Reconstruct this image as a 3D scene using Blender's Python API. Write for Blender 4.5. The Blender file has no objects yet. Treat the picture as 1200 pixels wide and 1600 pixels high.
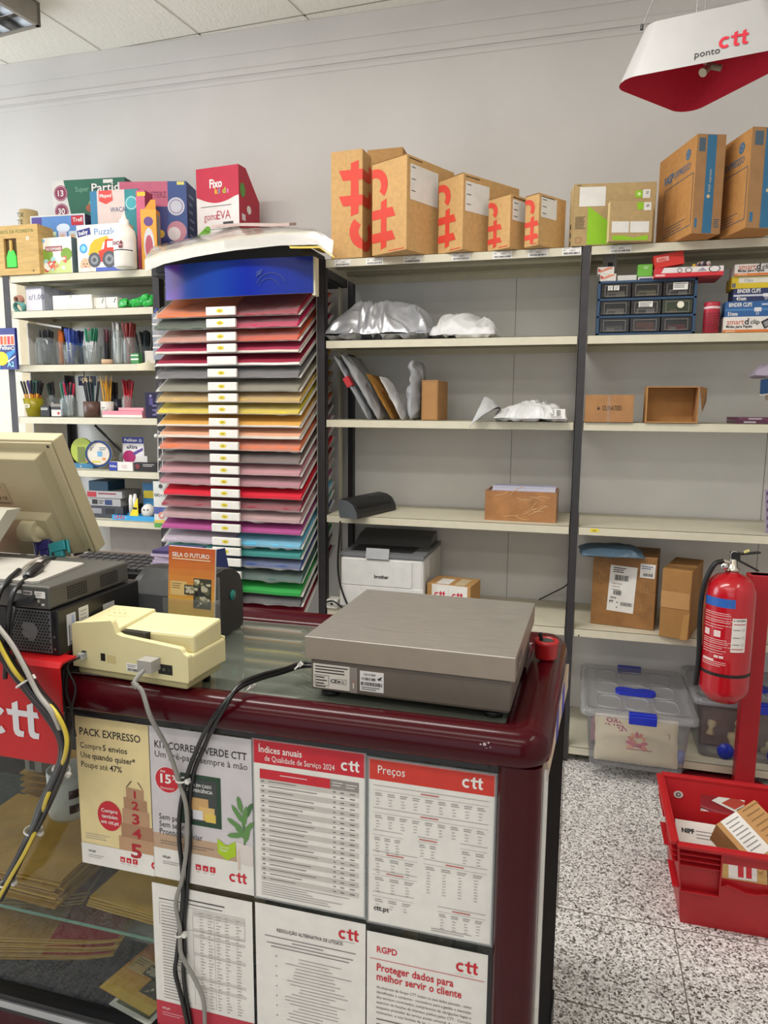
import bpy, bmesh, math, random
from mathutils import Vector, Matrix, noise as mnoise

# ------------------------------------------------------------------ camera, world, lights, exposure
S = bpy.context.scene
C = S.collection
FPX, CAMH = 1110.0, 1.395                      # focal length in pixels of the 1200x1600 frame, eye height
YAW, PITCH, ROLL = 0.26533877, -0.14046994, 0.00724863
_f = Vector((-math.sin(YAW)*math.cos(PITCH), math.cos(YAW)*math.cos(PITCH), math.sin(PITCH)))
_r0 = Vector((math.cos(YAW), math.sin(YAW), 0)); _u0 = _r0.cross(_f)
_r = _r0*math.cos(ROLL)+_u0*math.sin(ROLL); _u = -_r0*math.sin(ROLL)+_u0*math.cos(ROLL)
cam = bpy.data.objects.new('camera', bpy.data.cameras.new('camera')); C.objects.link(cam)
cam.data.sensor_fit = 'VERTICAL'; cam.data.sensor_height = 36.0; cam.data.lens = FPX/1600*36.0
cam.data.clip_start = 0.02
mw = Matrix((( _r.x, _u.x, -_f.x, 0), (_r.y, _u.y, -_f.y, 0), (_r.z, _u.z, -_f.z, CAMH), (0, 0, 0, 1)))
cam.matrix_world = mw
S.camera = cam
S.view_settings.view_transform = 'Standard'; S.view_settings.look = 'None'
S.view_settings.gamma = 1; S.view_settings.use_curve_mapping = False
S.view_settings.exposure = 0.2

wd = bpy.data.worlds.new('world'); S.world = wd; wd.use_nodes = True
bg = wd.node_tree.nodes['Background']; bg.inputs[0].default_value = (0.80, 0.90, 1.0, 1); bg.inputs[1].default_value = 0.35

def area(name, loc, sx, sy, power, col, rot=(0, 0, 0), spread=180):
    l = bpy.data.lights.new(name, 'AREA'); l.shape = 'RECTANGLE'; l.size = sx; l.size_y = sy
    l.energy = power; l.color = col; l.spread = math.radians(spread)
    o = bpy.data.objects.new(name, l); C.objects.link(o); o.location = loc; o.rotation_euler = rot
    return o
WARM, COOL = (1.0, 0.965, 0.92), (0.86, 0.93, 1.0)
area('ceiling_tubes_row', (-1.35, 1.25, 3.08), 2.4, 0.28, 56, WARM)
area('ceiling_tubes_row', (-0.6, -0.5, 3.08), 3.2, 0.28, 26, WARM)
area('ceiling_tubes_row', (-0.6, -2.3, 3.08), 3.2, 0.28, 24, WARM)
area('ceiling_tubes_row', (1.7, 0.9, 3.08), 0.28, 1.2, 10, WARM)
area('shop_window_daylight', (-4.35, 1.7, 1.65), 2.2, 1.7, 62, COOL, (0, math.radians(-90), 0))
area('shop_front_daylight', (-0.6, -3.3, 1.6), 3.4, 2.0, 17, COOL, (math.radians(90), 0, 0))

# ------------------------------------------------------------------ helpers
def ray(px, py): return _f + _r*((px-600)/FPX) - _u*((py-800)/FPX)
def at(px, py, Y=None, Z=None, X=None):
    """world point seen at a picture position, on the plane y=Y, z=Z or x=X"""
    d = ray(px, py)
    k = Y/d.y if Y is not None else ((Z-CAMH)/d.z if Z is not None else X/d.x)
    return Vector((d.x*k, d.y*k, d.z*k+CAMH))

def lin(h):
    h = h.lstrip('#'); o = []
    for i in (0, 2, 4):
        c = int(h[i:i+2], 16)/255
        o.append(c/12.92 if c <= .04045 else ((c+.055)/1.055)**2.4)
    return tuple(o)+(1,)
_M = {}
def M(col, rough=.55, metal=0., noise=.05, ns=25., bump=0., bs=120., coat=0., spec=.5, aniso=None):
    key = (col, rough, metal, noise, ns, bump, bs, coat, spec, aniso)
    if key in _M: return _M[key]
    m = bpy.data.materials.new('surface_'+col.strip('#')); m.use_nodes = True
    nt = m.node_tree; b = nt.nodes['Principled BSDF']; L = nt.links
    b.inputs['Roughness'].default_value = rough; b.inputs['Metallic'].default_value = metal
    b.inputs['Coat Weight'].default_value = coat; b.inputs['Specular IOR Level'].default_value = spec
    tc = nt.nodes.new('ShaderNodeTexCoord')
    n = nt.nodes.new('ShaderNodeTexNoise'); n.inputs['Scale'].default_value = ns; n.inputs['Detail'].default_value = 4
    src = tc.outputs['Object']
    if aniso:
        mp = nt.nodes.new('ShaderNodeMapping'); mp.inputs['Scale'].default_value = aniso
        L.new(src, mp.inputs[0]); src = mp.outputs[0]
    L.new(src, n.inputs['Vector'])
    rmp = nt.nodes.new('ShaderNodeValToRGB'); c = lin(col)
    rmp.color_ramp.elements[0].position = .3; rmp.color_ramp.elements[1].position = .7
    rmp.color_ramp.elements[0].color = tuple(x*(1-noise) for x in c[:3])+(1,)
    rmp.color_ramp.elements[1].color = tuple(min(1, x*(1+noise)) for x in c[:3])+(1,)
    L.new(n.outputs[0], rmp.inputs[0]); L.new(rmp.outputs[0], b.inputs['Base Color'])
    if bump:
        n2 = nt.nodes.new('ShaderNodeTexNoise'); n2.inputs['Scale'].default_value = bs; n2.inputs['Detail'].default_value = 3
        L.new(src, n2.inputs['Vector'])
        bp = nt.nodes.new('ShaderNodeBump'); bp.inputs['Strength'].default_value = bump; bp.inputs['Distance'].default_value = .004
        L.new(n2.outputs[0], bp.inputs['Height']); L.new(bp.outputs[0], b.inputs['Normal'])
    _M[key] = m
    return m
def clear(name, tint, alpha, rough=.08, gloss=1.0, ior=1.45):
    """see-through sheet: mostly transparent, some milky diffuse, fresnel gloss"""
    if name in _M: return _M[name]
    m = bpy.data.materials.new(name); m.use_nodes = True; nt = m.node_tree; L = nt.links
    for x in list(nt.nodes): nt.nodes.remove(x)
    out = nt.nodes.new('ShaderNodeOutputMaterial')
    tr = nt.nodes.new('ShaderNodeBsdfTransparent'); tr.inputs[0].default_value = tuple(1-(1-x)*.35 for x in lin(tint)[:3])+(1,)
    df = nt.nodes.new('ShaderNodeBsdfDiffuse'); df.inputs[0].default_value = lin(tint)
    gl = nt.nodes.new('ShaderNodeBsdfGlossy'); gl.inputs['Roughness'].default_value = rough
    lw = nt.nodes.new('ShaderNodeLayerWeight'); lw.inputs[0].default_value = .5      # Schlick reflectance, alike from both faces
    p5 = nt.nodes.new('ShaderNodeMath'); p5.operation = 'POWER'; p5.inputs[1].default_value = 5.; L.new(lw.outputs['Facing'], p5.inputs[0])
    fr = nt.nodes.new('ShaderNodeMath'); fr.operation = 'MULTIPLY_ADD'; f0 = ((ior-1)/(ior+1))**2; fr.inputs[1].default_value = 1-f0; fr.inputs[2].default_value = f0; L.new(p5.outputs[0], fr.inputs[0])
    tc = nt.nodes.new('ShaderNodeTexCoord'); n = nt.nodes.new('ShaderNodeTexNoise'); n.inputs['Scale'].default_value = 40
    L.new(tc.outputs['Object'], n.inputs['Vector'])
    mm = nt.nodes.new('ShaderNodeMath'); mm.operation = 'MULTIPLY_ADD'; mm.inputs[1].default_value = alpha*.3; mm.inputs[2].default_value = alpha*.85
    L.new(n.outputs[0], mm.inputs[0])
    m1 = nt.nodes.new('ShaderNodeMixShader'); m2 = nt.nodes.new('ShaderNodeMixShader')
    L.new(mm.outputs[0], m1.inputs[0]); L.new(tr.outputs[0], m1.inputs[1]); L.new(df.outputs[0], m1.inputs[2])
    g = nt.nodes.new('ShaderNodeMath'); g.operation = 'MULTIPLY'; g.inputs[1].default_value = gloss
    L.new(fr.outputs[0], g.inputs[0])
    L.new(g.outputs[0], m2.inputs[0]); L.new(m1.outputs[0], m2.inputs[1]); L.new(gl.outputs[0], m2.inputs[2])
    L.new(m2.outputs[0], out.inputs[0]); _M[name] = m
    return m

class Fr:
    """a flat frame: origin O, unit axes U and V, normal N"""
    def __init__(s, O, U, V):
        s.O = Vector(O); s.U = Vector(U).normalized(); V = Vector(V); s.V = (V - s.U*V.dot(s.U)).normalized(); s.N = s.U.cross(s.V)
    def p(s, u, v, w=0): return s.O+s.U*u+s.V*v+s.N*w
    def sub(s, u, v, ang=0, w=0):
        c, q = math.cos(ang), math.sin(ang)
        return Fr(s.p(u, v, w), s.U*c+s.V*q, s.V*c-s.U*q)
WORLD = Fr((0, 0, 0), (1, 0, 0), (0, 1, 0))

_T = {}
def text2d(s, bold=0.0):
    k = (s, bold)
    if k not in _T:
        cu = bpy.data.curves.new('t', 'FONT'); cu.body = s; cu.size = 1; cu.resolution_u = 2; cu.offset = bold
        o = bpy.data.objects.new('t', cu); me = bpy.data.meshes.new_from_object(o)
        _T[k] = ([(v.co.x, v.co.y) for v in me.vertices], [tuple(p.vertices) for p in me.polygons])
        bpy.data.objects.remove(o); bpy.data.meshes.remove(me); bpy.data.curves.remove(cu)
    return _T[k]

class MB:
    def __init__(s): s.v = []; s.f = []; s.m = []; s.sm = []; s.mats = []; s.k = 0
    def mi(s, mat):
        if mat not in s.mats: s.mats.append(mat)
        return s.mats.index(mat)
    def add(s, vs, fs, mat, smooth=False):
        b = len(s.v); k = s.mi(mat); s.v += [Vector(v) for v in vs]
        for f in fs: s.f.append(tuple(i+b for i in f)); s.m.append(k); s.sm.append(smooth)
        return s
    def obox(s, F, u0, u1, v0, v1, w0, w1, mat):
        vs = [F.p(u, v, w) for w in (w0, w1) for v in (v0, v1) for u in (u0, u1)]
        return s.add(vs, [(0, 2, 3, 1), (4, 5, 7, 6), (0, 1, 5, 4), (2, 6, 7, 3), (0, 4, 6, 2), (1, 3, 7, 5)], mat)
    def box(s, x0, x1, y0, y1, z0, z1, mat): return s.obox(WORLD, x0, x1, y0, y1, z0, z1, mat)
    def rect(s, F, u0, v0, u1, v1, mat, w=.0008):
        w += s.dz()
        return s.add([F.p(u0, v0, w), F.p(u1, v0, w), F.p(u1, v1, w), F.p(u0, v1, w)], [(0, 1, 2, 3)], mat)
    def dz(s):
        """tiny lift so that printed patches never share a plane"""
        s.k = (s.k+1) % 24; return s.k*8e-6
    def poly(s, F, pts, mat, w=.0008):
        w += s.dz()
        return s.add([F.p(u, v, w) for u, v in pts], [tuple(range(len(pts)))], mat)
    def disc(s, F, u, v, r, mat, w=.0008, n=20, ry=None):
        return s.poly(F, [(u+r*math.cos(2*math.pi*i/n), v+(ry or r)*math.sin(2*math.pi*i/n)) for i in range(n)], mat, w)
    def ring(s, F, u, v, r0, r1, mat, w=.0008, a0=0, a1=360, n=20, sx=1.):
        vs = []; fs = []; w += s.dz()
        for i in range(n+1):
            a = math.radians(a0+(a1-a0)*i/n)
            vs += [F.p(u+sx*r0*math.cos(a), v+r0*math.sin(a), w), F.p(u+sx*r1*math.cos(a), v+r1*math.sin(a), w)]
            if i: fs.append((2*i-2, 2*i-1, 2*i+1, 2*i))
        return s.add(vs, fs, mat)
    def frame(s, F, u0, v0, u1, v1, t, mat, w=.0008):
        s.rect(F, u0, v0, u1, v0+t, mat, w); s.rect(F, u0, v1-t, u1, v1, mat, w)
        s.rect(F, u0, v0+t, u0+t, v1-t, mat, w); return s.rect(F, u1-t, v0+t, u1, v1-t, mat, w)
    def text(s, F, txt, u, v, size, mat, w=.0011, bold=0., align='l', wid=None, sx=1.):
        vs, fs = text2d(txt, bold)
        if not vs: return s
        w += s.dz()
        x0 = min(a for a, b in vs); x1 = max(a for a, b in vs)
        k = size*sx if wid is None else wid/(x1-x0)
        off = {'l': -x0, 'c': -(x0+x1)/2, 'r': -x1}[align]
        return s.add([F.p(u+(a+off)*k, v+b*size, w) for a, b in vs], fs, mat)
    def lines(s, F, u0, u1, v, n, dv, th, mat, w=.0009, rag=.25, seed=1):
        rr = random.Random(seed)
        for i in range(n):
            s.rect(F, u0, v-i*dv, u1-(u1-u0)*rag*rr.random(), v-i*dv+th, mat, w)
        return s
    def bars(s, F, u0, v0, u1, v1, mat, n=24, seed=3, w=.001):
        rr = random.Random(seed); du = (u1-u0)/n
        for i in range(n):
            s.rect(F, u0+i*du, v0, u0+(i+.25+.5*rr.random())*du, v1, mat, w)
        return s
    def ctt(s, F, u, v, h, mat, w=.0011):
        """the c-t-t letters; u,v lower left, h = height of the c"""
        G = F.sub(u, v); k = h
        s.ring(G, .5*k, .5*k, .26*k, .52*k, mat, w, 48, 312, 18, sx=.92)
        for x in (1.02, 1.66):
            P = lambda pts: s.poly(G, [((x+a)*k, b*k) for a, b in pts], mat, w)
            P([(.14, .22), (.40, .22), (.40, 1.32), (.14, 1.20)])
            P([(-.06, .76), (.62, .76), (.56, .98), (-.12, .98)])
            P([(.14, .22), (.20, .06), (.32, -.01), (.56, -.01), (.60, .21), (.46, .21), (.40, .26)])
        return s
    def prism(s, F, pts, w0, w1, mat, smooth=False):
        n = len(pts); vs = [F.p(u, v, w0) for u, v in pts]+[F.p(u, v, w1) for u, v in pts]
        s.add(vs, [tuple(range(n))[::-1], tuple(range(n, 2*n))], mat)
        return s.add(vs, [(i, (i+1) % n, (i+1) % n+n, i+n) for i in range(n)], mat, smooth)
    def tube(s, pts, r, mat, seg=8, caps=True):
        pts = [Vector(p) for p in pts]; n = len(pts); rs = r if isinstance(r, (list, tuple)) else [r]*n
        vs = []; fs = []; prev = None
        for i, p in enumerate(pts):
            t = (pts[min(i+1, n-1)]-pts[max(i-1, 0)]).normalized()
            a = prev if prev is not None else (Vector((0, 0, 1)) if abs(t.z) < .9 else Vector((1, 0, 0)))
            x = (a-t*a.dot(t)); x = x.normalized() if x.length > 1e-6 else t.orthogonal().normalized()
            y = t.cross(x); prev = x
            for j in range(seg):
                q = 2*math.pi*j/seg; vs.append(p+x*(rs[i]*math.cos(q))+y*(rs[i]*math.sin(q)))
        for i in range(n-1):
            for j in range(seg): fs.append((i*seg+j, i*seg+(j+1) % seg, (i+1)*seg+(j+1) % seg, (i+1)*seg+j))
        s.add(vs, fs, mat, True)
        if caps: s.add(vs[:seg], [tuple(range(seg))[::-1]], mat); s.add(vs[-seg:], [tuple(range(seg))], mat)
        return s
    def lathe(s, prof, F, mat, seg=24, smooth=True):
        """profile (radius, height) turned about F.N at F.O"""
        n = len(prof); vs = []; fs = []
        for i in range(seg):
            a = 2*math.pi*i/seg
            for r, h in prof: vs.append(F.p(r*math.cos(a), r*math.sin(a), h))
        for i in range(seg):
            j = (i+1) % seg
            for q in range(n-1): fs.append((i*n+q, j*n+q, j*n+q+1, i*n+q+1))
        return s.add(vs, fs, mat, smooth)
    def surf(s, fn, nu, nv, mat, smooth=True):
        vs = [fn(i/nu, j/nv) for j in range(nv+1) for i in range(nu+1)]
        fs = [(j*(nu+1)+i, j*(nu+1)+i+1, (j+1)*(nu+1)+i+1, (j+1)*(nu+1)+i) for j in range(nv) for i in range(nu)]
        return s.add(vs, fs, mat, smooth)
    def pouch(s, F, w, h, t, mat, seed=0, crumple=.004, freq=14., nu=26, nv=20, pw=2.2, flat=False, bend=None, sharp=False, under=1.):
        """a filled bag: two skins meeting in a thin rim, creased by ridged noise"""
        def skin(sg):
            def fn(a, b):
                u, v = 2*a-1, 2*b-1
                e = max(0, (1-abs(u)**pw)*(1-abs(v)**pw))**.6
                x, y = a*w, b*h
                q = Vector((x*freq+seed*7.3, y*freq+seed*3.1, sg*2.))
                rd = (1-2*abs(mnoise.noise(q)))+.5*(1-2*abs(mnoise.noise(q*2.1)))
                if sharp:
                    q = q+Vector((mnoise.noise(q*.6), mnoise.noise(q*.6+Vector((5, 5, 5))), 0))*1.2
                    rd = .55-3.0*abs(mnoise.noise(q))**.8+.35*(1-3*abs(mnoise.noise(q*2.3+Vector((3, 1, 0)))))+1.5*mnoise.noise(q*.45)
                d = (0 if (flat and sg < 0) else (sg if sg > 0 else -under)*t*e)+sg*crumple*rd*min(1, 3*e)*(0 if flat and sg < 0 else 1)
                if e > 0 and abs(u) > .97 or abs(v) > .97: d += crumple*.4*mnoise.noise(q*1.3+Vector((9, 9, 0)))
                if bend: d += bend(a, b)
                k = 1+.03*mnoise.noise(Vector((u*2+seed, v*2, 5.)))
                return F.p(w/2+(x-w/2)*k, h/2+(y-h/2)*k, d)
            return fn
        s.surf(skin(1), nu, nv, mat); return s.surf(skin(-1), nu, nv, mat)
    def build(s, name, parent=None, loc=None, bevel=0., seg=2, label=None):
        """link as one mesh object; geometry given in world coordinates"""
        me = bpy.data.meshes.new(name); o = bpy.data.objects.new(name, me); C.objects.link(o)
        if parent is not None:
            inv = WM[parent.name].inverted(); o.parent = parent; WM[o.name] = WM[parent.name].copy()
        else:
            if loc is None:
                lo = [min(v[i] for v in s.v) for i in range(3)]; hi = [max(v[i] for v in s.v) for i in range(3)]
                loc = ((lo[0]+hi[0])/2, (lo[1]+hi[1])/2, lo[2])
            o.location = loc; WM[o.name] = Matrix.Translation(Vector(loc)); inv = WM[o.name].inverted()
        me.from_pydata([tuple(inv @ v) for v in s.v], [], s.f)
        for m in s.mats: me.materials.append(m)
        me.polygons.foreach_set('material_index', s.m); me.polygons.foreach_set('use_smooth', s.sm); me.update()
        if bevel:
            bv = o.modifiers.new('soft_edges', 'BEVEL'); bv.width = bevel; bv.segments = seg; bv.limit_method = 'ANGLE'; bv.angle_limit = math.radians(50)
        if label: o['label'] = label
        return o
WM = {}
def tag(o, label, cat, group=None, kind=None):
    if label: o['label'] = label
    if cat: o['category'] = cat
    if group: o['group'] = group
    if kind: o['kind'] = kind
    return o
def thing(name, label, cat, loc=(0, 0, 0), group=None):
    o = bpy.data.objects.new(name, None); C.objects.link(o); o.empty_display_size = .05
    o.location = loc; WM[o.name] = Matrix.Translation(Vector(loc)); return tag(o, label, cat, group)
def struct(name, mb, bevel=0):
    o = mb.build(name, loc=(0, 0, 0), bevel=bevel); o['kind'] = 'structure'; return o
class Bx:
    """an upright box: front-left-bottom corner, size, turn about z"""
    def __init__(s, c, w, d, h, rz=0., V=None):
        s.w, s.d, s.h = w, d, h; c = Vector(c); a = math.radians(rz)
        X = Vector((math.cos(a), math.sin(a), 0)); Y = Vector((-math.sin(a), math.cos(a), 0)); Z = Vector((0, 0, 1))
        if V is not None: X, Y, Z = V
        s.X, s.Y, s.Z, s.c = X, Y, Z, c
        s.front = Fr(c, X, Z); s.right = Fr(c+X*w, Y, Z); s.left = Fr(c+Y*d, -Y, Z); s.top = Fr(c+Z*h, X, Y); s.base = Fr(c, X, Y)
        s.back = Fr(c+X*w+Y*d, -X, Z)
    def solid(s, mb, mat, ins=0): return mb.obox(s.base, ins, s.w-ins, ins, s.d-ins, 0, s.h, mat)
    def tray(s, mb, mat, t=.004):
        b = s.base; mb.obox(b, 0, s.w, 0, s.d, 0, t, mat); mb.obox(b, 0, s.w, 0, t, t, s.h, mat); mb.obox(b, 0, s.w, s.d-t, s.d, t, s.h, mat)
        mb.obox(b, 0, t, t, s.d-t, t, s.h, mat); return mb.obox(b, s.w-t, s.w, t, s.d-t, t, s.h, mat)
def smoothpath(pts, n=8):
    """Catmull-Rom through the points"""
    P = [Vector(p) for p in pts]; P = [P[0]*2-P[1]]+P+[P[-1]*2-P[-2]]; out = []
    for i in range(1, len(P)-2):
        for k in range(n):
            t = k/n; a, b, c, d = P[i-1:i+3]
            out.append(.5*((2*b)+(c-a)*t+(2*a-5*b+4*c-d)*t*t+(3*b-a-3*c+d)*t**3))
    return out+[P[-2]]
def dup(o, loc=None, label=None, group=None):
    """copy a thing and its parts, sharing mesh data"""
    c = o.copy(); C.objects.link(c); WM[c.name] = WM[o.name].copy()
    if loc is not None: c.location = loc
    if label: c['label'] = label
    if group: c['group'] = group
    for ch in [x for x in bpy.data.objects if x.parent == o]:
        k = ch.copy(); C.objects.link(k); k.parent = c
        for g in [x for x in bpy.data.objects if x.parent == ch]:
            q = g.copy(); C.objects.link(q); q.parent = k
    return c
# shared colours
WHITE, PAPER, BLACK, INK, REDI = M('#e9e7e2', .6), M('#e4e1da', .75), M('#101012', .45), M('#2a2828', .7), M('#c8102e', .6)
GREYT = M('#8d8a88', .8); KRAFT = M('#b58a55', .85, noise=.08, ns=60); KRAFTL = M('#c9a068', .85, noise=.08, ns=60)
STEELPOST = M('#3d3a3c', .5, .3, noise=.12); SHELFP = M('#d3cdb6', .45, noise=.04); CHROME = M('#d8d8d8', .18, 1.)
PLASTICBAG = M('#aeb0b4', .3, noise=.06, spec=.6)
# ------------------------------------------------------------------ the room
def floor_material():
    m = bpy.data.materials.new('terrazzo'); m.use_nodes = True; nt = m.node_tree; L = nt.links; b = nt.nodes['Principled BSDF']
    tc = nt.nodes.new('ShaderNodeTexCoord')
    v = nt.nodes.new('ShaderNodeTexVoronoi'); v.inputs['Scale'].default_value = 215; L.new(tc.outputs['Object'], v.inputs['Vector'])
    sep = nt.nodes.new('ShaderNodeSeparateColor'); L.new(v.outputs['Color'], sep.inputs[0])
    r = nt.nodes.new('ShaderNodeValToRGB'); r.color_ramp.interpolation = 'CONSTANT'
    e = r.color_ramp.elements; e[0].position = 0; e[0].color = lin('#57524f'); e[1].position = .13; e[1].color = lin('#8e8985')
    for p, c in ((.30, '#c2beb9'), (.52, '#dfdcd8'), (.8, '#f0eeeb')): q = e.new(p); q.color = lin(c)
    L.new(sep.outputs[0], r.inputs[0]); L.new(r.outputs[0], b.inputs['Base Color'])
    b.inputs['Roughness'].default_value = .28
    return m
TERR = floor_material()
mb = MB(); mb.box(-4.5, 2.2, -3.5, 3.25, -.05, 0, TERR)
J = M('#6f675f', .8)
for x0, y0, x1, y1 in [(-.0016, 1.915, .0016, 3.2), (.3085, 1.585, .3115, 1.913), (-.0016, 1.26, .0016, 1.583), (.3085, .9, .3115, 1.257), (.6185, 1.915, .6215, 3.2), (-.31, 1.915, -.307, 3.2)]:
    mb.box(x0, x1, y0, y1, 0, .0006, J)
for y in (1.914, 1.584, 1.258, .93, .6): mb.box(-4.5, 2.2, y-.0016, y+.0016, 0, .0006, J)
struct('floor', mb)
def ceil_material():
    m = bpy.data.materials.new('ceiling_tile'); m.use_nodes = True; nt = m.node_tree; L = nt.links; b = nt.nodes['Principled BSDF']
    b.inputs['Base Color'].default_value = lin('#efece0'); b.inputs['Roughness'].default_value = .9
    tc = nt.nodes.new('ShaderNodeTexCoord'); mp = nt.nodes.new('ShaderNodeMapping'); mp.inputs['Scale'].default_value = (1, .35, 1)
    n = nt.nodes.new('ShaderNodeTexNoise'); n.inputs['Scale'].default_value = 95; n.inputs['Detail'].default_value = 3
    L.new(tc.outputs['Object'], mp.inputs[0]); L.new(mp.outputs[0], n.inputs['Vector'])
    bp = nt.nodes.new('ShaderNodeBump'); bp.inputs['Strength'].default_value = .6; bp.inputs['Distance'].default_value = .006
    L.new(n.outputs[0], bp.inputs['Height']); L.new(bp.outputs[0], b.inputs['Normal'])
    return m
CEIL = ceil_material(); ZC = 3.13
mb = MB(); mb.box(-4.5, 2.2, -3.5, 3.25, ZC, ZC+.06, CEIL)
LN = M('#8f8b7c', .8); LNW = M('#e6e2d4', .7)
# seams between the ceiling boards
a = at(390/2.4, 190/2.4, Z=ZC); b_ = at(750/2.4, 126/2.4, Z=ZC); d = (b_-a); d.z = 0; d.normalize(); n_ = Vector((d.y, -d.x, 0))
def seam(p, dd, l0, l1, w=.005):
    F = Fr(Vector((p.x, p.y, ZC)), dd, (-dd.y, dd.x, 0)); mb.obox(F, l0, l1, -w, 0, -.0012, 0, LN); mb.obox(F, l0, l1, 0, w, -.0012, 0, LNW)
seam(a, d, -2.2, 4)
for px, py, qx, qy in ((66.7, 18.7, 162.5, 81.2), (243.7, 0, 316.7, 57), (452, 0, 483, 30.4)):
    p, q = at(px, py, Z=ZC), at(qx, qy, Z=ZC); e = (p-q); e.z = 0; seam(q, e.normalized(), 0, 3.5)
p = at(0, 93, Z=ZC); seam(p, Vector((-.25, -1, 0)).normalized(), -.06, 3)
struct('ceiling', mb)
WALL = M('#d6d2ce', .85, noise=.035, ns=3., bump=.12, bs=220)
mb = MB(); mb.box(-4.5, 2.2, 3.25, 3.33, 0, ZC, WALL); struct('wall_back', mb)
# stepped plaster moulding along the top of the wall
mb = MB()
for z0, z1, t in ((2.905, 2.925, .004), (2.935, 2.962, .008), (3.03, ZC, .005)): mb.box(-4.5, 2.2, 3.25-t, 3.2502, z0, z1, WALL)
struct('trim_1', mb, .003)
mb = MB(); mb.box(2.2, 2.28, -3.5, 3.33, 0, ZC, WALL); struct('wall_right', mb)
mb = MB()   # left wall with the shop window opening
mb.box(-4.58, -4.5, -3.5, .55, 0, ZC, WALL); mb.box(-4.58, -4.5, 2.85, 3.33, 0, ZC, WALL)
mb.box(-4.58, -4.5, .55, 2.85, 0, .75, WALL); mb.box(-4.58, -4.5, .55, 2.85, 2.55, ZC, WALL); struct('wall_left', mb)
ALU = M('#b9bcc0', .35, .8)
mb = MB()
for y0, y1, z0, z1 in ((.55, .6, .75, 2.55), (2.8, 2.85, .75, 2.55), (1.675, 1.725, .75, 2.55), (.55, 2.85, .75, .8), (.55, 2.85, 2.5, 2.55)): mb.box(-4.56, -4.5, y0, y1, z0, z1, ALU)
mb.box(-4.535, -4.529, .6, 2.8, .8, 2.5, clear('window_glass', '#f2f7f8', .03, .02)); struct('window_1', mb)
mb = MB()   # front of the shop behind the viewer
WALL_F = M('#7d746c', .85, noise=.05, ns=3.)
mb.box(-4.58, 2.28, -3.58, -3.5, 0, .45, WALL_F); mb.box(-4.58, 2.28, -3.58, -3.5, 2.7, ZC, WALL_F)
mb.box(-4.58, -2.6, -3.58, -3.5, .45, 2.7, WALL_F); mb.box(1.4, 2.28, -3.58, -3.5, .45, 2.7, WALL_F); struct('wall_front', mb)
mb = MB()
for x in (-2.6, -1.28, .04, 1.36): mb.box(x, x+.05, -3.56, -3.5, .45, 2.7, ALU)
mb.box(-2.6, 1.4, -3.535, -3.529, .45, 2.7, clear('window_glass', '#f2f7f8', .03, .02)); struct('window_2', mb)
# pale wooden door frame beyond the left shelves
mb = MB(); DW = M('#cdbd9c', .6)
mb.box(-3.35, -3.27, 3.19, 3.25, 0, 2.2, DW); mb.box(-3.27, -2.86, 3.215, 3.25, 0, 2.15, M('#d9d3c4', .5)); mb.box(-2.86, -2.80, 3.19, 3.25, 0, 2.2, DW); struct('door_1', mb)

# ------------------------------------------------------------------ metal shelving
YF, YB = 2.81, 3.212
BACKP = M('#e6e4e0', .75, noise=.05, ns=4., bump=.05, bs=200)
def post(mb, x0, x1, y, sgn, z1=2.005, side=1):
    mb.box(x0, x1, y, y+.002*sgn, 0, z1, STEELPOST)
    xs = (x1-.002, x1) if side > 0 else (x0, x0+.002)
    mb.box(xs[0], xs[1], min(y, y+.036*sgn), max(y, y+.036*sgn), 0, z1, STEELPOST)
def unit(name, label, x0, x1, zs, posts, back=True, group=None, side_panel=False):
    t = thing(name, label, 'shelving', ((x0+x1)/2, YF, 0), group)
    for z in zs:
        mb = MB(); mb.box(x0, x1, YF, YB, z-.0015, z, SHELFP); mb.box(x0, x1, YF, YF+.0015, z-.031, z, SHELFP)
        mb.box(x0, x1, YB-.0015, YB, z-.031, z, SHELFP); mb.box(x0, x0+.0015, YF, YB, z-.031, z, SHELFP); mb.box(x1-.0015, x1, YF, YB, z-.031, z, SHELFP)
        for yy in (2.93, 3.08): mb.box(x0, x1, yy, yy+.03, z-.014, z-.0015, M('#9c9780', .5))
        mb.build('shelf', t)
    for (a, b, side) in posts:
        for y, sg in ((YF-.003, 1), (YB+.004, -1)):
            mb = MB(); post(mb, a, b, y, sg, 2.002, side)
            if sg > 0:
                F = Fr((a, y, 0), (1, 0, 0), (0, 0, 1))
                rr = random.Random(int(a*1000))
                for z in zs:
                    xs = a+.008 if side < 0 else b-.008
                    mb.tube([(b+.001 if side > 0 else a-.001, y+.018, z-.016), (b+.006 if side > 0 else a-.006, y+.018, z-.016)], .005, M('#6e6c68', .4, .7), 6)
                k = .12
                while k < 1.98:
                    mb.disc(Fr((b if side > 0 else a, y+.02, 0), (0, 1, 0), (0, 0, 1)) if side > 0 else Fr((a, y+.02, 0), (0, -1, 0), (0, 0, 1)), 0, k, .0035, BLACK, .0006, 8)
                    k += .05
            mb.box(a, b, min(y, y+.04*sg), max(y, y+.04*sg), 0, .004, BLACK)
            mb.build('post', t)
    if back:
        mb = MB(); mb.box(x0-.01, x1+.01, YB+.006, YB+.012, .03, 1.985, BACKP)
        for fx in (.73,): mb.box(x0+(x1-x0)*fx, x0+(x1-x0)*fx+.002, YB+.0052, YB+.006, .03, 1.985, M('#7d7a74', .8))
        mb.build('back_panel', t)
    if side_panel:
        mb = MB(); mb.box(x0-.001, x0+.004, 2.9, 3.13, .1, 1.80, M('#e3e0d8', .7)); mb.build('side_panel', t)
    return t
ZM = [2.0, 1.681, 1.361, .9605, .5545, .063]
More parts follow.
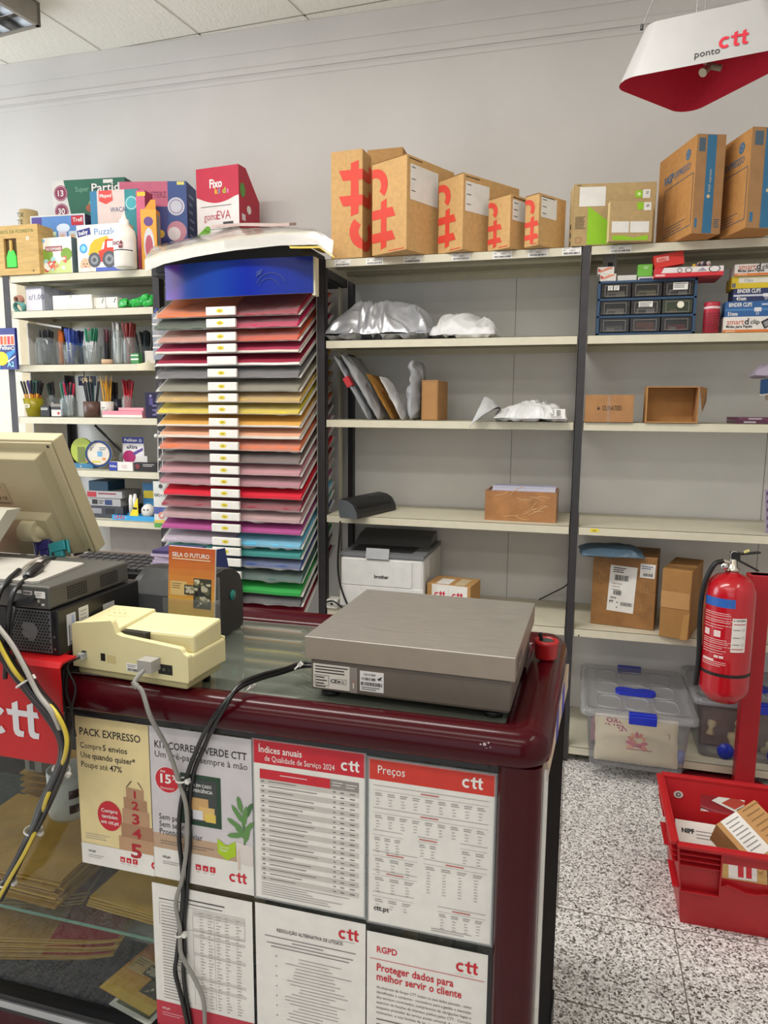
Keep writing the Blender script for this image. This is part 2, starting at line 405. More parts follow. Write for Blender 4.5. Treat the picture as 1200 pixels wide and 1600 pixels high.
U2 = unit('metal_shelving_unit', 'grey metal shelving bay in the middle holding parcels, silver bags and white printer', -1.016, -.0195, ZM, ((-1.053, -1.018, 1), (-.0175, .0125, -1)))
U3 = unit('metal_shelving_unit', 'grey metal shelving bay at right behind the fire extinguisher', .0145, 1.01, ZM, ((1.012, 1.045, 1),))
ZL = [2.0, 1.841, 1.598, 1.359, 1.117, .887, .45]
mb = MB(); mb.box(-1.0546, -1.0531, YF-.004, YF+.004, .02, 1.985, M('#b9b3a2', .5)); mb.build('edge_strip', U2, label='pale worn edge strip')
U1 = unit('metal_shelving_unit', 'narrow metal shelving bay at left full of pens and stationery', -2.555, -1.812, ZL, ((-2.592, -2.557, -1), (-1.81, -1.776, 1)), side_panel=True)
# barcode price labels stuck on the lip of the top shelf
for (a, b, u) in ((523, 548, U2), (572, 599, U2), (631, 659, U2), (706, 735, U2), (770, 800, U2), (825, 856, U2), (878, 908, U2), (952, 986, U3)):
    p, q = at(a, 400, Y=YF), at(b, 400, Y=YF); w = q.x-p.x
    F = Fr((p.x, YF-.0006, 1.971), (1, 0, 0), (0, 0, 1)); mb = MB(); mb.obox(F, 0, w, 0, .027, 0, .0004, WHITE)
    mb.bars(F, .006, .003, w-.004, .0095, BLACK, 22, int(a)); mb.lines(F, .004, w*.4, .0235, 1, .004, .0012, GREYT); mb.lines(F, w*.5, w-.004, .0235, 1, .004, .0012, GREYT)
    mb.text(F, '0,80 €', w*.42, .0135, .007, INK); mb.lines(F, .004, w*.2, .017, 1, .003, .0016, INK); mb.build('price_label', u)
p = at(929, 829, Y=YF); F = Fr((p.x-.016, YF-.0006, p.z-.006), (1, 0, 0), (0, 0, 1)); mb = MB(); mb.obox(F, 0, .032, 0, .013, 0, .0004, M('#e8d33a', .6)); mb.text(F, '5,80', .007, .003, .009, INK); mb.build('price_label', U3, label='yellow price sticker')
mb = MB(); p = at(905, 993, Y=YF); mb.disc(Fr((0, YF, 0), (1, 0, 0), (0, 0, 1)), p.x-.002, p.z, .003, BLACK, .001); mb.build('rivet', U3)
# ------------------------------------------------------------------ clipped print helpers
def clip(poly, u0, v0, u1, v1):
    for ax, lim, sg in ((0, u0, 1), (0, u1, -1), (1, v0, 1), (1, v1, -1)):
        out = []
        for i in range(len(poly)):
            a, b = poly[i-1], poly[i]; da, db = (a[ax]-lim)*sg, (b[ax]-lim)*sg
            if da*db < 0:
                t = da/(da-db); out.append((a[0]+(b[0]-a[0])*t, a[1]+(b[1]-a[1])*t))
            if db >= 0: out.append(b)
        poly = out
        if len(poly) < 3: return []
    return poly
def ctt_clip(mb, F, u, v, h, ang, box, mat, w=.0009):
    polys = []
    for i in range(16):
        a0, a1 = math.radians(48+264*i/16), math.radians(48+264*(i+1)/16)
        polys.append([(.5+.92*r*math.cos(a), .5+r*math.sin(a)) for r, a in ((.26, a0), (.52, a0), (.52, a1), (.26, a1))])
    for x in (1.02, 1.66):
        polys += [[(x+a, b) for a, b in q] for q in ([(.14, .2), (.40, .2), (.40, 1.32), (.14, 1.2)], [(-.06, .76), (.62, .76), (.56, .98), (-.12, .98)], [(.14, .22), (.2, .06), (.32, -.01), (.56, -.01), (.6, .21), (.46, .21), (.4, .26)])]
    c, s_ = math.cos(ang), math.sin(ang)
    for q in polys:
        q = clip([(u+(a*c-b*s_)*h, v+(a*s_+b*c)*h) for a, b in q], *box)
        if q: mb.poly(F, q, mat, w)
def crop(px0, px1, top, Y, Z, d, rz=0.):
    """upright box whose front spans two picture columns at depth Y and stands at height Z"""
    a, b, t = at(px0, top, Y=Y), at(px1, top, Y=Y), at((px0+px1)/2, top, Y=Y)
    return Bx((a.x, Y, Z), (b.x-a.x)/math.cos(math.radians(rz)), d, t.z-Z, rz)

# ------------------------------------------------------------------ cartons on top of the middle and right bays
ORANGE = M('#d8412f', .6)
def bigcarton(label, L, w, d, h, rz, base, top, asc, lab, gl=None, deep=KRAFTL):
    B = Bx((L[0], L[1], 2.0005), w, d, h, rz); mb = MB(); B.solid(mb, deep)
    ctt_clip(mb, B.front, base, top, asc, -math.pi/2, (0, .004, w, h-.002), ORANGE)
    mb.rect(B.front, .0, h-.003, w, h, M('#8a6234', .9)); mb.rect(B.right, 0, .01, .002, h-.01, M('#d9b98a', .9))
    mb.lines(B.right, .012, min(d-.03, .09), h-.012, 1, .01, .003, INK); mb.lines(B.front, w*.5, w*.95, .006, 1, .01, .003, ORANGE)
    o = mb.build('shipping_carton', bevel=.0015); tag(o, label, 'box', 'printed parcel cartons for sale on the top shelf')
    m2 = MB(); F = B.right; u0, v0, u1, v1 = lab; m2.obox(F, u0, u1, v0, v1, .0003, .0009, PAPER)
    for q in range(3): m2.lines(F, u0+.006, u0+.03, v1-.012-q*(v1-v0)*.33, 1, .01, .0025, INK, w=.0014)
    m2.build('address_panel', o); return o
Bq = Bx((-.9929, 2.815, 2.0005), .134, .10, .407, -4); mb = MB(); Bq.solid(mb, KRAFTL)
ctt_clip(mb, Bq.front, .232, .024, .15, math.pi/2, (0, .004, .134, .4), ORANGE); ctt_clip(mb, Bq.right, .232-.134, .024, .15, math.pi/2, (0, .004, .1, .4), ORANGE)
tag(mb.build('shipping_carton', bevel=.0015), 'tallest narrow brown carton standing leftmost on the middle top shelf, red letters reading upwards', 'box', 'printed parcel cartons for sale on the top shelf')
a, b, t = at(574, 236, Y=2.98), at(622, 231, Y=2.98), at(600, 233, Y=2.98)
B = Bx((a.x, 2.98, 2.0005), b.x-a.x+.02, .16, t.z-2.0, 0); mb = MB(); B.tray(mb, KRAFT, .003); mb.obox(B.top, 0, B.w, .0, .07, -.001, .0015, KRAFT)
tag(mb.build('shipping_carton', bevel=.001), 'plain brown open-topped carton wedged behind the two biggest red-lettered cartons', 'box')
bigcarton('largest square brown carton with half a red letter column and white address panel', (-.8159, 2.7935), .178, .288, .341, -27.5, -.054, .322, .134, (.02, .185, .185, .312))
bigcarton('second largest brown red-lettered carton, third from left along the top shelf', (-.5605, 2.834), .133, .312, .273, -36, -.04, .257, .105, (.012, .14, .14, .246))
bigcarton('small brown red-lettered carton between a taller and an equal carton on the top shelf', (-.366, 2.824), .105, .2, .19, -33, -.03, .177, .074, (.012, .1, .10, .172))
bigcarton('smallest red-lettered brown carton, beside the tan carton with the green arrow', (-.226, 2.788), .064, .155, .181, -36, -.026, .168, .070, (.012, .10, .10, .172))
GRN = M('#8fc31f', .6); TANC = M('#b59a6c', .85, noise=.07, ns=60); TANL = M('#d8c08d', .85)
B = Bx((-.0545, 2.80, 2.0005), .288, .10, .216, 8); mb = MB(); B.solid(mb, TANC); F = B.front
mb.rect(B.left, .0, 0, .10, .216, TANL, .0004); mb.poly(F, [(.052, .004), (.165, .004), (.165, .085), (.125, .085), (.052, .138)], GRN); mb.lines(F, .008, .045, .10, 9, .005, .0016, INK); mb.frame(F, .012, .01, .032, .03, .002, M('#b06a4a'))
mb.rect(F, .215, .163, .24, .187, GRN); mb.disc(F, .228, .175, .006, M('#d4e6a0'), .0012); mb.rect(F, .241, .16, .267, .19, PAPER); mb.lines(F, .252, .262, .18, 2, .005, .002, INK, .0012); mb.lines(F, .01, .025, .209, 1, .01, .002, INK)
for k in range(3): mb.rect(B.left, .03, .01+k*.03, .06, .028+k*.03, INK, .0008)
o = mb.build('shipping_carton', bevel=.0015); tag(o, 'wide tan carton with bright green arrow print and white panel, right of the red-lettered cartons', 'box')
m2 = MB(); m2.obox(F, .02, .112, .137, .204, .0003, .0009, PAPER); m2.build('address_panel', o)
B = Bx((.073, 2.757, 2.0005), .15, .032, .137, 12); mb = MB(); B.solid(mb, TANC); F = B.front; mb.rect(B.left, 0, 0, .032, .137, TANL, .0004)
mb.poly(F, [(.012, .004), (.135, .004), (.135, .022), (.085, .012), (.05, .02), (.012, .02)], GRN); mb.rect(F, .093, .108, .115, .132, GRN); mb.rect(F, .116, .105, .142, .132, PAPER); mb.lines(F, .124, .136, .122, 2, .005, .002, INK, .0012)
o = mb.build('shipping_carton', bevel=.001); tag(o, 'small flat tan carton with green stripe leaning before the wide green-arrow carton', 'box')
m2 = MB(); m2.obox(F, .008, .068, .03, .068, .0003, .0008, PAPER); m2.obox(F, .072, .138, .03, .068, .0003, .0008, PAPER); m2.build('address_panel', o)
VBLUE = M('#2d6d93', .6); VINK = M('#4d5f6d', .7); VK = M('#b98347', .85, noise=.09, ns=50); VKS = M('#a47c52', .85, noise=.08)
def vcarton(label, C_, w, d, h, rz, dx):
    B = Bx((C_[0], C_[1], 2.0005), w, d, h, rz); mb = MB(); B.solid(mb, VK); F = B.front; mb.rect(F, 0, 0, w, h, VKS, .0004)
    mb.rect(F, w*.36, .002, w*.68, h-.002, VBLUE); G = F.sub(w*.56, h*.42, math.pi/2); mb.text(G, 'VASP expresso', 0, 0, .012, M('#c8c4b4'), .0014)
    mb.disc(F, w*.5, h*.38, .006, M('#c8b890'), .0014); mb.rect(F, w*.08, h-.055, w*.3, h-.012, VINK); mb.rect(F, w*.08, .02, w*.16, .05, VBLUE); mb.lines(F, w*.75, w*.95, .045, 5, .006, .003, VINK)
    L = B.left; mb.frame(L, .055, .03, d-.01, h*.63, .0025, VINK); mb.disc(L, d-.055, h*.85, .017, VBLUE); mb.ring(L, d-.055, h*.85, .008, .010, VK, .0012)
    mb.text(L, 'VASP', .048, h*.68, .042, VBLUE, .0011, .02, wid=.072); mb.text(L, 'EXPRESSO', .128, h*.69, .032, VBLUE, .0011, .0, wid=.115); mb.lines(L, .075, d-.05, .06, 3, .010, .002, VINK)
    mb.rect(L, 0, 0, .002, h, M('#dcb682')); return tag(mb.build('shipping_carton', bevel=.002), label, 'box', 'tall courier cartons with blue print')
vcarton('tall brown courier carton with blue stripe and blue globe mark, left one of the pair', (.3382, 2.702), .100, .278, .318, 19, 0)
vcarton('tall brown courier carton with blue stripe at the right end, right one of the pair', (.498, 2.665), .13, .278, .312, 19, 0)

# ------------------------------------------------------------------ sloping paper rack with coloured card
def slab(mb, fn, t, mat, nu=14, nv=8, side=None):
    """sheet pile with the upper skin fn(a,b) and thickness t"""
    mb.surf(fn, nu, nv, mat); lo = lambda a, b: fn(a, b)-Vector((0, 0, t)); mb.surf(lo, nu, nv, mat)
    for e in (lambda a, b: fn(a, 0)-Vector((0, 0, t*b)), lambda a, b: fn(a, 1)-Vector((0, 0, t*b))): mb.surf(e, nu, 1, side or mat, False)
    for e in (lambda a, b: fn(0, a)-Vector((0, 0, t*b)), lambda a, b: fn(1, a)-Vector((0, 0, t*b))): mb.surf(e, nv, 1, side or mat, False)
RK = thing('paper_rack', 'tall display rack of sloping trays filled with coloured card between two shelving bays', 'display rack', (-1.33, 2.9, 0))
CREAM = M('#cfc9b4', .5); TRAYW = M('#c9c7c0', .5); YF_R = 2.66; SL = math.tan(math.radians(31))
for x in (-1.727, -1.0645):
    for y in (2.84, 3.11):
        mb = MB(); mb.box(x, x+.008, y, y+.03, 0.02, 1.9425, CREAM); mb.build('upright', RK)
mb = MB(); mb.box(-1.735, -1.057, 2.66, 3.15, 0, .02, M('#4a4a4c', .6)); mb.build('base', RK)
mb = MB(); mb.box(-1.73, -1.057, 2.68, 3.15, 1.9425, 1.953, M('#3b3b3e', .6)); mb.build('top_panel', RK)
HB = bpy.data.materials.new('blue_violet_header'); HB.use_nodes = True; nt = HB.node_tree; b = nt.nodes['Principled BSDF']; b.inputs['Specular IOR Level'].default_value = .3; b.inputs['Roughness'].default_value = .24
tc = nt.nodes.new('ShaderNodeTexCoord'); sx = nt.nodes.new('ShaderNodeSeparateXYZ'); nt.links.new(tc.outputs['Generated'], sx.inputs[0])
rp = nt.nodes.new('ShaderNodeValToRGB'); e = rp.color_ramp.elements; e[0].position = 0; e[0].color = lin('#4d2a9c'); e[1].position = 1; e[1].color = lin('#0f2a86')
for p_, c_ in ((.08, '#50257c'), (.17, '#0f327e'), (.4, '#143a90'), (.6, '#0b2490')): q = e.new(p_); q.color = lin(c_)
nt.links.new(sx.outputs[0], rp.inputs[0]); nt.links.new(rp.outputs[0], b.inputs['Base Color'])
mb = MB()
def hd(a, b): x = -1.652+a*.642; return Vector((x, 2.655-.05*(1-(2*a-1)**2), 1.838-.006*(1-(2*a-1)**2)+b*.136+.008*a))
mb.surf(hd, 28, 2, HB); mb.surf(lambda a, b: hd(a, b)+Vector((0, .004, 0)), 28, 2, CREAM)
mb.surf(lambda a, b: hd(a, 0)+Vector((0, .004*b, 0)), 28, 1, CREAM)
DKB = M('#1c347c', .3); 
m_ = [(.62+.012*math.cos(k*.33)*6, 0) for k in range(2)]
F = Fr(hd(.74, .35)+Vector((0, -.0015, 0)), (hd(.8, .35)-hd(.7, .35)), (0, 0, 1)); mb.ring(F, 0, -.03, .040, .043, DKB, .001, 20, 160); mb.ring(F, .01, -.03, .060, .064, DKB, .001, 25, 155); mb.poly(F, [(-.05, .02), (-.03, .028), (-.02, .05), (-.045, .04)], DKB, .001)
mb.build('header', RK); mb = MB(); mb.box(-1.016, -1.004, 2.66, 2.70, 1.838, 1.98, M('#dcd6bd', .5)); mb.build('header_end', RK)
LY = [486, 505, 526, 544, 563.6, 583, 604, 621.6, 640, 660, 678, 697, 716, 734.6, 752.7, 770.8, 789, 807, 825, 846, 861.4, 878, 897.7, 918.7, 934, 953.7]
film = clear('thin_plastic_film', '#e9e6e4', .10, .16, 1.0, 1.6)
def CP(c): return M(c, .6, noise=.05, ns=12)
TIERS = [('#e8772e', '#a3283a', 1, 'orange', 'dark red'), ('#3f5540', '#c81e58', 1, 'dark green', 'hot pink'), ('#d59a86', '#dc5a34', 1, 'salmon pink', 'orange red'), ('#a83a55', None, 0, 'rose'), ('#96283f', None, 0, 'maroon with a white edge'),
 ('#6b6a6c', None, 1, 'slate grey'), ('#8d8873', None, 1, 'grey beige'), ('#cdaa5e', None, 1, 'sandy yellow'), ('#e3cb31', None, 1, 'bright yellow'), ('#d7a150', None, 0, 'ochre'), ('#d9a080', None, 0, 'peach'), ('#dd7648', None, 1, 'orange salmon'),
 ('#6d5a55', None, 1, 'brown grey'), ('#c98a92', None, 1, 'dusty pink'), ('#b87a86', None, 1, 'mauve pink'), ('#cf1f33', None, 0, 'bright red'), ('#8e1f35', None, 1, 'crimson'), ('#bd9596', None, 1, 'pale pink grey'), ('#a84c86', None, 0, 'magenta mauve'),
 ('#b7a9b8', '#5db4d6', 1, 'pale lilac', 'sky blue'), ('#79b3b0', '#3f8a86', 0, 'pale teal', 'deep teal'), ('#2d4c86', None, 1, 'navy blue'), ('#2c5a50', None, 1, 'bottle green'), ('#2e9a45', None, 0, 'grass green'), ('#34323a', None, 1, 'charcoal'), ('#8a1526', None, 0, 'dark maroon')]
NTH = ['top', 'second', 'third', 'fourth', 'fifth', 'sixth', 'seventh', 'eighth', 'ninth', 'tenth', 'eleventh', 'twelfth']
for i, py in enumerate(LY):
    zl = at(358, py, Y=2.64).z; zf = zl-.0165; T_ = TIERS[i]; dpt = min(.39, (1.915-zf)/SL-.01)
    mb = MB(); vs = [Vector((x, y, zf+(y-YF_R)*SL-q)) for q in (0, .003) for x, y in ((-1.718, YF_R), (-1.066, YF_R), (-1.066, YF_R+dpt+.01), (-1.718, YF_R+dpt+.01))]
    mb.add(vs, [(0, 1, 2, 3), (7, 6, 5, 4), (0, 4, 5, 1), (1, 5, 6, 2), (2, 6, 7, 3), (3, 7, 4, 0)], TRAYW); mb.build('tray', RK)
    F = Fr((-1.458, 2.628, zl-.0165), (1, 0, 0), (0, 0, 1)); mb = MB(); mb.obox(F, 0, .129, 0, .0335, -.014, 0, M('#e6e3db', .4)); mb.build('label_holder', RK, bevel=.003)
    if i not in (4, 21):
        mb = MB(); YL = M('#dcc83a', .6); mb.disc(F, .062, .017, .015, YL, .0006, 18, .0075); mb.text(F, '0,%d0' % (4+i % 5), .062, .0145, .0065, INK, .001, .01, 'c'); mb.build('price_sticker', RK, label='yellow price sticker')
    rr = random.Random(i); piles = [(-1.712+.02*rr.random(), -1.068-.008*rr.random(), T_[0], None)] if T_[1] is None else [(-1.712+.02*rr.random(), -1.372, T_[0], 'left'), (-1.366, -1.068-.008*rr.random(), T_[1], 'right')]
    for k, (x0, x1, col, sd) in enumerate(piles):
        t = .006+.007*rr.random(); sdv = i*3+k
        def top(a, b, x0=x0, x1=x1, t=t, sdv=sdv, dpt=dpt, zf=zf):
            y = YF_R-.008+b*dpt; x = x0+a*(x1-x0)
            return Vector((x, y, zf+(y-YF_R)*SL+t+.0045+.0022*mnoise.noise(Vector((x*9, y*9, sdv)))))
        mb = MB(); slab(mb, top, t, CP(col), 16, 6, PAPER if i == 4 else (M('#d9cfc0') if i in (3, 10, 9) else None))
        nm = T_[3+k] if sd else T_[3]; pos = f'{NTH[i]} tray' if i < 12 else None
        lb = f'pile of {nm} card' + (f' on the {sd} half of the {pos or "lower tray"} of the rack' if sd else (f' in the {pos} of the paper rack' if pos else ' in the lower half of the paper rack'))
        o = mb.build('card_pile'); tag(o, lb, 'coloured card', 'piles of coloured card in the paper rack')
        if T_[2]:
            def fl(a, b, x0=x0, x1=x1, t=t, sdv=sdv, dpt=dpt, zf=zf):
                x = x0-.008+a*(x1-x0+.008); y = YF_R-.018+b*min(.30, dpt); q = 1-2*abs(mnoise.noise(Vector((x*16, y*10, sdv))))
                fr = max(0, .10-b)/.10
                return Vector((x, y, zf+(y-YF_R)*SL+t+.010+.0075*q-(t+.004)*fr*fr))
            mb = MB(); mb.surf(fl, 30, 12, film); mb.build('plastic_film', o, label='clear plastic film')
# big sheets of white paper drooping over the front of the rack
FE = [(p.x, p.z) for p in (at(q, w, Y=2.55) for q, w in ((226, 407), (255, 396), (300, 385), (370, 373), (440, 366), (495, 364), (518, 378)))]
YBK = lambda a: 2.80+.15*min(1, a*1.6)
BE = [(p.x, p.z) for p in (at(q, w, Y=YBK(i/6)) for i, (q, w) in enumerate(((243, 385), (275, 379), (315, 370), (375, 358), (430, 357), (470, 361), (492, 372))))]
def lerp_pts(P, a):
    k = min(len(P)-2, int(a*(len(P)-1))); t = a*(len(P)-1)-k; t = t*t*(3-2*t)*.4+t*.6
    return P[k][0]+(P[k+1][0]-P[k][0])*t, P[k][1]+(P[k+1][1]-P[k][1])*t
def sheet(a, b):
    f, k = lerp_pts(FE, a), lerp_pts(BE, a); w = b**.85
    x = f[0]+(k[0]-f[0])*b; z = f[1]+(k[1]-f[1])*w+.004*mnoise.noise(Vector((a*5, b*4, 1)))
    return Vector((x, 2.55+(YBK(a)-2.55)*b, z))
mb = MB(); slab(mb, sheet, .040, M('#d5d1bf', .6, noise=.04), 36, 12, M('#cfcdc6', .6)); o = mb.build('paper_ream')
tag(o, 'thick pile of large white paper sheets drooping over the top of the paper rack', 'paper')
mb = MB(); mb.surf(lambda a, b: sheet(a, b)+Vector((0, -.004 if b < .01 else 0, .004+.004*(1-2*abs(mnoise.noise(Vector((a*14, b*9, 3))))))), 40, 16, film)
mb.surf(lambda a, b: sheet(.45+.55*a, 0)+Vector((.01*a, -.006-.014*b*a, .004-b*(.03+.03*a)+.004*mnoise.noise(Vector((a*20, b*5, 2))))), 26, 6, film); mb.build('plastic_film', o, label='crinkled clear plastic wrap')
mb = MB(); slab(mb, lambda a, b: sheet(.70+.30*a, b*.9)+Vector((.012, -.004, -.046-.006*a)), .006, M('#dcc25a', .6), 18, 6); tag(mb.build('paper_ream'), 'thin pile of yellow paper sheets under the right end of the white sheets', 'paper')
mb = MB(); slab(mb, lambda a, b: Vector((-1.56+a*.36, 2.88+b*.075, 2.180-.010*a*a+.02*b+.003*math.sin(6*a))), .011, M('#d8d2c6', .6), 12, 4, M('#c3aaa4')); tag(mb.build('paper_ream'), 'small pile of cream sheets lying behind on the white sheets, before the red box', 'paper')
mb = MB(); mb.prism(Fr((0, 2.665, 0), (1, 0, 0), (0, 0, 1)), [(-1.70, 1.9535), (-1.06, 1.9535), (-1.06, 2.036), (-1.25, 2.036), (-1.45, 2.016), (-1.70, 1.978)], -.26, 0, M('#2e2f33', .5)); mb.build('gap_shade_board', RK)  # dark board filling the gap below the sheets, its colour standing in for shade
# ------------------------------------------------------------------ toys and games on top of the left bay
def patch(mb, F, u0, v0, u1, v1, cols, n, seed, rmin=.006, rmax=.02, w=.0012):
    """loose printed picture: overlapping coloured blobs"""
    rr = random.Random(seed)
    for i in range(n):
        r = rmin+(rmax-rmin)*rr.random(); u = u0+r+(u1-u0-2*r)*rr.random(); v = v0+r+(v1-v0-2*r)*rr.random()
        mb.disc(F, u, v, r, M(rr.choice(cols), .55), w+.00003*i, 10, r*(.5+.7*rr.random()))
ZT = 2.0005
# wooden craft set with a green spade in its window
B = crop(-14, 58, 352, 2.80, ZT, .10); mb = MB(); WD = M('#c9a565', .7, noise=.14, ns=14, aniso=(1, 1, 6)); F = B.front
mb.obox(B.base, 0, B.w, .012, B.d, 0, B.h, WD)
wx = B.w*.25; w1 = B.w*.53
for u0, u1, v0, v1 in ((0, wx, 0, B.h), (w1, B.w, 0, B.h), (wx, w1, 0, .03), (wx, w1, B.h-.055, B.h)): mb.obox(F, u0, u1, v0, v1, -.012, 0, WD)
mb.rect(F, wx, .03, w1, B.h-.055, M('#5b4524'), -.0118); mb.text(F, 'AMIGOS DA FLORESTA', B.w*.05, B.h-.034, .020, M('#5d7a3a'), wid=B.w*.86); mb.disc(F, B.w*.78, B.h-.06, .009, M('#efe7d0')); mb.disc(F, B.w*.78, B.h-.06, .004, WD, .0014); mb.frame(F, B.w*.6, .06, B.w*.92, .13, .001, M('#ddc795')); mb.disc(F, B.w*.87, .015, .005, M('#7a5a2a'))
o = mb.build('toy_box', bevel=.001); tag(o, 'pale wooden toy box with a green spade in its window, leftmost on the top shelf', 'toy')
mb = MB(); G = F.sub((wx+w1)/2, .035, 0, -.010); mb.prism(G, [(-.026, 0), (.026, 0), (.026, .045), (.014, .072), (.012, .075), (-.012, .075), (-.014, .072), (-.026, .045)], 0, .007, M('#3fd43f', .4)); mb.tube([G.p(0, .07, .004), G.p(0, .118, .004)], .007, M('#dbb765', .6), 10); mb.build('toy_spade', o, label='bright green toy spade with wooden handle')
mb = MB(); c = at(45, 340, Y=3.03); mb.lathe([(0, 0), (.042, 0), (.042, c.z-ZT+.03), (0, c.z-ZT+.03)], Fr((c.x, 3.03, ZT), (1, 0, 0), (0, 1, 0)), M('#cdb27e', .6)); mb.text(Fr((c.x-.03, 3.03-.0425, c.z-.02), (1, 0, 0), (0, 0, 1)), 'TX', 0, .012, .03, INK); mb.text(Fr((c.x-.03, 3.03-.0425, c.z-.02), (1, 0, 0), (0, 0, 1)), 'TE', 0, -.02, .03, INK)
tag(mb.build('craft_tub'), 'round tan tub with dark letters behind the wooden toy box', 'tub')
B = crop(47, 129, 335, 2.93, ZT, .06, 3); mb = MB(); B.solid(mb, M('#3c4a66')); F = B.front; mb.rect(F, 0, 0, B.w, B.h, M('#5f8fd0', .5), .0006); mb.frame(F, 0, 0, B.w, B.h, .006, PAPER, .0010); mb.rect(F, B.w*.75, B.h-.05, B.w*.97, B.h-.008, M('#c8283a')); mb.text(F, 'Trefl', B.w*.78, B.h-.035, .026, WHITE, .0016, .02)
mb.rect(F, .008, B.h-.05, .06, B.h-.008, M('#5a4a9a')); mb.disc(F, B.w*.6, B.h-.06, .035, M('#dfe9f6'), .0012, 20, .02)
for q in range(3): u = .09+q*.055; mb.rect(F, u, B.h-.13, u+.045, B.h-.075, M(('#cfe6c8', '#dcd2e6', '#cfe0ea')[q]), .0013); mb.disc(F, u+.02, B.h-.10, .013, M('#e6b890'), .0015); mb.rect(F, u+.006, B.h-.13, u+.036, B.h-.112, M('#93b83d'), .0016)
tag(mb.build('puzzle_box', bevel=.001), 'blue sky puzzle box with white rim standing behind two smaller games', 'game')
B = crop(60, 111, 371, 2.83, ZT, .055, 0); mb = MB(); B.solid(mb, M('#6b7f86')); F = B.front; mb.rect(F, 0, 0, B.w, B.h, M('#f1f0e6', .5), .0006); mb.rect(F, .004, .004, B.w-.004, .06, M('#c8d58a', .5), .0009)
mb.disc(F, .04, .085, .035, M('#7fa33c'), .0012, 16, .028); mb.disc(F, .145, .085, .03, M('#7fa33c'), .0012, 16, .028); mb.rect(F, .035, .1, .125, .122, M('#a85a62'), .0016); mb.text(F, 'ECOMAIS!', .08, .105, .016, WHITE, .002, .03, 'c', .08)
patch(mb, F, .02, .01, B.w-.02, .085, ['#e2705a', '#f0efe8', '#a9d3cf', '#e8a070', '#f3d9c4', '#d5463c'], 22, 4, .006, .014); mb.disc(F, .015, B.h-.012, .018, M('#6fb3dd'), .0014, 14, .01)
tag(mb.build('game_box', bevel=.001), 'small white card game with cartoon trees, between wooden box and truck puzzle', 'game')
# dump truck puzzle
B = crop(119, 195, 350, 2.84, ZT, .06, 0); mb = MB(); B.solid(mb, M('#d9c9a0')); F = B.front; W_, H_ = B.w, B.h; k = W_/.27
mb.rect(F, 0, 0, W_, H_, M('#e9e4da', .5), .0006); mb.rect(F, .10*k, .002, W_, .022, M('#5a6cc0'), .0009); G = F.sub(.006, H_-.052, .16); mb.rect(G, 0, 0, .075*k, .03, M('#2c2f7c')); mb.text(G, 'baby', .008, .007, .026, WHITE, .0014, .02); mb.text(F, 'Puzzles', .10*k, H_-.045, .040, M('#5a8fc8'), .0012, .0, wid=.14*k); mb.disc(F, .035*k, H_-.10, .021, M('#4aa0d8')); mb.disc(F, .035*k, H_-.10, .012, M('#8fd0f0'), .0014)
YT, RT, GY, DG = M('#e3b52c', .5), M('#dc4332', .5), M('#8f9296', .5), M('#55585e', .5)
mb.poly(F, [(x*k, y) for x, y in ((.06, .075), (.13, .085), (.145, .128), (.185, .135), (.17, .155), (.10, .142), (.075, .122))], YT, .0012)
mb.poly(F, [(x*k, y) for x, y in ((.12, .045), (.262, .05), (.268, .095), (.232, .105), (.22, .14), (.16, .14), (.15, .10), (.12, .092))], RT, .0014); mb.poly(F, [(x*k, y) for x, y in ((.168, .105), (.222, .105), (.214, .132), (.17, .132))], M('#e9e4ee'), .0017)
for x, y, r in ((.095, .055, .032), (.178, .055, .036)): mb.disc(F, x*k, y, r, DG, .0018); mb.disc(F, x*k, y, r*.62, GY, .0021); mb.disc(F, x*k, y, r*.28, DG, .0024)
mb.disc(F, .042*k, .035, .026, M('#e3b593'), .0016, 18, .031); mb.disc(F, .042*k, .012, .03, M('#f0e6da'), .0018, 18, .012); mb.disc(F, .034*k, .04, .003, INK, .002); mb.disc(F, .052*k, .04, .003, INK, .002); mb.disc(F, .043*k, .028, .006, M('#b8504a'), .002, 10, .003)
tag(mb.build('puzzle_box', bevel=.001), 'white puzzle box showing a red and yellow dump truck', 'game')
# white glue bottle
c = at(197, 420, Y=2.785); s_ = .047; hh = at(197, 333, Y=2.785).z-ZT; F = Fr((c.x, 2.785, ZT), (1, 0, 0), (0, 1, 0)); mb = MB(); WP = M('#eee9dd', .35)
mb.lathe([(0, 0), (s_*.9, 0), (s_, .006), (s_, .06), (s_*1.02, .062), (s_, .066), (s_, .115), (s_*1.02, .118), (s_*.98, .135), (s_*.9, .155), (s_*.55, .172), (s_*.42, .18), (0, .18)], F, WP, 28); o = mb.build('glue_bottle'); tag(o, 'big white glue bottle with nozzle standing before the truck puzzle', 'bottle')
mb = MB(); mb.lathe([(s_*.42, .179), (s_*.42, .2), (.012, .203), (.005, hh), (0, hh)], F, M('#f4f1ea', .35), 20); mb.build('nozzle', o)
mb = MB(); LBL = M('#e8e0dc', .5)
for q in range(12):
    a0 = math.radians(-165+q*12.5); a1 = math.radians(-165+(q+1)*12.5); mb.add([F.p(s_*1.015*math.cos(a), s_*1.015*math.sin(a), h) for a, h in ((a0, .066), (a1, .066), (a1, .115), (a0, .115))], [(0, 1, 2, 3)], LBL)
    mb.add([F.p(s_*1.02*math.cos(a), s_*1.02*math.sin(a), h) for a, h in ((a0, .066), (a1, .066), (a1, .07), (a0, .07))], [(0, 1, 2, 3)], INK)
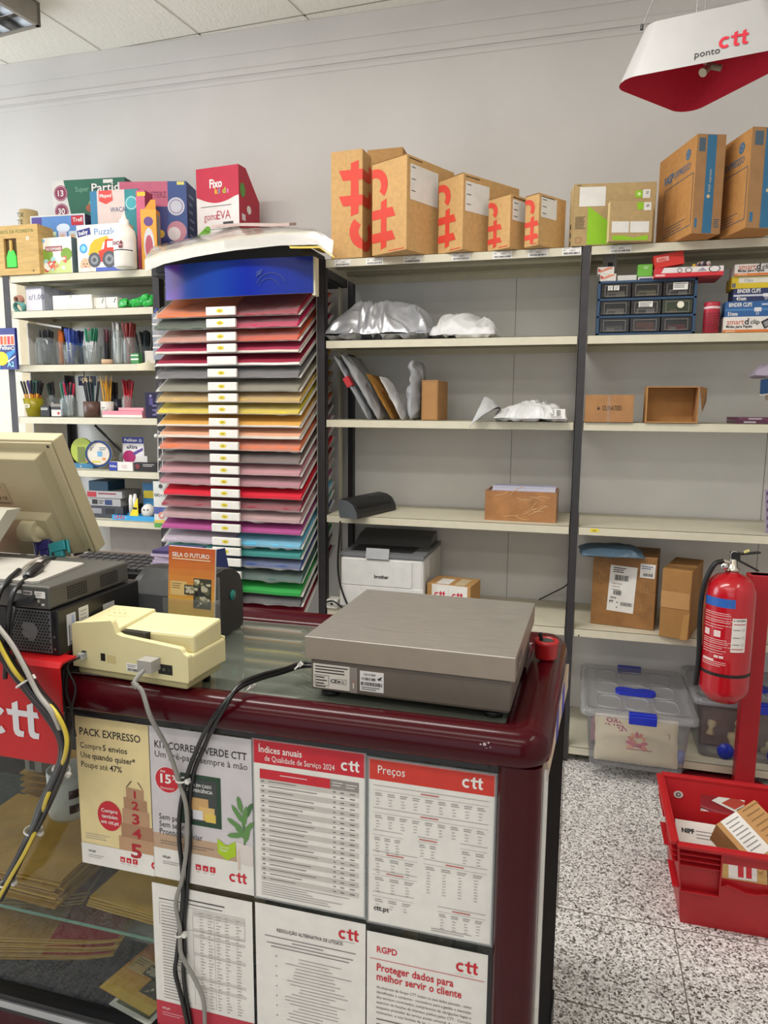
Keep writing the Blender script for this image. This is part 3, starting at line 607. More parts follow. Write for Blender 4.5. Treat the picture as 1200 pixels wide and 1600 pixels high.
Q = Fr((c.x-.03, 2.785-.0485, ZT+.08), (1, 0, 0), (0, 0, 1)); mb.text(Q, 'BIO', .004, .008, .022, M('#7a2430'), .001, .02); patch(mb, Q, .028, -.008, .052, .03, ['#6a1f2a', '#8d4a50', '#c9a0a0'], 8, 2, .004, .008); mb.build('label', o)
# memory game with round badges
B = crop(81, 188, 278, 3.03, ZT, .09, 5); mb = MB(); B.solid(mb, M('#35564c')); F = B.front; W_, H_ = B.w, B.h; mb.rect(F, 0, 0, W_, H_, M('#2f6a54', .5), .0006)
mb.poly(F, [(0, 0), (.06, 0), (.09, .1), (.075, .2), (.095, .3), (.06, H_), (0, H_)], M('#ddd8d2'), .0009)
for q, t_ in enumerate(('13', '30', '2')): mb.disc(F, .043, H_-.058-q*.082, .036, M('#8e3a56'), .0012, 22); mb.ring(F, .043, H_-.058-q*.082, .030, .033, M('#c9a3ae'), .0015); mb.text(F, t_, .043, H_-.071-q*.082, .038, WHITE, .0018, .02, 'c')
mb.text(F, 'Super', .12, H_-.055, .034, M('#7fae94'), .0012, 0., wid=.07); mb.text(F, 'Partidas', .20, H_-.06, .052, M('#1d2a24'), .0012, .05, wid=.205); mb.text(F, 'Partidas', .205, H_-.058, .052, WHITE, .0016, .02, wid=.195)
patch(mb, F, .1, .02, W_-.01, H_-.08, ['#8faf6a', '#c9b37a', '#a8614a', '#d9c6a0', '#5c8a58', '#b7c9a0', '#7a4a3c'], 40, 7, .012, .035); mb.rect(F, W_-.11, H_-.022, W_-.06, H_-.006, PAPER, .0014)
tag(mb.build('game_box', bevel=.001), 'big dark green board game with red round number badges, at the back', 'game')
B = crop(140, 212, 296, 2.94, ZT, .10, 4); mb = MB(); B.solid(mb, M('#c0506c')); F = B.front; W_, H_ = B.w, B.h; mb.rect(F, 0, 0, .035, H_, M('#3f86ad', .5)); mb.rect(F, .035, 0, W_*.72, H_, M('#e3cfc9', .5)); mb.rect(F, W_*.72, 0, W_, H_, M('#3a8f95', .5)); mb.poly(F, [(.045, H_), (.11, H_), (.115, H_-.045), (.08, H_-.06), (.045, H_-.045)], M('#e2524c'), .0011); mb.text(F, 'Maped', .05, H_-.03, .022, WHITE, .0014, .02); mb.text(F, 'WACAI', .10, H_-.095, .030, M('#4a5c86'), .0012, .01, wid=.08)
mb.disc(F, .10, .09, .045, M('#c98f72'), .0012, 16, .03); mb.disc(F, .15, .06, .035, M('#d8a88c'), .0014, 16, .02); patch(mb, F, .04, .01, W_*.7, .06, ['#8d8f92', '#d9d3cf', '#b7aaa3'], 9, 9, .008, .018); mb.disc(F, W_*.86, H_-.06, .032, M('#4fb0b8'), .0012); mb.ring(F, W_*.86, H_-.06, .024, .028, M('#bfe0e2'), .0015)
tag(mb.build('craft_kit_box', bevel=.001), 'pink and teal craft kit showing a hand, behind the glue bottle', 'game')
B = crop(212, 225, 297, 2.90, ZT, .07, 4); mb = MB(); B.solid(mb, M('#a83a58')); mb.rect(B.front, 0, 0, B.w, B.h, M('#cf6483', .5)); mb.rect(B.front, .006, B.h-.025, .045, B.h-.008, M('#e0c43a'), .0012)
tag(mb.build('craft_kit_box', bevel=.001), 'plain pink box with a yellow price sticker beside the teal craft kit', 'game')
B = crop(186, 279, 280, 3.0, ZT, .14, 12); mb = MB(); B.solid(mb, M('#34477c')); F = B.front; W_, H_ = B.w, B.h; mb.rect(F, 0, 0, W_, H_, M('#c8637f', .5), .0006); mb.rect(F, W_*.72, 0, W_, H_, M('#33508f', .5), .0009); mb.rect(F, W_*.45, .12, W_*.72, H_-.11, M('#343a78', .5), .0010)
mb.text(F, 'BOXRAFTERZ', .06, H_-.07, .036, M('#8d3a5c'), .0012, .02, wid=.16); mb.disc(F, W_*.84, H_-.11, .040, M('#d3d6e2'), .0013); mb.ring(F, W_*.84, H_-.11, .028, .031, M('#7a5a9a'), .0016); mb.disc(F, W_*.84, H_-.22, .046, M('#c88a98'), .0013); mb.disc(F, W_*.8, H_-.23, .03, M('#e3d8d8'), .0016)
mb.rect(F, W_*.86, H_-.016, W_*.97, H_-.002, M('#e6d878'), .0014); mb.disc(F, W_*.64, .07, .016, M('#7a3a86'), .0014); mb.disc(F, W_*.6, .20, .018, M('#d8b040'), .0015); mb.rect(F, W_*.5, .14, W_*.56, .22, M('#c9d0c8'), .0014); mb.lines(F, W_*.78, W_*.95, .02, 1, .01, .008, WHITE, .0014)
L = B.right; mb.lines(L, .03, .11, B.h-.06, 7, .035, .012, M('#8aa0c8'), rag=.5)
tag(mb.build('craft_kit_box', bevel=.001), 'big pink and blue craft set box with watch picture, right of the games', 'game')
B = crop(219, 240, 326, 2.835, ZT, .055, 14); mb = MB(); B.solid(mb, M('#df8f2a')); F = B.front; mb.rect(F, 0, 0, B.w, B.h, M('#e6a53c', .5), .0005); mb.disc(F, B.w*.5, B.h*.42, B.w*.34, M('#d5d7de'), .0012, 20, B.h*.28); mb.disc(F, B.w*.5, B.h*.38, B.w*.25, M('#b8566a'), .0015, 20, B.h*.2); mb.disc(F, B.w*.5, B.h*.8, B.w*.3, M('#6a4a8c'), .0012, 16, .02)
mb.poly(Fr(B.front.p(0, 0, -.02), B.X, B.Z), [(B.w*.1, B.h), (B.w*.9, B.h), (B.w*.9, B.h+.045), (B.w*.6, B.h+.045)], M('#e59a2c')); mb.rect(B.right, .01, .02, .045, B.h-.02, M('#8a8d92', .5))
tag(mb.build('toy_box', bevel=.001), 'narrow orange toy box with hanging tab beside the glue bottle', 'toy')
# red and white foam-sheet box, with a slanting lid corner
B = crop(306, 376, 262, 2.99, ZT+.0, .17, -6); mb = MB(); RD = M('#c22a44', .5); cut = B.d*.55
prof = [(0, 0), (B.d, 0), (B.d, B.h*.74), (B.d*.35, B.h), (0, B.h)]
mb.prism(B.right, prof, -B.w, 0, M('#b02138', .55)); F = B.front; W_, H_ = B.w, B.h; mb.rect(F, 0, 0, W_, H_, M('#e6dedb', .5), .0004)
mb.poly(F, [(0, H_-.12)]+[(W_*q/10, H_-.12-.03*math.sin(math.pi*q/10)) for q in range(1, 10)]+[(W_, H_-.125), (W_, H_), (0, H_)], RD, .0008)
mb.text(F, 'Fixo', W_*.32, H_-.085, .05, WHITE, .0013, .03, wid=.065)
for q, (ch, cl) in enumerate(zip('kids', ('#e5b53a', '#5aa0d8', '#a8c83a', '#e07ab0'))): mb.text(F, ch, W_*.44+q*.02, H_-.112, .034, M(cl), .0013, .03)
mb.lines(F, W_*.1, W_*.85, H_-.165, 1, .01, .004, GREYT); mb.text(F, 'goma', W_*.17, H_-.22, .045, M('#b0304c'), .0012, .0, wid=.07); mb.text(F, 'EVA', W_*.48, H_-.22, .052, M('#b0304c'), .0012, .0, wid=.07); mb.rect(F, W_*.62, H_-.248, W_*.86, H_-.232, M('#3c3c40')); mb.lines(F, W_*.28, W_*.85, H_-.262, 1, .01, .003, GREYT); mb.text(F, 'espuma EVA', W_*.36, H_-.295, .030, M('#b0304c'), .0012, .0, wid=.10); mb.rect(F, W_*.68, H_-.318, W_*.87, H_-.306, M('#3c3c40'))
G = F.sub(.03, .17, .65); mb.rect(G, -.03, -.017, .03, .017, M('#6fae35')); mb.disc(G, .03, 0, .017, M('#6fae35')); mb.disc(G, -.03, 0, .017, M('#6fae35')); mb.disc(G, .02, .006, .003, INK, .0014); mb.disc(G, .028, -.006, .003, INK, .0014)
for q, cl in enumerate(('#b8334e', '#e6dcd8', '#26262a', '#7a3a8c', '#2c3c90', '#4a9ad0', '#e488a8', '#3c9a58')): G = F.sub(W_*.45, .02, 1.2-q*.16); mb.rect(G, .03, -.009, .13, .012, M(cl), .0014+.00003*q)
mb.rect(F, W_*.42, .02, W_*.7, .1, M('#5fae6a'), .0018); R_ = B.right; mb.disc(R_, .08, H_*.62, .018, M('#e3dcd8')); mb.disc(R_, .03, H_*.78, .022, M('#5a8f3a'), .0008, 14, .03); mb.rect(R_, .02, H_*.5, .05, H_*.56, M('#e6d6d8'))
for q, cl in enumerate(('#26262a', '#c9a0a8', '#5a3a2a', '#4a8a4a')): mb.rect(R_, .03+q*.025, .05+.01*q, .06+q*.025, .16, M(cl), .0009+.0001*q)
o = mb.build('craft_foam_box', bevel=.0015); tag(o, 'red and white foam sheet box standing above the paper rack', 'box')
mb = MB(); mb.box(-1.765, -1.05, 2.96, 3.2, 1.9535, 1.9985, M('#4a4a4c', .6)); mb.build('back_shelf', RK)
# ------------------------------------------------------------------ pens, jars and stationery in the left bay
JAR = clear('jar_glass', '#dfe6e6', .10, .04, 1.0)
_pens = {}
def pen_mesh(kind, col, cap):
    """one pen standing on the origin, sharing mesh data between copies"""
    k = (kind, col, cap)
    if k in _pens: return _pens[k]
    mb = MB(); F = WORLD; b = M(col, .35); c = M(cap, .35)
    if kind == 'pen': mb.lathe([(0, 0), (.0022, .004), (.0042, .014), (.0042, .11)], F, b, 8); mb.lathe([(.0048, .09), (.005, .138), (.003, .142), (0, .142)], F, c, 8); mb.box(.004, .0062, -.0012, .0012, .105, .14, c)
    elif kind == 'pencil': mb.lathe([(0, 0), (.0036, .002), (.0036, .15)], F, b, 6, False); mb.lathe([(.0036, .15), (.0008, .17), (0, .172)], F, c, 6)
    else: mb.lathe([(0, 0), (.0075, .002), (.0075, .085), (.0065, .09)], F, b, 10); mb.lathe([(.0078, .085), (.0078, .13), (.006, .134), (0, .134)], F, c, 10)
    me = bpy.data.meshes.new(kind); me.from_pydata([tuple(v) for v in mb.v], [], mb.f)
    for m in mb.mats: me.materials.append(m)
    me.polygons.foreach_set('material_index', mb.m); me.polygons.foreach_set('use_smooth', mb.sm)
    _pens[k] = me; return me
def pens(c, r, n, kind, cols, label, group, tilt=.16, seed=1, scale=1.0, cat='pen'):
    rr = random.Random(seed)
    n = int(n*1.35)
    for i in range(n):
        a = 2*math.pi*(i/n+.03*rr.random()); q = r*(.35+.62*((i*7) % n)/n)
        col, cap = rr.choice(cols); o = bpy.data.objects.new(kind, pen_mesh(kind, col, cap)); C.objects.link(o)
        o.location = (c[0]+q*math.cos(a)*.55, c[1]+q*math.sin(a)*.55, c[2]+.003)
        tx, ty = tilt*math.cos(a)*q/r+(rr.random()-.5)*.06, tilt*math.sin(a)*q/r
        o.rotation_euler = (-ty, tx, rr.random()*6); s = 1.12*scale*(1+.07*(rr.random()-.5)); o.scale = (1, 1, s)
        tag(o, label, cat, group)
def cup(name, label, px, pb, Z, Y, r0, r1, h, mat, cat='pot', sticker=None, group=None):
    p = at(px, pb, Y=Y); F = Fr((p.x, Y, Z+.0005), (1, 0, 0), (0, 1, 0)); mb = MB(); t = .0016
    mb.lathe([(0, 0), (r0, 0), (r1, h), (r1-t, h), (r0-t, .002), (0, .002)], F, mat, 24); o = mb.build(name); tag(o, label, cat, group)
    if sticker:
        mb = MB(); mb.obox(Fr((p.x-.012, Y-r1-.001, Z+h*.5), (1, 0, 0), (0, 0, 1)), 0, .03, 0, .016, 0, .0006, M(sticker, .6)); mb.lines(Fr((p.x-.012, Y-r1-.0016, Z+h*.5), (1, 0, 0), (0, 0, 1)), .004, .026, .009, 2, .005, .002, INK); mb.build('label', o)
    return (p.x, Y, Z)
def jar(label, px, pb, Z, Y, r, h, name='glass_jar', group=None):
    p = at(px, pb, Y=Y); F = Fr((p.x, Y, Z+.0005), (1, 0, 0), (0, 1, 0)); mb = MB()
    mb.lathe([(0, 0), (r*.95, 0), (r, .008), (r, h*.8), (r*.88, h*.9), (r*.88, h), (r*.88-.002, h), (r*.86-.001, h*.9), (r-.002, h*.79), (r-.002, .009), (0, .004)], F, JAR, 24)
    tag(mb.build(name), label, 'jar', group); return (p.x, Y, Z)
BLKP = [('#222328', '#15161a'), ('#4a4c52', '#1a1b1e'), ('#5f6268', '#202125')]
BLUP = [('#c9ccd0', '#1f3f9c'), ('#2a4ba8', '#1c2f80'), ('#2f56b8', '#27408f')]
Z3, Z4, Z5, Z6, Z2_ = 1.598, 1.359, 1.117, .887, 1.841
c = jar('glass jar packed with black pens, leftmost jar on the upper pen shelf', 74, 568, Z3, 2.87, .048, .125); pens(c, .042, 16, 'pen', BLKP, 'black pen standing in the leftmost glass jar', 'black pens in the leftmost jar', .2, 3)
c = jar('slim glass jar of orange pens between black and blue pens', 96, 568, Z3, 2.90, .026, .11); pens(c, .022, 6, 'pen', [('#e0813a', '#d9702c')], 'orange pen in the slim jar beside the black pens', 'orange pens in the slim jar', .1, 4)
c = cup('plastic_cup', 'clear cup of blue pens on the upper pen shelf', 112, 568, Z3, 2.86, .032, .036, .09, JAR); pens(c, .033, 12, 'pen', BLUP, 'blue pen standing in the clear cup', 'blue pens in the clear cup', .18, 5)
c = cup('plastic_cup', 'second clear cup of dark blue pens behind the first blue pens', 126, 566, Z3, 2.93, .032, .036, .09, JAR); pens(c, .033, 9, 'pen', [('#3b6ba0', '#1f3070'), ('#2d5f96', '#24306b')], 'dark blue pen in the second clear cup', 'dark blue pens in the second cup', .16, 6)
c = cup('plastic_cup', 'clear cup of white pens with green and red caps', 146, 567, Z3, 2.86, .034, .040, .085, JAR); pens(c, .036, 12, 'pen', [('#d8dadb', '#1d7a58'), ('#dcdcdc', '#1f6a4c'), ('#d8d4d2', '#a82a3c')], 'white pen with coloured cap in the clear cup', 'white pens with green and red caps', .24, 7)
c = cup('wooden_block', 'small low wooden block holding black markers upright', 168, 567, Z3, 2.855, .026, .026, .022, M('#c9a888', .7)); pens(c, .024, 7, 'pen', [('#2a2629', '#3a2a2e'), ('#1d1d20', '#5a2630')], 'black marker pen standing in the wooden block', 'black markers in the wooden block', .04, 8, .95)
c = jar('tall glass jar of clear pens beside the red brown pens', 186, 566, Z3, 2.87, .026, .15); pens(c, .021, 7, 'pen', [('#e3e3e0', '#c9c8c4'), ('#d6d6d2', '#8d8a88')], 'clear pen in the tall glass jar', 'clear pens in the tall jar', .08, 9, 1.15)
c = jar('tall glass jar of red brown pens', 204, 566, Z3, 2.87, .032, .12); pens(c, .029, 10, 'pen', [('#8d4a3c', '#7a2c2c'), ('#9c5a48', '#8a3430')], 'red brown pen in the tall glass jar', 'red brown pens in the jar', .16, 10, 1.15)
c = cup('plastic_cup', 'clear cup of dark slate pens at the right end of the upper pen shelf', 228, 562, Z3, 3.0, .04, .046, .09, JAR); pens(c, .042, 14, 'pen', [('#4a555e', '#39424a'), ('#5c6870', '#2f383f')], 'slate pen in the cup at the right end', 'slate pens at the right end', .2, 11)
def sbox(name, label, px0, px1, top, Y, Z, d, col, cat='box', rz=0, rough=.55, face=None, group=None, bevel=.001):
    B = crop(px0, px1, top, Y, Z+.0005, d, rz); mb = MB(); B.solid(mb, M(col, rough))
    if face: face(mb, B.front, B.w, B.h, B)
    return tag(mb.build(name, bevel=bevel), label, cat, group)
# upper shelf with boxes and bows
mb = MB()
B = crop(39, 68, 449, 2.85, Z2_+.0005, .24); clb = clear('clear_plastic_box', '#d6d9e2', .30, .12); B.tray(mb, clb, .003); mb.obox(B.base, -.002, B.w+.002, -.002, B.d+.002, B.h, B.h+.004, clb); o = mb.build('plastic_box'); tag(o, 'clear plastic box with a handwritten price paper, left on the second shelf', 'box')
mb = MB(); F = B.front; mb.obox(F, .004, B.w-.012, .004, B.h-.006, .0006, .0014, M('#e3dfe6', .7)); mb.text(F, 'c/1,00', .02, B.h*.5, .034, M('#4a4668'), .002, .0); mb.build('price_paper', o)
for (px, py, col, nm) in ((30, 470, '#7fc4bd', 'teal'), (29, 460, '#dba08c', 'salmon pink')):
    p = at(px, py, Y=2.865); F = Fr((p.x, 2.865, p.z), (1, 0, .25), (0, -.35, 1)); mb = MB(); r = .024 if nm == 'teal' else .017
    zc = Z2_+.026 if nm == 'teal' else Z2_+.06; F.O.z = zc
    for q in range(5): mb.tube([F.p((r-.003*q*.3)*math.cos(t*.4), (r)*math.sin(t*.4), -.012+.006*q) for t in range(17)], .0038, M(col, .6), 6)
    tag(mb.build('hair_band'), f'{nm} coiled hair band lying left of the clear plastic box', 'hair band')
sbox('cardboard_box', 'long plain white box in the middle of the second left shelf', 82, 143, 461, 2.83, Z2_, .12, '#e2dfd5', face=lambda m, F, w, h, B: m.disc(F, w*.47, h*.9, .006, M('#b9b5aa')))
def tick(m, F, w, h, B): m.poly(F, [(w*.68, h*.5), (w*.74, h*.5), (w*.9, h*.92), (w*.84, h*.92)], M('#4a4844')); m.poly(F, [(w*.05, h*.05), (w*.09, h*.05), (w*.14, h*.3), (w*.10, h*.3)], M('#7a7872'))
sbox('small_box', 'small white box with dark tick, next to the long white box', 146, 164, 465, 2.84, Z2_, .06, '#e6e2d8', face=tick)
sbox('small_box', 'small white box with dark tick, beside the green bows', 165, 183, 464, 2.84, Z2_, .06, '#e6e2d8', face=tick)
for k, (px, py, s_) in enumerate(((193, 476, 1), (203, 474, .9), (212, 474, 1.05), (222, 470, 1), (230, 474, 1.1), (237, 465, .9), (228, 463, .8))):
    p = at(px, py, Y=2.85+.02*(k % 2)); mb = MB(); F = Fr((p.x-.02, p.y, Z2_+.004+max(0, p.z-Z2_-.02)*.8), (1, .3*(k % 3-1), .2), (0, .4, 1))
    mb.pouch(F, .046*s_, .036*s_, .008, M('#2fb24a', .25, noise=.15, ns=60), k, .006, 60, 10, 8); tag(mb.build('gift_bow'), 'shiny green gift bow in the heap at the right of the second left shelf', 'gift bow', 'green gift bows')
# end of the upper pen shelf
sbox('small_box', 'little white tray box with blue tops at the right end of the upper pen shelf', 226, 241, 548, 2.84, Z3, .07, '#d9d2c6', rz=8, face=lambda m, F, w, h, B: [m.rect(B.top, .004, .004, w-.004, .05, M('#3a52b0')), m.rect(B.top, .006, .01, w-.02, .02, M('#e2e2ea'), .0012)])
sbox('small_box', 'small green and white box standing before the red brown pens', 204, 216, 552, 2.825, Z3, .03, '#3f8a4a', face=lambda m, F, w, h, B: [m.rect(F, 0, h*.35, w, h*.5, WHITE), m.rect(F, 0, h*.75, w, h*.85, WHITE)])
mb = MB(); p, q = at(214, 566, Y=2.807), at(242, 566, Y=2.807)
mb.surf(lambda a, b: Vector((p.x+(q.x-p.x)*a, 2.8075-.045*a*a*b-.002, Z3-.031+.03*b+.012*a*a*b)), 12, 4, M('#d9cfae', .7)); mb.surf(lambda a, b: Vector((p.x+(q.x-p.x)*a, 2.8070-.045*a*a*b-.0025, Z3-.031+.03*b+.012*a*a*b)), 12, 4, M('#d9cfae', .7)); tag(mb.build('price_tag'), 'curling cream price strip on the right end of the upper pen shelf', 'price tag')
# lower pen shelf
c = cup('tapered_cup', 'tapering yellow green cup full of orange striped pens', 54, 650, Z4, 2.86, .03, .047, .085, clear('lime_plastic', '#c3b92c', .5, .2), sticker='#e0dac0'); pens(c, .034, 14, 'pen', [('#e0992c', '#1d7a58'), ('#e0992c', '#24252a'), ('#dd8f2a', '#1b1c20'), ('#e09a30', '#4a3f8c')], 'orange pen with dark cap in the yellow green cup', 'orange pens in the yellow green cup', .3, 21, 1.05)
c = cup('plastic_cup', 'clear waisted cup of grey and green pens behind two small black boxes', 84, 648, Z4, 2.91, .026, .03, .09, JAR); pens(c, .026, 8, 'pen', [('#8d9294', '#3c4042'), ('#6f7a76', '#2f5a48'), ('#9a9c9e', '#2a2b2e')], 'grey pen in the clear waisted cup', 'grey pens in the waisted cup', .12, 22)
def blk(m, F, w, h, B): m.rect(F, .003, h*.62, w*.8, h*.82, M('#c9c7c0')); m.lines(F, .006, w*.75, h*.7, 1, .01, .002, INK, .0014)
sbox('small_box', 'small black box before the yellow green cup', 63, 77, 634, 2.825, Z4, .03, '#17181c', face=blk)
sbox('small_box', 'small black and white box with a red mark, beside the small plain black box', 79, 96, 631, 2.825, Z4, .04, '#24262a', face=lambda m, F, w, h, B: [m.rect(F, .003, .003, w-.004, h*.55, M('#d9d2cc')), m.disc(F, w*.7, h*.28, .007, M('#b8424a'), .0012), m.rect(F, 0, h*.78, w, h, M('#8d857a'))])
c = jar('short glass jar of coloured markers and a white correction pen', 108, 648, Z4, 2.86, .04, .09); pens(c, .034, 9, 'pen', [('#c8ccd0', '#c02a48'), ('#5f8a7a', '#2a6a58'), ('#d0d2d4', '#2b2c30'), ('#9aa0b8', '#34406a')], 'mixed marker pen in the short glass jar', 'mixed markers in the short glass jar', .26, 23)
c = cup('mug', 'dark brown round mug of black pencils', 144, 650, Z4, 2.86, .036, .037, .072, M('#5a4138', .4)); pens(c, .032, 12, 'pencil', [('#26262a', '#d3bb92'), ('#2f3034', '#c8ad80'), ('#1f4a52', '#2a5a62')], 'dark pencil in the brown mug', 'dark pencils in the brown mug', .24, 24, .95, 'pencil')
c = cup('pencil_pot', 'white labelled pot of yellow pencils', 168, 642, Z4, 2.88, .028, .030, .072, M('#ded9d0', .6), sticker='#f0ece4'); pens(c, .026, 8, 'pencil', [('#d9a63a', '#e6cfa0'), ('#cf9a34', '#dfc08a')], 'yellow pencil in the white labelled pot', 'yellow pencils in the white pot', .22, 25, 1.0, 'pencil')
c = cup('plastic_cup', 'dark cup of black pens between yellow pencils and red pens', 182, 642, Z4, 2.94, .022, .026, .085, M('#2a2d38', .4)); pens(c, .02, 5, 'pen', BLKP, 'black pen in the dark cup', 'black pens in the dark cup', .15, 26)
c = jar('glass jar of red pens with stickers on the lower pen shelf', 201, 642, Z4+.0, 2.90, .03, .1); pens(c, .026, 10, 'pen', [('#b8202c', '#a5182a'), ('#c42a36', '#8f1424')], 'red pen in the glass jar', 'red pens in the glass jar', .16, 27, 1.05)
sbox('flat_box', 'long flat pink box lying before the red pens', 160, 222, 642, 2.825, Z4, .05, '#dd8f9c', face=lambda m, F, w, h, B: m.rect(F, 0, 0, w, h*.4, M('#e9dcd6')))
sbox('flat_box', 'short flat pink box stacked on the long pink box', 185, 224, 637, 2.835, Z4+.018, .04, '#e3a0a8', face=lambda m, F, w, h, B: m.rect(F, 0, h*.3, w, h*.55, M('#c96a80')))
sbox('upright_box', 'dark navy pen box standing at the right end of the lower pen shelf', 226, 246, 613, 2.815, Z4, .03, '#231f42', rz=10, face=lambda m, F, w, h, B: [m.disc(F, w*.4, h*.86, .006, M('#9a92b8')), m.rect(F, w*.3, h*.5, w*.55, h*.78, M('#56508a')), m.lines(F, w*.5, w*.85, h*.45, 4, .02, .007, M('#7d78a8'))])
B = crop(122, 149, 588, 2.99, Z4+.15, .003); mb = MB(); B.solid(mb, M('#26306a', .4)); mb.text(B.front, 'uni', .01, B.h*.55, .03, WHITE, .001, .02); mb.box(B.c.x+.03, B.c.x+.034, 2.985, 2.995, Z4+.15+B.h, Z3-.014, CHROME); tag(mb.build('hanging_pack'), 'dark blue pen pack hanging above the brown mug', 'pack')
p = at(210, 565, Y=2.95)
# pack of colouring pens hanging on the left post
p0, p1 = at(-24, 515, Y=2.77), at(28, 577, Y=2.77); B = Bx((p0.x, 2.765, p1.z), p1.x-p0.x, .014, p0.z-p1.z+.004); mb = MB(); B.solid(mb, M('#26307e', .4)); F = B.front; W_, H_ = B.w, B.h
mb.rect(F, .006, H_*.58, W_-.004, H_*.84, M('#e3d3cc'));
for q, cl in enumerate(('#e8c43a', '#3a8f5a', '#7a3a8c', '#c03a7a', '#e8583a', '#e07a3a', '#d83a4a', '#e0623a')): mb.rect(F, W_*.06+q*W_*.115, H_*.60, W_*.06+q*W_*.115+W_*.085, H_*.80, M(cl), .0012)
mb.text(F, 'Pelikan', W_*.50, H_*.48, .026, WHITE, .0014, .02, wid=W_*.36); mb.ring(F, W_*.92, H_*.51, .006, .009, WHITE, .0014); mb.disc(F, W_*.52, H_*.26, W_*.22, M('#f0d52a'), .0013, 20, H_*.17); mb.poly(F, [(W_*.7, H_*.2), (W_*.98, H_*.42), (W_*.98, H_*.48), (W_*.7, H_*.4)], M('#3a8fd8'), .0012); mb.poly(F, [(W_*.72, H_*.16), (W_*.98, H_*.30), (W_*.98, H_*.33), (W_*.72, H_*.21)], WHITE, .0015); mb.text(F, 'A2', W_*.7, .012, .032, M('#8ad0f0'), .0014, .03); mb.disc(F, W_*.42, H_*.05, .012, M('#3a86d0'), .0013)
mb.tube([B.front.p(W_*.78, H_-.01, -.01), B.front.p(W_*.78, H_-.01, -.05)], .0035, M('#55575c', .3, .8), 8)
tag(mb.build('colouring_pen_pack', loc=(p0.x+W_/2, 2.772, p1.z)), 'blue pack of colouring pens hanging on the far left shelf post', 'pack')
# fifth shelf: dispensers, tin and packs
def dsk(px, py, r, cols, lb):
    p = at(px, py, Y=2.90); mb = MB(); F = Fr((p.x, 2.90, Z5+r+.02), (1, 0, 0), (0, 0, 1)); mb.prism(F, [(r*math.cos(t*.3), r*math.sin(t*.3)) for t in range(21)], -.01, 0, M(cols[0], .4)); mb.rect(F, -r*.4, -r*.9, r*.3, r*.3, M(cols[1])); mb.poly(F, [(r*.3, -r*.8), (r*.9, -r*.7), (r*.9, r*.0), (r*.5, 0)], M(cols[2])); mb.box(p.x-r, p.x+r, 2.895, 2.93, Z5+.0005, Z5+.022, M('#3d7fa8', .5)); mb.text(Fr((p.x-.01, 2.895, Z5+.004), (1, 0, 0), (0, 0, 1)), 'e', 0, 0, .02, WHITE)
    tag(mb.build('dispenser'), lb, 'dispenser')
dsk(128, 705, .062, ('#a9b83c', '#6f7a3a', '#dd7a6c'), 'round lime green and pink dispenser card on a blue foot')
p = at(158, 704, Y=2.86); F = Fr((p.x, 2.84, Z5+.074), (1, .25, 0), (0, .06, 1)); mb = MB(); r = .062
mb.lathe([(0, .0), (r*.97, 0), (r, -.006), (r, -.02), (r*.95, -.022), (r*.95, -.14), (0, -.14)], F, clear('tin_plastic', '#e3e2da', .35, .1), 28); o = mb.build('round_tub'); tag(o, 'round see-through tub lying on its side, its white lid facing out', 'tub')
mb = MB(); mb.ring(F, 0, 0, r*.84, r, M('#24447c', .4), .001, 0, 360, 32); mb.disc(F, 0, 0, r*.84, M('#e3ded2', .5), .0012, 28); mb.ring(F, 0, 0, r*.80, r*.83, M('#c9a06a'), .0016, 0, 360, 28); mb.text(F.sub(-.036, .012, .9), 'GIOTTO', 0, 0, .022, M('#3a3a4a'), .002, .02, wid=.055); mb.rect(F, -.005, -.012, .018, .012, M('#7ab0d8'), .002); mb.rect(F, .018, -.03, .034, -.018, M('#e09a5a'), .002); mb.lines(F, .005, .04, .026, 2, .008, .003, M('#5a6a8a'), .002); mb.rect(F, -.03, -.04, .01, -.032, M('#e0cf5a'), .002); mb.build('lid', o, label='white and blue printed lid')
for q in range(9):
    rr = random.Random(q); mb = MB(); a = Vector((p.x-.03+.05*rr.random(), 2.87+.05*rr.random(), Z5+.012+.03*rr.random())); mb.tube([a, a+Vector((.03*(rr.random()-.3), .03, .02*rr.random()))], .006, M(rr.choice(['#d9dc8a', '#c9cfa0', '#e3e0c8']), .7), 8); tag(mb.build('chalk'), 'pale chalk piece inside the see-through round tub', 'chalk', 'chalk pieces in the round tub')
B = crop(191, 224, 683, 2.90, Z5+.03, .006); mb = MB(); B.solid(mb, M('#e6e2e4', .4)); F = B.front; W_, H_ = B.w, B.h; mb.rect(F, 0, H_*.76, W_, H_, M('#26308c')); mb.text(F, 'Pelikan', W_*.1, H_*.83, .02, WHITE, .0013, .02, wid=W_*.6); mb.ring(F, W_*.85, H_*.87, .004, .007, WHITE, .0013); mb.text(F, 'eXtra', W_*.2, H_*.56, .024, M('#3a3a50'), .0013, .02, wid=W_*.5); mb.disc(F, W_*.3, .03, .034, M('#b0286a'), .0011, 18, .03); mb.poly(F, [(W_*.5, H_*.3), (W_*.95, H_*.5), (W_*.95, H_*.6), (W_*.5, H_*.42)], M('#5a4a94'), .0014); mb.rect(F, W_*.62, .0, W_*1.15, .035, M('#e2dedc'), .0009)
mb.obox(B.base, .01, B.w-.01, 0, .03, -.0295, 0, M('#8d8a90', .6)); tag(mb.build('blister_pack'), 'white pack with blue header and pink picture beside the round tub', 'pack')
sbox('long_box', 'long white box with a blue oval end, in front on the fifth left shelf', 170, 207, 722, 2.82, Z5, .03, '#e6e0da', face=lambda m, F, w, h, B: [m.rect(F, 0, 0, w*.36, h, M('#26389c')), m.text(F, 'Pelikan', w*.05, h*.4, .014, WHITE, .0013, .02, wid=w*.28), m.rect(F, w*.55, h*.3, w*.75, h*.7, M('#d8c6c0'))])
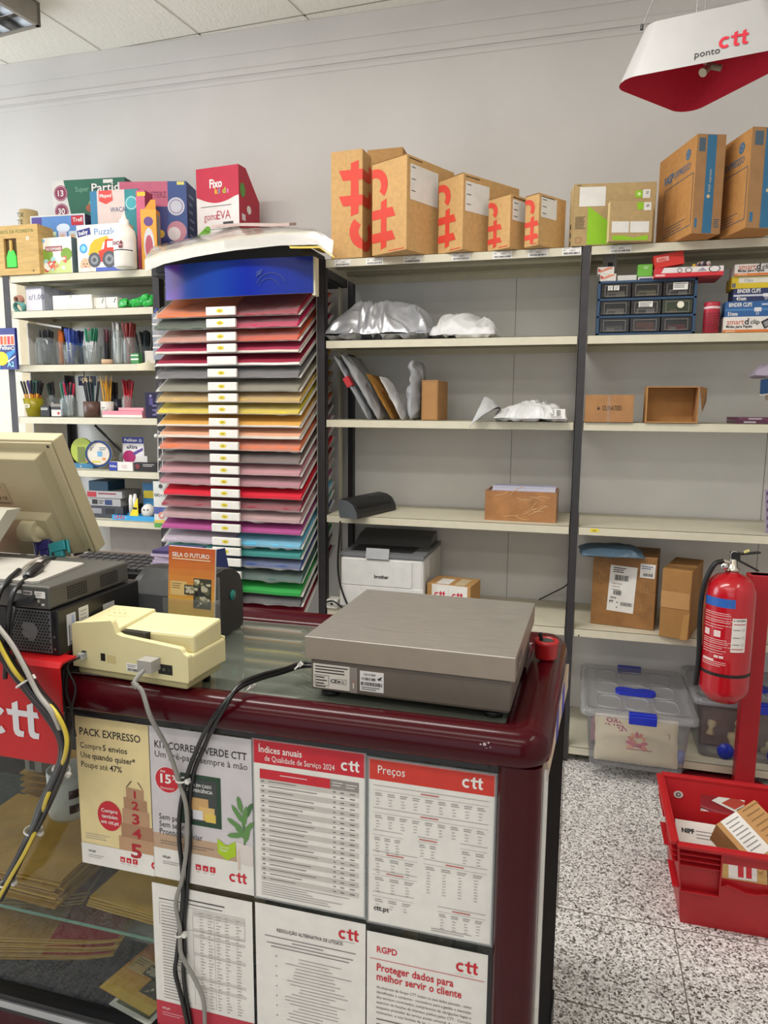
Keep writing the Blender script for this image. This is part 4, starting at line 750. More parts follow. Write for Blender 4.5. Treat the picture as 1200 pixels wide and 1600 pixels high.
sbox('long_box', 'long black box with a dark red rose, beside the long white box', 209, 245, 723, 2.82, Z5, .03, '#1e1a1c', face=lambda m, F, w, h, B: [m.disc(F, w*.16, h*.55, .012, M('#7a2a2e')), m.lines(F, w*.4, w*.9, h*.75, 2, .007, .003, M('#b9b4b0'))])
mb = MB(); a, b_ = at(166, 682, Y=2.86), at(148, 664, Y=2.83); mb.tube([a, b_], .006, BLACK, 8); mb.tube([a, a+(a-b_)*1.35], .005, BLACK, 8); tag(mb.build('black_stick'), 'thin black stick leaning across behind the round tub', 'stick')
mb = MB(); WW = M('#dcd9d2', .4)
for px in (247, 254, 262): q0, q1 = at(px, 672, Y=2.78), at(px, 738, Y=2.78); mb.tube([q0, q1], .0022, WW, 6)
for py in (675, 683, 700, 718, 737): mb.tube([at(247, py, Y=2.78), at(262, py+1, Y=2.78)], .0018, WW, 6)
q = at(244, 681, Y=2.775); mb.lathe([(0, -.004), (.009, -.003), (.009, .003), (0, .004)], Fr(q, (1, 0, 0), (0, 0, 1)), WW, 12); mb.tube([at(250, 682, Y=2.78), at(250, 682, Y=2.83)], .003, WW, 6)
tag(mb.build('wire_basket'), 'small white wire basket hooked on the post beside the coloured card', 'basket')
# clear pen organiser on the post beside the second card trays
mb = MB(); p0, p1 = at(238, 490, Y=2.77), at(263, 562, Y=2.77); B = Bx((p0.x, 2.765, p1.z), p1.x-p0.x, .03, p0.z-p1.z, 0); B.tray(mb, clear('clear_plastic_box', '#d6d9e2', .3, .12), .002)
for q in range(1, 4): mb.obox(B.front, 0, B.w, B.h*q/4, B.h*q/4+.006, -.03, .001, M('#e0ddd6', .4))
o = mb.build('pen_holder'); tag(o, 'clear plastic pen holder with pockets hanging beside the top card trays', 'pen holder')
mb = MB(); mb.tube([B.base.p(.02, .015, .05), B.base.p(.02, .015, B.h+.01)], .008, M('#c98a4a', .5), 8); mb.tube([B.base.p(.038, .018, .02), B.base.p(.038, .018, B.h-.03)], .007, M('#6a3a2a', .5), 8); mb.tube([B.base.p(.012, .015, B.h+.004), B.base.p(.02, .015, B.h+.02)], .008, M('#2f52a8', .5), 8); mb.build('refill', o)
# sixth shelf: stacked boxes and glue display
for k, (px0, px1, top, Y, Zb, d, col, lb) in enumerate(((136, 192, 790, 2.86, Z6, .16, '#3a3c44', 'dark grey box at the bottom of the stack on the sixth left shelf'), (138, 188, 776, 2.87, Z6+.055, .15, '#a9a7a8', 'grey box with black squares in the middle of the box stack'), (136, 190, 763, 2.865, Z6+.094, .15, '#b0aeae', 'grey box with red stripe near the top of the box stack'), (138, 168, 746, 2.87, Z6+.128, .13, '#1c4a66', 'teal blue box topmost of the box stack'))):
    B = crop(px0, px1, top, Y, Zb+.0005, d, 0); hh = (.054, .038, .033, .045)[k]; B.h = hh; mb = MB(); B.solid(mb, M(col, .5)); F = B.front
    if k == 1: mb.rect(F, .02, .008, .05, .03, INK); mb.rect(F, .09, .006, .13, .03, M('#2a3a6a')); mb.lines(F, .055, .085, .022, 2, .01, .004, INK)
    if k == 2: mb.rect(F, 0, .004, .05, .028, M('#b02a34')); mb.lines(F, .06, .16, .018, 1, .01, .006, M('#8a2a34'))
    if k == 0: mb.rect(F, .10, .02, .15, .046, M('#17181c')); mb.rect(F, .02, .02, .08, .045, M('#8d8b90'))
    tag(mb.build('stacked_box', bevel=.001), lb, 'box')
B = crop(175, 242, 806, 2.825, Z6+.0005, .07); mb = MB(); SKY = M('#3aa0d8', .5); B.tray(mb, SKY, .003); F = B.front; W_, H_ = B.w, B.h; mb.rect(F, .01, .004, W_*.35, H_-.004, M('#58b8ea')); mb.text(F, 'UHU', W_*.06, H_*.25, .022, M('#c02a3a'), .0013, .03, wid=W_*.24)
bk = Bx(B.base.p(W_*.56, .062, 0), W_*.40, .004, .17); bk.solid(mb, M('#2d6fa0', .5)); mb.rect(bk.front, .004, .10, bk.w-.004, .135, M('#dcc22a')); mb.rect(bk.front, .004, .03, bk.w-.004, .08, M('#3f82b4')); mb.poly(F, [(W_*.42, H_), (W_*.62, H_), (W_*.62, H_+.085), (W_*.55, H_+.06)], M('#f0d820'), .001); mb.poly(F, [(W_*.42, H_), (W_*.62, H_), (W_*.62, H_+.085), (W_*.55, H_+.06)], M('#f0d820'), -.001); mb.rect(F, W_*.5, H_+.03, W_*.6, H_+.04, INK, .0016)
o = mb.build('counter_display'); tag(o, 'sky blue and yellow glue display tray on the sixth left shelf', 'display tray')
for q, (u, hh) in enumerate(((.34, .115), (.44, .12), (.68, .07))):
    mb = MB(); mb.lathe([(0, .003), (.010, .003), (.010, hh*.8), (.006, hh), (0, hh)], Fr(B.base.p(W_*u, .04, 0), (1, 0, 0), (0, 1, 0)), M('#e8e6e0' if q < 2 else '#f0d820', .4), 10); tag(mb.build('glue_stick'), ('white glue tube in the sky blue display, left' if q == 0 else 'white glue tube in the sky blue display, next to the yellow card') if q < 2 else 'yellow glue tube in the sky blue display', 'glue')
p = at(230, 800, Y=2.84); mb = MB(); F = Fr((p.x, 2.85, Z6+.045), (1, 0, 0), (0, 0, 1)); mb.lathe([(.010, -.02), (.028, -.016), (.034, 0), (.028, .016), (.010, .02)], F, M('#e6e2da', .5), 20); mb.disc(F, -.010, .008, .004, INK, .0201); mb.disc(F, .010, .008, .004, INK, .0201); mb.disc(F, 0, 0, .0105, M('#d8d4cc'), .0195); tag(mb.build('tape_roll'), 'round white roll with two dark dots in the sky blue display', 'roll')
p0, p1 = at(240, 752, Y=2.74), at(266, 825, Y=2.74); B = Bx((p0.x, 2.735, p1.z), p1.x-p0.x, .008, p0.z-p1.z); mb = MB(); B.solid(mb, M('#d6d8d2', .4)); F = B.front; mb.text(F, 'GIOTTO', .004, B.h*.68, .018, M('#3a3a44'), .0013, .02, wid=B.w*.9); mb.disc(F, B.w*.5, B.h*.9, .010, M('#4a4a50')); mb.rect(F, 0, B.h*.3, B.w, B.h*.45, M('#4a5a9a')); mb.disc(F, B.w*.5, B.h*.27, .016, M('#d88a7a'), .0013); mb.rect(F, 0, 0, B.w, .02, M('#5aa04a'), .0012); mb.rect(F, 0, .022, B.w, .034, M('#dcc04a'), .0012)
tag(mb.build('hanging_pack'), 'white and green clay pack hanging at the edge of the card rack', 'pack')
B = crop(172, 252, 832, 2.9, .55, .2); B.c.z = .4505; B = Bx(B.c, B.w, .2, .40); mb = MB(); B.solid(mb, M("#8f8680", .7)); tag(mb.build("storage_box"), 'plain grey brown box low in the left bay behind the keyboard', 'box')
bpy.context.view_layer.update()
# ------------------------------------------------------------------ middle bay: bags, envelopes, printer
S2, S3, S4, S5, S6 = 1.681, 1.361, .9605, .5545, .063
SILV = M('#b9bbc0', .22, .4, noise=.05, ns=30, spec=.9); WBAG = M('#d3d3d2', .38, noise=.04); GBAG = M('#9fa1a4', .4, noise=.06); GREYIN = M('#6a6b6f', .5)
def lie(name, label, px0, px1, Y0, Z, dep, t, mat, seed, cr=.008, fq=9, cat='bag', rz=0, rise=.0, bend=None, zoff=0, pw=2.4):
    a, b = at(px0, 600, Y=Y0), at(px1, 600, Y=Y0); w = b.x-a.x; c, s = math.cos(math.radians(rz)), math.sin(math.radians(rz))
    F = Fr((a.x, Y0, Z+t*.16+zoff), (c, s, 0), (-s, c, rise)); mb = MB()
    mb.pouch(F, w, dep, t*.78, mat, seed, cr, fq, 100, 60, pw, bend=bend, sharp=True, under=.18)
    for v in mb.v: v.z = max(v.z, Z+.0008)
    o = mb.build(name); return tag(o, label, cat), F, w
lie('mailing_bag', 'big shiny silver mailing bag lying crumpled at the left of the second shelf', 507, 668, 2.80, S2, .26, .15, SILV, 2, .024, 11, pw=2.8)
lie('mailing_bag', 'smaller white mailing bag lying right of the big silver bag', 668, 772, 2.83, S2, .22, .10, WBAG, 5, .013, 12, pw=3.4)
def lean(name, label, pb, pt, Y, L, w, t, mat, seed, cr=.003, kind='pouch', cat='envelope'):
    """an envelope on its long edge, seen edge-on; pb/pt: picture points of its lower and upper near corner"""
    a, b = at(pb[0], pb[1], Y=Y), at(pt[0], pt[1], Y=Y); a.z = max(a.z, S3+.002); up = (b-a); h = up.length
    F = Fr(a, (0, 1, 0), up); mb = MB()
    if kind == 'pouch': mb.pouch(F, L, h, t/2, mat, seed, cr*.9, 14, 50, 40, 4., sharp=True)
    else: mb.obox(F, 0, L, 0, h, -t/2, t/2, mat)
    o = mb.build(name); return tag(o, label, cat), F, h
o, F, h = lean('mailing_bag', 'leftmost grey mailing bag leaning on the post with a red tape mark', (575, 655), (521, 556), 2.83, .26, 0, .022, GBAG, 11)
mb = MB(); mb.obox(F, -.004, .03, h*.52, h*.66, -.012, .012, M('#b82a30', .5)); mb.build('tape', o, label='red tape band')
lean('mailing_bag', 'second light grey mailing bag leaning left, between the red-taped bag and kraft envelope', (590, 655), (532, 553), 2.83, .29, 0, .030, M('#aeb0b2', .35), 12, .004)
lean('padded_envelope', 'brown kraft padded envelope leaning left among grey mailing bags', (612, 655), (572, 584), 2.85, .22, 0, .012, M('#a8762f', .8, noise=.08), 13, .002)
lean('mailing_bag', 'small white padded bag leaning right of the kraft envelope', (628, 656), (592, 588), 2.83, .18, 0, .022, M('#c9c6c4', .5), 14, .003)
lean('mailing_bag', 'upright puffy grey mailing bag standing beside the thin brown box', (641, 656), (644, 562), 2.83, .22, 0, .055, GBAG, 15, .008)
B = crop(659, 685, 594, 2.85, S3+.0005, .17, -3); mb = MB(); B.solid(mb, M('#a97c4c', .8)); mb.frame(B.front, .003, .003, B.w-.003, B.h-.003, .0015, M('#8f6538')); tag(mb.build('cardboard_box', bevel=.0015), 'thin brown cardboard box standing upright beside the puffy grey bag', 'box')
o, F, w = lie('mailing_bag', 'flat white poly mailer with grey flap curling over the third shelf edge', 772, 888, 2.77, S3, .22, .075, WBAG, 21, .015, 12, pw=4.)
mb = MB(); a = at(775, 652, Y=2.79); e = at(733, 668, Y=2.745); k = at(757, 620, Y=2.90)
def flap(a_, b_): # from the bag mouth to the drooping corner
    p = Vector((a.x+.012, 2.785+.16*b_, S3+.055-.02*b_)); q = e+(k-e)*b_
    m = p*(1-a_)+q*a_; m.z += .012*math.sin(a_*3.14)+.006*mnoise.noise(Vector((a_*4, b_*4, 3))); return m
mb.surf(flap, 14, 14, M('#c6c7c8', .4)); mb.surf(lambda x, y: flap(x, y)-Vector((0, 0, .0015)), 14, 14, M('#55585c', .5)); mb.build('flap', o, label='grey lined flap')
mb = MB(); p = at(858, 640, Y=2.768); Q = Fr((p.x, 2.764, S3+.012), (1, .05, 0), (0, .75, 1)); mb.rect(Q, 0, 0, .06, .045, M('#deddda'), 0); mb.bars(Q, .006, .012, .02, .04, INK, 6, 4); mb.bars(Q, .028, .012, .045, .04, INK, 6, 8); mb.lines(Q, .006, .05, .006, 1, .01, .002, INK); mb.build('label', o)
# laminator with lead
a, b = at(527, 808, Y=2.84), at(607, 770, Y=2.84); mb = MB(); LB = M('#1d1e20', .45); LS = M('#45484b', .5)
ax = Vector((.075, .30, 0)); ax.normalize(); O = at(531, 809, Z=S4+.001); cr = Vector((ax.y, -ax.x, 0)); F = Fr(O, cr, (0, 0, 1))
pr = [(0, 0), (.080, 0), (.083, .006), (.078, .030), (.062, .056), (.036, .071), (-.004, .077), (-.008, .04)]
mb.prism(F, pr, -.33, -.004, LB, True); mb.prism(F, pr, -.004, 0, LS); mb.prism(F, pr, -.334, -.33, LS)
sl = Fr(F.p(.072, .043, 0), ax, (F.U*.02-F.V*.031)); mb.obox(sl, .03, .30, -.006, .006, -.002, .002, BLACK); o = mb.build('laminator'); tag(o, 'black laminator standing at the left of the fourth shelf, its lead hanging down', 'laminator')
mb = MB(); mb.disc(Fr(F.p(.03, .0735, -.20), ax, -F.U), 0, 0, .008, M('#6f7274'), .004); mb.build('button', o)
mb = MB(); pts = smoothpath([at(532, 806, Y=2.835), at(531, 830, Y=2.788), at(528, 880, Y=2.788), at(532, 915, Y=2.788), at(545, 950, Y=2.786), at(550, 962, Y=2.786)], 8); mb.tube(pts, .0042, BLACK, 8); mb.build('power_lead', o, label='black power lead')
# brown tape-wrapped box of letters
a, b = at(757, 812, Z=S4), at(868, 818, Z=S4); w = b.x-a.x; B = Bx((a.x, a.y, S4+.0005), w, .17, at(760, 766, Y=a.y).z-S4, -1.5); mb = MB(); TW = M('#a8764a', .38, noise=.16, ns=20, bump=.5, bs=35); B.tray(mb, TW, .005)
rr = random.Random(6)
for q in range(14): u, v = rr.random()*w*.8, rr.random()*B.h*.85; G = B.front.sub(u+.02, v+.01, rr.random()*1.2-.5); mb.surf(lambda x, y: G.p(x*.06, y*.003+.004*math.sin(x*4+q), .0004+.0016*math.sin(y*3.14)), 6, 2, M('#c79a6a', .3))
o = mb.build('open_box'); tag(o, 'open brown tape-wrapped box full of letters on the fourth shelf', 'box')
for q in range(9):
    mb = MB(); y = .05+q*.0125; hh = B.h*(.86+.08*rr.random())+.003*q; x0 = .01+.03*rr.random(); x1 = w-.012-.03*rr.random()*(q % 2); G = Fr(B.base.p(0, y, 0), B.X, B.Z+B.Y*.12); mb.obox(G, x0, x1, .006, hh, 0, .004, M(('#c9c6d6', '#d8d6dc', '#bcb9cc')[q % 3], .7))
    for t in range(3): mb.text(G, '%d' % (20+q+t), x0+.03+t*.035, hh-.016, .014, INK, -.0012)
    tag(mb.build('letter'), 'upright letter filed in the open tape-wrapped box', 'letter', 'letters in the tape-wrapped box')
# laser printer
a = at(530, 945, Y=2.80); x0 = at(531, 860, Y=2.80).x; x1 = at(662, 880, Y=2.80).x; z1 = at(600, 872, Y=2.80).z; w = x1-x0; PW, PG = M('#d9d8d4', .45), M('#75777a', .45)
pt = thing('laser_printer', 'white laser printer with grey top on the fifth shelf, behind the scale', 'printer', ((x0+x1)/2, 3.0, S5+.0005)); D = .385; y0 = 2.80
mb = MB(); mb.box(x0, x1, y0+.004, y0+D, S5+.012, z1, PW); o = mb.build('body', pt, bevel=.012); 
for fx in (x0+.03, x1-.03):
    for fy in (y0+.04, y0+D-.03):
        mb = MB(); mb.lathe([(0, 0), (.014, 0), (.014, .012), (0, .012)], Fr((fx, fy, S5+.0005), (1, 0, 0), (0, 1, 0)), BLACK, 12); mb.build('foot', pt)
zs = at(600, 918, Y=2.80).z
mb = MB(); mb.box(x0+.008, x1-.05, y0, y0+.006, zs+.004, z1-.012, PW); F = Fr((x0, y0, zs), (1, 0, 0), (0, 0, 1)); mb.text(F, 'brother', w*.42, (z1-zs)*.30, .021, INK, .0012, .03, wid=.062); mb.build('front_panel', pt, bevel=.002)
mb = MB(); mb.box(x0, x1, y0, y0+.006, S5+.02, zs, PW); mb.build('paper_drawer', pt, bevel=.002)
mb = MB(); mb.box(x0, x1, y0, y0+D, z1+.0005, z1+.015, PG); mb.box(x0+.03, x1-.06, y0+.05, y0+.27, z1+.015, z1+.0155, M('#2a2b2e', .4)); mb.prism(Fr((x1-.05, y0, z1), (0, 1, 0), (0, 0, 1)), [(0.2, .015), (D, .015), (D, .06), (.30, .05)], -(w-.05), .03, PG); mb.build('top_cover', pt, bevel=.003)
mb = MB(); f0 = at(571, 850, Y=2.79).x; f1 = at(607, 850, Y=2.79).x; G = Fr((f0, y0-.004, z1-.006), (1, 0, 0), (0, .25, 1)); mb.obox(G, 0, f1-f0, 0, .045, -.004, .004, M('#a7a8aa', .4)); mb.build('paper_stop', pt, label='raised grey paper stop')
mb = MB(); mb.box(x1, x1+.003, y0+.1, y0+.16, z1-.09, z1-.02, M('#c6c5c1', .5)); mb.build('vent', pt)
# small tape-banded parcel beside the printer
B = crop(667, 737, 909, 2.84, S5+.0005, .15, -8); B = Bx(B.c, B.w, .15, .135, -8); mb = MB(); B.solid(mb, KRAFT); F = B.front; mb.rect(F, B.w*.12, 0, B.w*.93, B.h-.002, PAPER, .0005); mb.rect(F, B.w*.5, 0, B.w*.505, B.h, M('#c9c4ba'), .001)
for u in (.18, .58):
    G = F.sub(B.w*u, B.h*.58); mb.ctt(G, 0, 0, .021, REDI, .0013)
mb.rect(B.top, B.w*.2, .004, B.w*.5, .1, PAPER, .0005); mb.rect(B.top, B.w*.62, .004, B.w*.85, .12, M('#cbb894'), .0005)
tag(mb.build('parcel', bevel=.002), 'small brown parcel with white red-lettered tape beside the laser printer', 'parcel')
mb = MB(); p = at(520, 938, Y=2.80); mb.box(p.x-.03, p.x+.02, 2.80, 2.86, S5+.0005, S5+.04, M('#dedbd2', .5)); mb.disc(Fr((p.x-.005, 2.80, S5+.022), (1, 0, 0), (0, 0, 1)), 0, 0, .006, INK); o = mb.build('socket_block', bevel=.004); tag(o, 'white plug socket block on the shelf edge left of the printer', 'socket')
mb = MB(); mb.tube(smoothpath([at(508, 941, Y=2.795), at(520, 939, Y=2.785), at(530, 946, Y=2.79), at(540, 954, Y=2.80)], 6), .0035, BLACK, 6); mb.build('lead', o, label='black lead')
mb = MB(); mb.tube(smoothpath([at(842, 937, Y=3.19), at(860, 928, Y=3.19), at(880, 918, Y=3.15), at(898, 904, Y=3.1)], 6), .003, M('#3a3532', .6), 6); tag(mb.build('wall_cable'), 'thin dark cable running up behind the fifth shelf', 'cable')

# ------------------------------------------------------------------ right bay
# drawer cabinet
NV = M('#2c4a68', .45, noise=.08); DRW = clear('smoky_drawer', '#6a645e', .14, .15)
a, b, t = at(931, 518, Y=2.83), at(1086, 512, Y=2.83), at(931, 440, Y=2.83); cw = b.x-a.x; ch = t.z-S2; B = Bx((a.x, 2.83, S2+.0005), cw, .16, ch, 0)
cab = thing('drawer_cabinet', 'navy blue desktop cabinet with nine smoky drawers on the second right shelf', 'drawer cabinet', (a.x+cw/2, 2.9, S2+.0005))
mb = MB(); tk = .009; nb = .006
for z in (0, (ch-tk)/3, (ch-tk)*2/3, ch-tk): mb.obox(B.base, 0, cw, 0, .16, z, z+tk, NV)
for x in (0, cw-.011): mb.obox(B.base, x, x+.011, 0, .16, 0, ch, NV)
mb.obox(B.base, 0, cw, .155, .16, 0, ch, NV); mb.build('case', cab, bevel=.0015)
dw = (cw-.022)/3; dh = (ch-tk)/3-tk; rr = random.Random(3); cols = [['#c9c6b8', '#8d8a80'], ['#c9c29a', '#8a8660'], ['#d8d8dc', '#5a5a64'], ['#dcd8c8', '#9a9684'], ['#e0dedc', '#4a4644'], ['#8aa05a', '#b9b07a'], ['#8d8a84', '#c9c6c0'], ['#b0623c', '#8a4a30'], ['#b03a4a', '#c9c4bc']]
for r in range(3):
    for c in range(3):
        x = .011+c*dw+.002; z = tk+(2-r)*(dh+tk)+.002; k = r*3+c; mb = MB(); b0 = B.base; W2, H2 = dw-.004, dh-.004
        mb.obox(b0, x, x+W2, -.004, -.001, z, z+H2, DRW); mb.obox(b0, x, x+W2, -.001, .12, z, z+.002, DRW); mb.obox(b0, x, x+.002, -.001, .12, z, z+H2*.8, DRW); mb.obox(b0, x+W2-.002, x+W2, -.001, .12, z, z+H2*.8, DRW)
        G = Fr(b0.p(x, -.004, z), B.X, B.Z); mb.frame(G, W2*.12, H2*.08, W2*.88, H2*.86, .0015, M('#8a847c', .3)); o = mb.build('drawer', cab)
        mb = MB(); mb.obox(b0, x+W2*.2, x+W2*.8, .002, .08, z+.003, z+H2*(.45 if k != 7 else .7), M(cols[k][0], .5)); mb.obox(b0, x+W2*.25, x+W2*.5, .0, .004, z+.003, z+H2*.3, M(cols[k][1], .5)); mb.build('contents', o)
        if k in (0, 2, 4):
            mb = MB(); 
            for (u0, u1, v0, v1) in {0: ((.22, .38, .5, .85), (.42, .6, .5, .85)), 2: ((.32, .8, .4, .92),), 4: ((.25, .72, .5, .9),)}[k]: mb.obox(G, W2*u0, W2*u1, H2*v0, H2*v1, .0018, .0024, PAPER); mb.lines(G, W2*u0+.003, W2*u1-.003, H2*v1-.006, 3, .006, .0018, INK, w=.003)
            mb.build('label', o)
        if k == 5: mb = MB(); mb.rect(G, W2*.02, H2*.05, W2*.98, H2*.95, M('#6f8f46', .4), -.0002-.004); mb.disc(G, W2*.6, H2*.6, .012, M('#e3e0c8'), .0022); mb.build('label', o, label='green lining')
zc = S2+.0005+ch+.0005
def tops(name, label, px0, px1, ptop, pbot, Y, d, col, z=None, cat='box', face=None, rz=0):
    Bq = crop(px0, px1, ptop, Y, 0, d, rz); zb = at((px0+px1)/2, pbot, Y=Y).z if z is None else z; zt = at((px0+px1)/2, ptop, Y=Y).z; Bq = Bx((Bq.c.x, Y, zb), Bq.w, d, zt-zb, rz); mb = MB(); Bq.solid(mb, M(col, .55))
    if face: face(mb, Bq.front, Bq.w, Bq.h, Bq)
    return tag(mb.build(name, bevel=.0008), label, cat), Bq
def stap(m, F, w, h, B): m.poly(F, [(.002, h*.3), (w*.3, h*.45), (.002, h*.85)], M('#b83a34')); m.poly(F, [(w*.15, h*.25), (w*.9, h*.75), (w*.9, h*.92), (w*.6, h*.9), (w*.1, h*.4)], M('#d8856a')); m.poly(F, [(w*.35, h*.1), (w*.6, h*.1), (w*.95, h*.5), (w*.8, h*.5)], M('#e3ded6'), .001)
o, Bs = tops('staple_box', 'red and white staple box on the left end of the navy drawer cabinet', 938, 963, 428, 440, 2.835, .05, '#dcd6cc', zc, face=stap)
o, Bs2 = tops('staple_box', 'red and white staple box stacked second from the cabinet top, left end', 934, 960, 417, 429, 2.84, .05, '#dcd6cc', zc+Bs.h+.0006, face=stap)
o, B3 = tops('small_box', 'grey box with dark print standing behind the staple boxes', 943, 965, 397, 440, 2.90, .05, '#8d8a86', zc, face=lambda m, F, w, h, B: [m.rect(F, 0, 0, w, h, M('#77726c'), .0005), m.rect(F, w*.35, h*.55, w*.7, h*.72, INK)])
tops('small_box', 'plain low white box on the navy cabinet beside the staple boxes', 965, 995, 430, 440, 2.84, .06, '#cfccc4', zc)
o, B4 = tops('small_box', 'flat white and navy box under the green box', 997, 1021, 432, 439, 2.84, .05, '#d5d2ce', zc, face=lambda m, F, w, h, B: m.rect(F, w*.1, h*.1, w*.95, h*.5, M('#2f3a6a')))
tops('small_box', 'bright green box on the navy cabinet', 997, 1020, 413, 431, 2.838, .05, '#6ab23a', zc+B4.h+.0006, face=lambda m, F, w, h, B: [m.rect(B.top, .002, .002, w-.002, .048, M('#8fd060')), m.lines(F, w*.4, w*.75, h*.75, 2, .005, .002, M('#d8ecc8'))])
# red and white tray box holding a tilted red box and pins
o, Bt = tops('tray_box', 'long red and white tray box lying across the right end of the navy cabinet', 1023, 1131, 417, 438, 2.80, .16, '#c23a44', zc, face=lambda m, F, w, h, B: [m.rect(F, 0, h*.42, w, h, M('#e0d8d6')), m.rect(F, 0, 0, w, h*.42, M('#cf2a34')), m.rect(F, .004, h*.08, w*.16, h*.3, M('#e6b0b0'), .0012), m.ring(F, w*.87, h*.7, .010, .012, INK, .0012, sx=1.6), m.ring(F, w*.50, h*.66, .007, .009, INK, .0012, sx=1.3), m.ring(F, w*.37, h*.66, .006, .008, INK, .0012), m.poly(F, [(w*.62, h*.5), (w*.7, h*.9), (w*.76, h*.5)], M('#9a93a0'), .0012), m.poly(F, [(0, h*.42), (w*.1, h*.42), (w*.14, h), (0, h)], M('#cf2a34'), .001)])
F = Fr(Bt.base.p(.004, .03, Bt.h+.004), (1, .05, .16), (0, -.05, 1)); mb = MB(); mb.obox(F, 0, .10, 0, .045, -.05, 0, M('#d8382c', .5)); mb.rect(F, .008, .020, .05, .036, M('#e8a49a')); mb.text(F, 'APLI', .012, .022, .014, M('#d8382c'), .0012, .03)
for v in mb.v: v.z = max(v.z, Bt.c.z+Bt.h+.0005)
tag(mb.build('small_box'), 'tilted red box with white lettering lying on the red and white tray box', 'box')
for q in range(16):
    rr = random.Random(q+40); mb = MB(); p = Bt.base.p(.135+.05*rr.random(), .03+.03*rr.random(), Bt.h+.009+.008*rr.random()); mb.lathe([(0, -.008), (.006, -.006), (.006, .004), (.004, .008), (0, .008)], Fr(p, (1, .2, rr.random()), (0, 1, rr.random()-.5)), M(rr.choice(['#d8b83a', '#c9c0d0', '#b83a5a', '#e3dcd8', '#8a5aa0', '#4a4a4e']), .4), 8)
    tag(mb.build('push_pin'), 'coloured push pin heaped on the red and white tray box', 'push pin', 'push pins on the tray box')
c = at(1110, 516, Y=2.85); F = Fr((c.x, 2.85, S2+.0005), (1, 0, 0), (0, 1, 0)); hh = at(1110, 473, Y=2.85).z-S2; r = .027; mb = MB(); RDP = M('#b82a3c', .4); mb.lathe([(0, 0), (r, 0), (r, hh-.012), (r*.98, hh-.002), (r*.9, hh), (0, hh)], F, RDP, 24)
for q in range(10):
    for z in range(7): a = math.radians(-165+q*16); mb.add([F.p((r+.0006)*math.cos(a+d_), (r+.0006)*math.sin(a+d_), .012+z*.009+e_) for d_, e_ in ((0, 0), (.16, 0), (.16, .005), (0, .005))], [(0, 1, 2, 3)], M('#6a1420', .5))
tag(mb.build('pencil_pot'), 'red perforated round pot on the shelf beside the navy cabinet', 'pot')
mb = MB(); mb.lathe([(r*1.01, hh-.024), (r*1.03, hh-.022), (r*1.03, hh-.018), (r*1.01, hh-.016)], F, M('#e3c9c9', .4), 24); mb.build('band', bpy.data.objects['pencil_pot.001'] if 'pencil_pot.001' in bpy.data.objects else bpy.data.objects['pencil_pot'])
B = crop(1115, 1133, 474, 2.91, S2+.0005, .06, 0); mb = MB(); B.solid(mb, M('#8f918c', .5)); mb.rect(B.front, B.w*.5, .004, B.w*.7, B.h*.4, M('#c9cac4')); tag(mb.build('small_box', bevel=.001), 'grey green box standing half hidden behind the red pot', 'box')
# stack of clip boxes
def clips(m, F, w, h, B):
    m.rect(F, 0, 0, w, h*.2, M('#dd7a32')); m.text(F, 'smart', .012, h*.52, .028, M('#c9603a'), .0011, .0, wid=.055); m.text(F, 'd', .069, h*.52, .030, INK, .0011, .02); m.text(F, 'clip', .088, h*.54, .022, INK, .0011, .01, wid=.03); m.text(F, 'Molas para Papéis', .010, h*.32, .013, INK, .0011, .02, wid=.085); G = F.sub(.135, h*.22, .5); m.rect(G, 0, 0, .028, .028, INK, .0013); m.rect(G, .005, .004, .023, .022, M('#8d8a8a'), .0016); m.rect(F, .008, h*.05, .04, h*.14, M('#e8b48a'), .0012)
def binder(txt, sub_, c2):
    def f(m, F, w, h, B): m.text(F, 'BINDER CLIPS', .012, h*.66, .019, WHITE, .0011, .02, wid=.075); m.rect(F, 0, h*.38, w, h*.52, M(c2)); m.text(F, sub_, .010, h*.08, .018, WHITE, .0011, .03, wid=.032); m.rect(F, .095, h*.32, .118, h*.58, M('#d8d8dc'), .0013); m.ring(F, .106, h*.2, .003, .005, M('#c8ccd8'), .0013); m.lines(F, .118, .17, h*.72, 1, .01, .006, M('#b8c4dc'))
    return f
z = S2+.0005; ST = []
for nm, px, y0_, pt_, pb_, col, fc, lb in (('clip_box', 1131, 2.835, 492, 517, '#e3ddd6', clips, 'white and orange clip box at the bottom of the right-hand stack'), ('clip_box', 1134, 2.84, 468, 492, '#2a5c96', binder('', '51mm', '#4a80b4'), 'mid blue clip box second from the bottom of the right-hand stack'), ('clip_box', 1147, 2.845, 448, 468, '#26305c', binder('', '41mm', '#c9ccd8'), 'dark navy clip box in the middle of the right-hand stack'), ('clip_box', 1144, 2.85, 429, 448, '#d8bc24', lambda m, F, w, h, B: [m.rect(F, .022, h*.45, w, h*.92, M('#dcd6c4')), m.rect(F, .002, h*.1, .014, h*.45, M('#6a6a70')), m.text(F, 'Clips', .04, h*.55, .015, M('#6a7a9a'), .0012)], 'yellow clip box second from the top of the right-hand stack'), ('clip_box', 1149, 2.84, 411, 429, '#e3ddd6', clips, 'white and orange clip box on top of the right-hand stack')):
    Bq = crop(px, px+95, pt_, y0_, z, .11, 0); hh = at(px, pt_, Y=y0_).z-at(px, pb_, Y=y0_).z; Bq = Bx((Bq.c.x, y0_, z), Bq.w, .10, hh, 0); mb = MB(); Bq.solid(mb, M(col, .5)); fc(mb, Bq.front, Bq.w, Bq.h, Bq); tag(mb.build(nm, bevel=.001), lb, 'box', 'stack of clip boxes'); z += hh+.0005
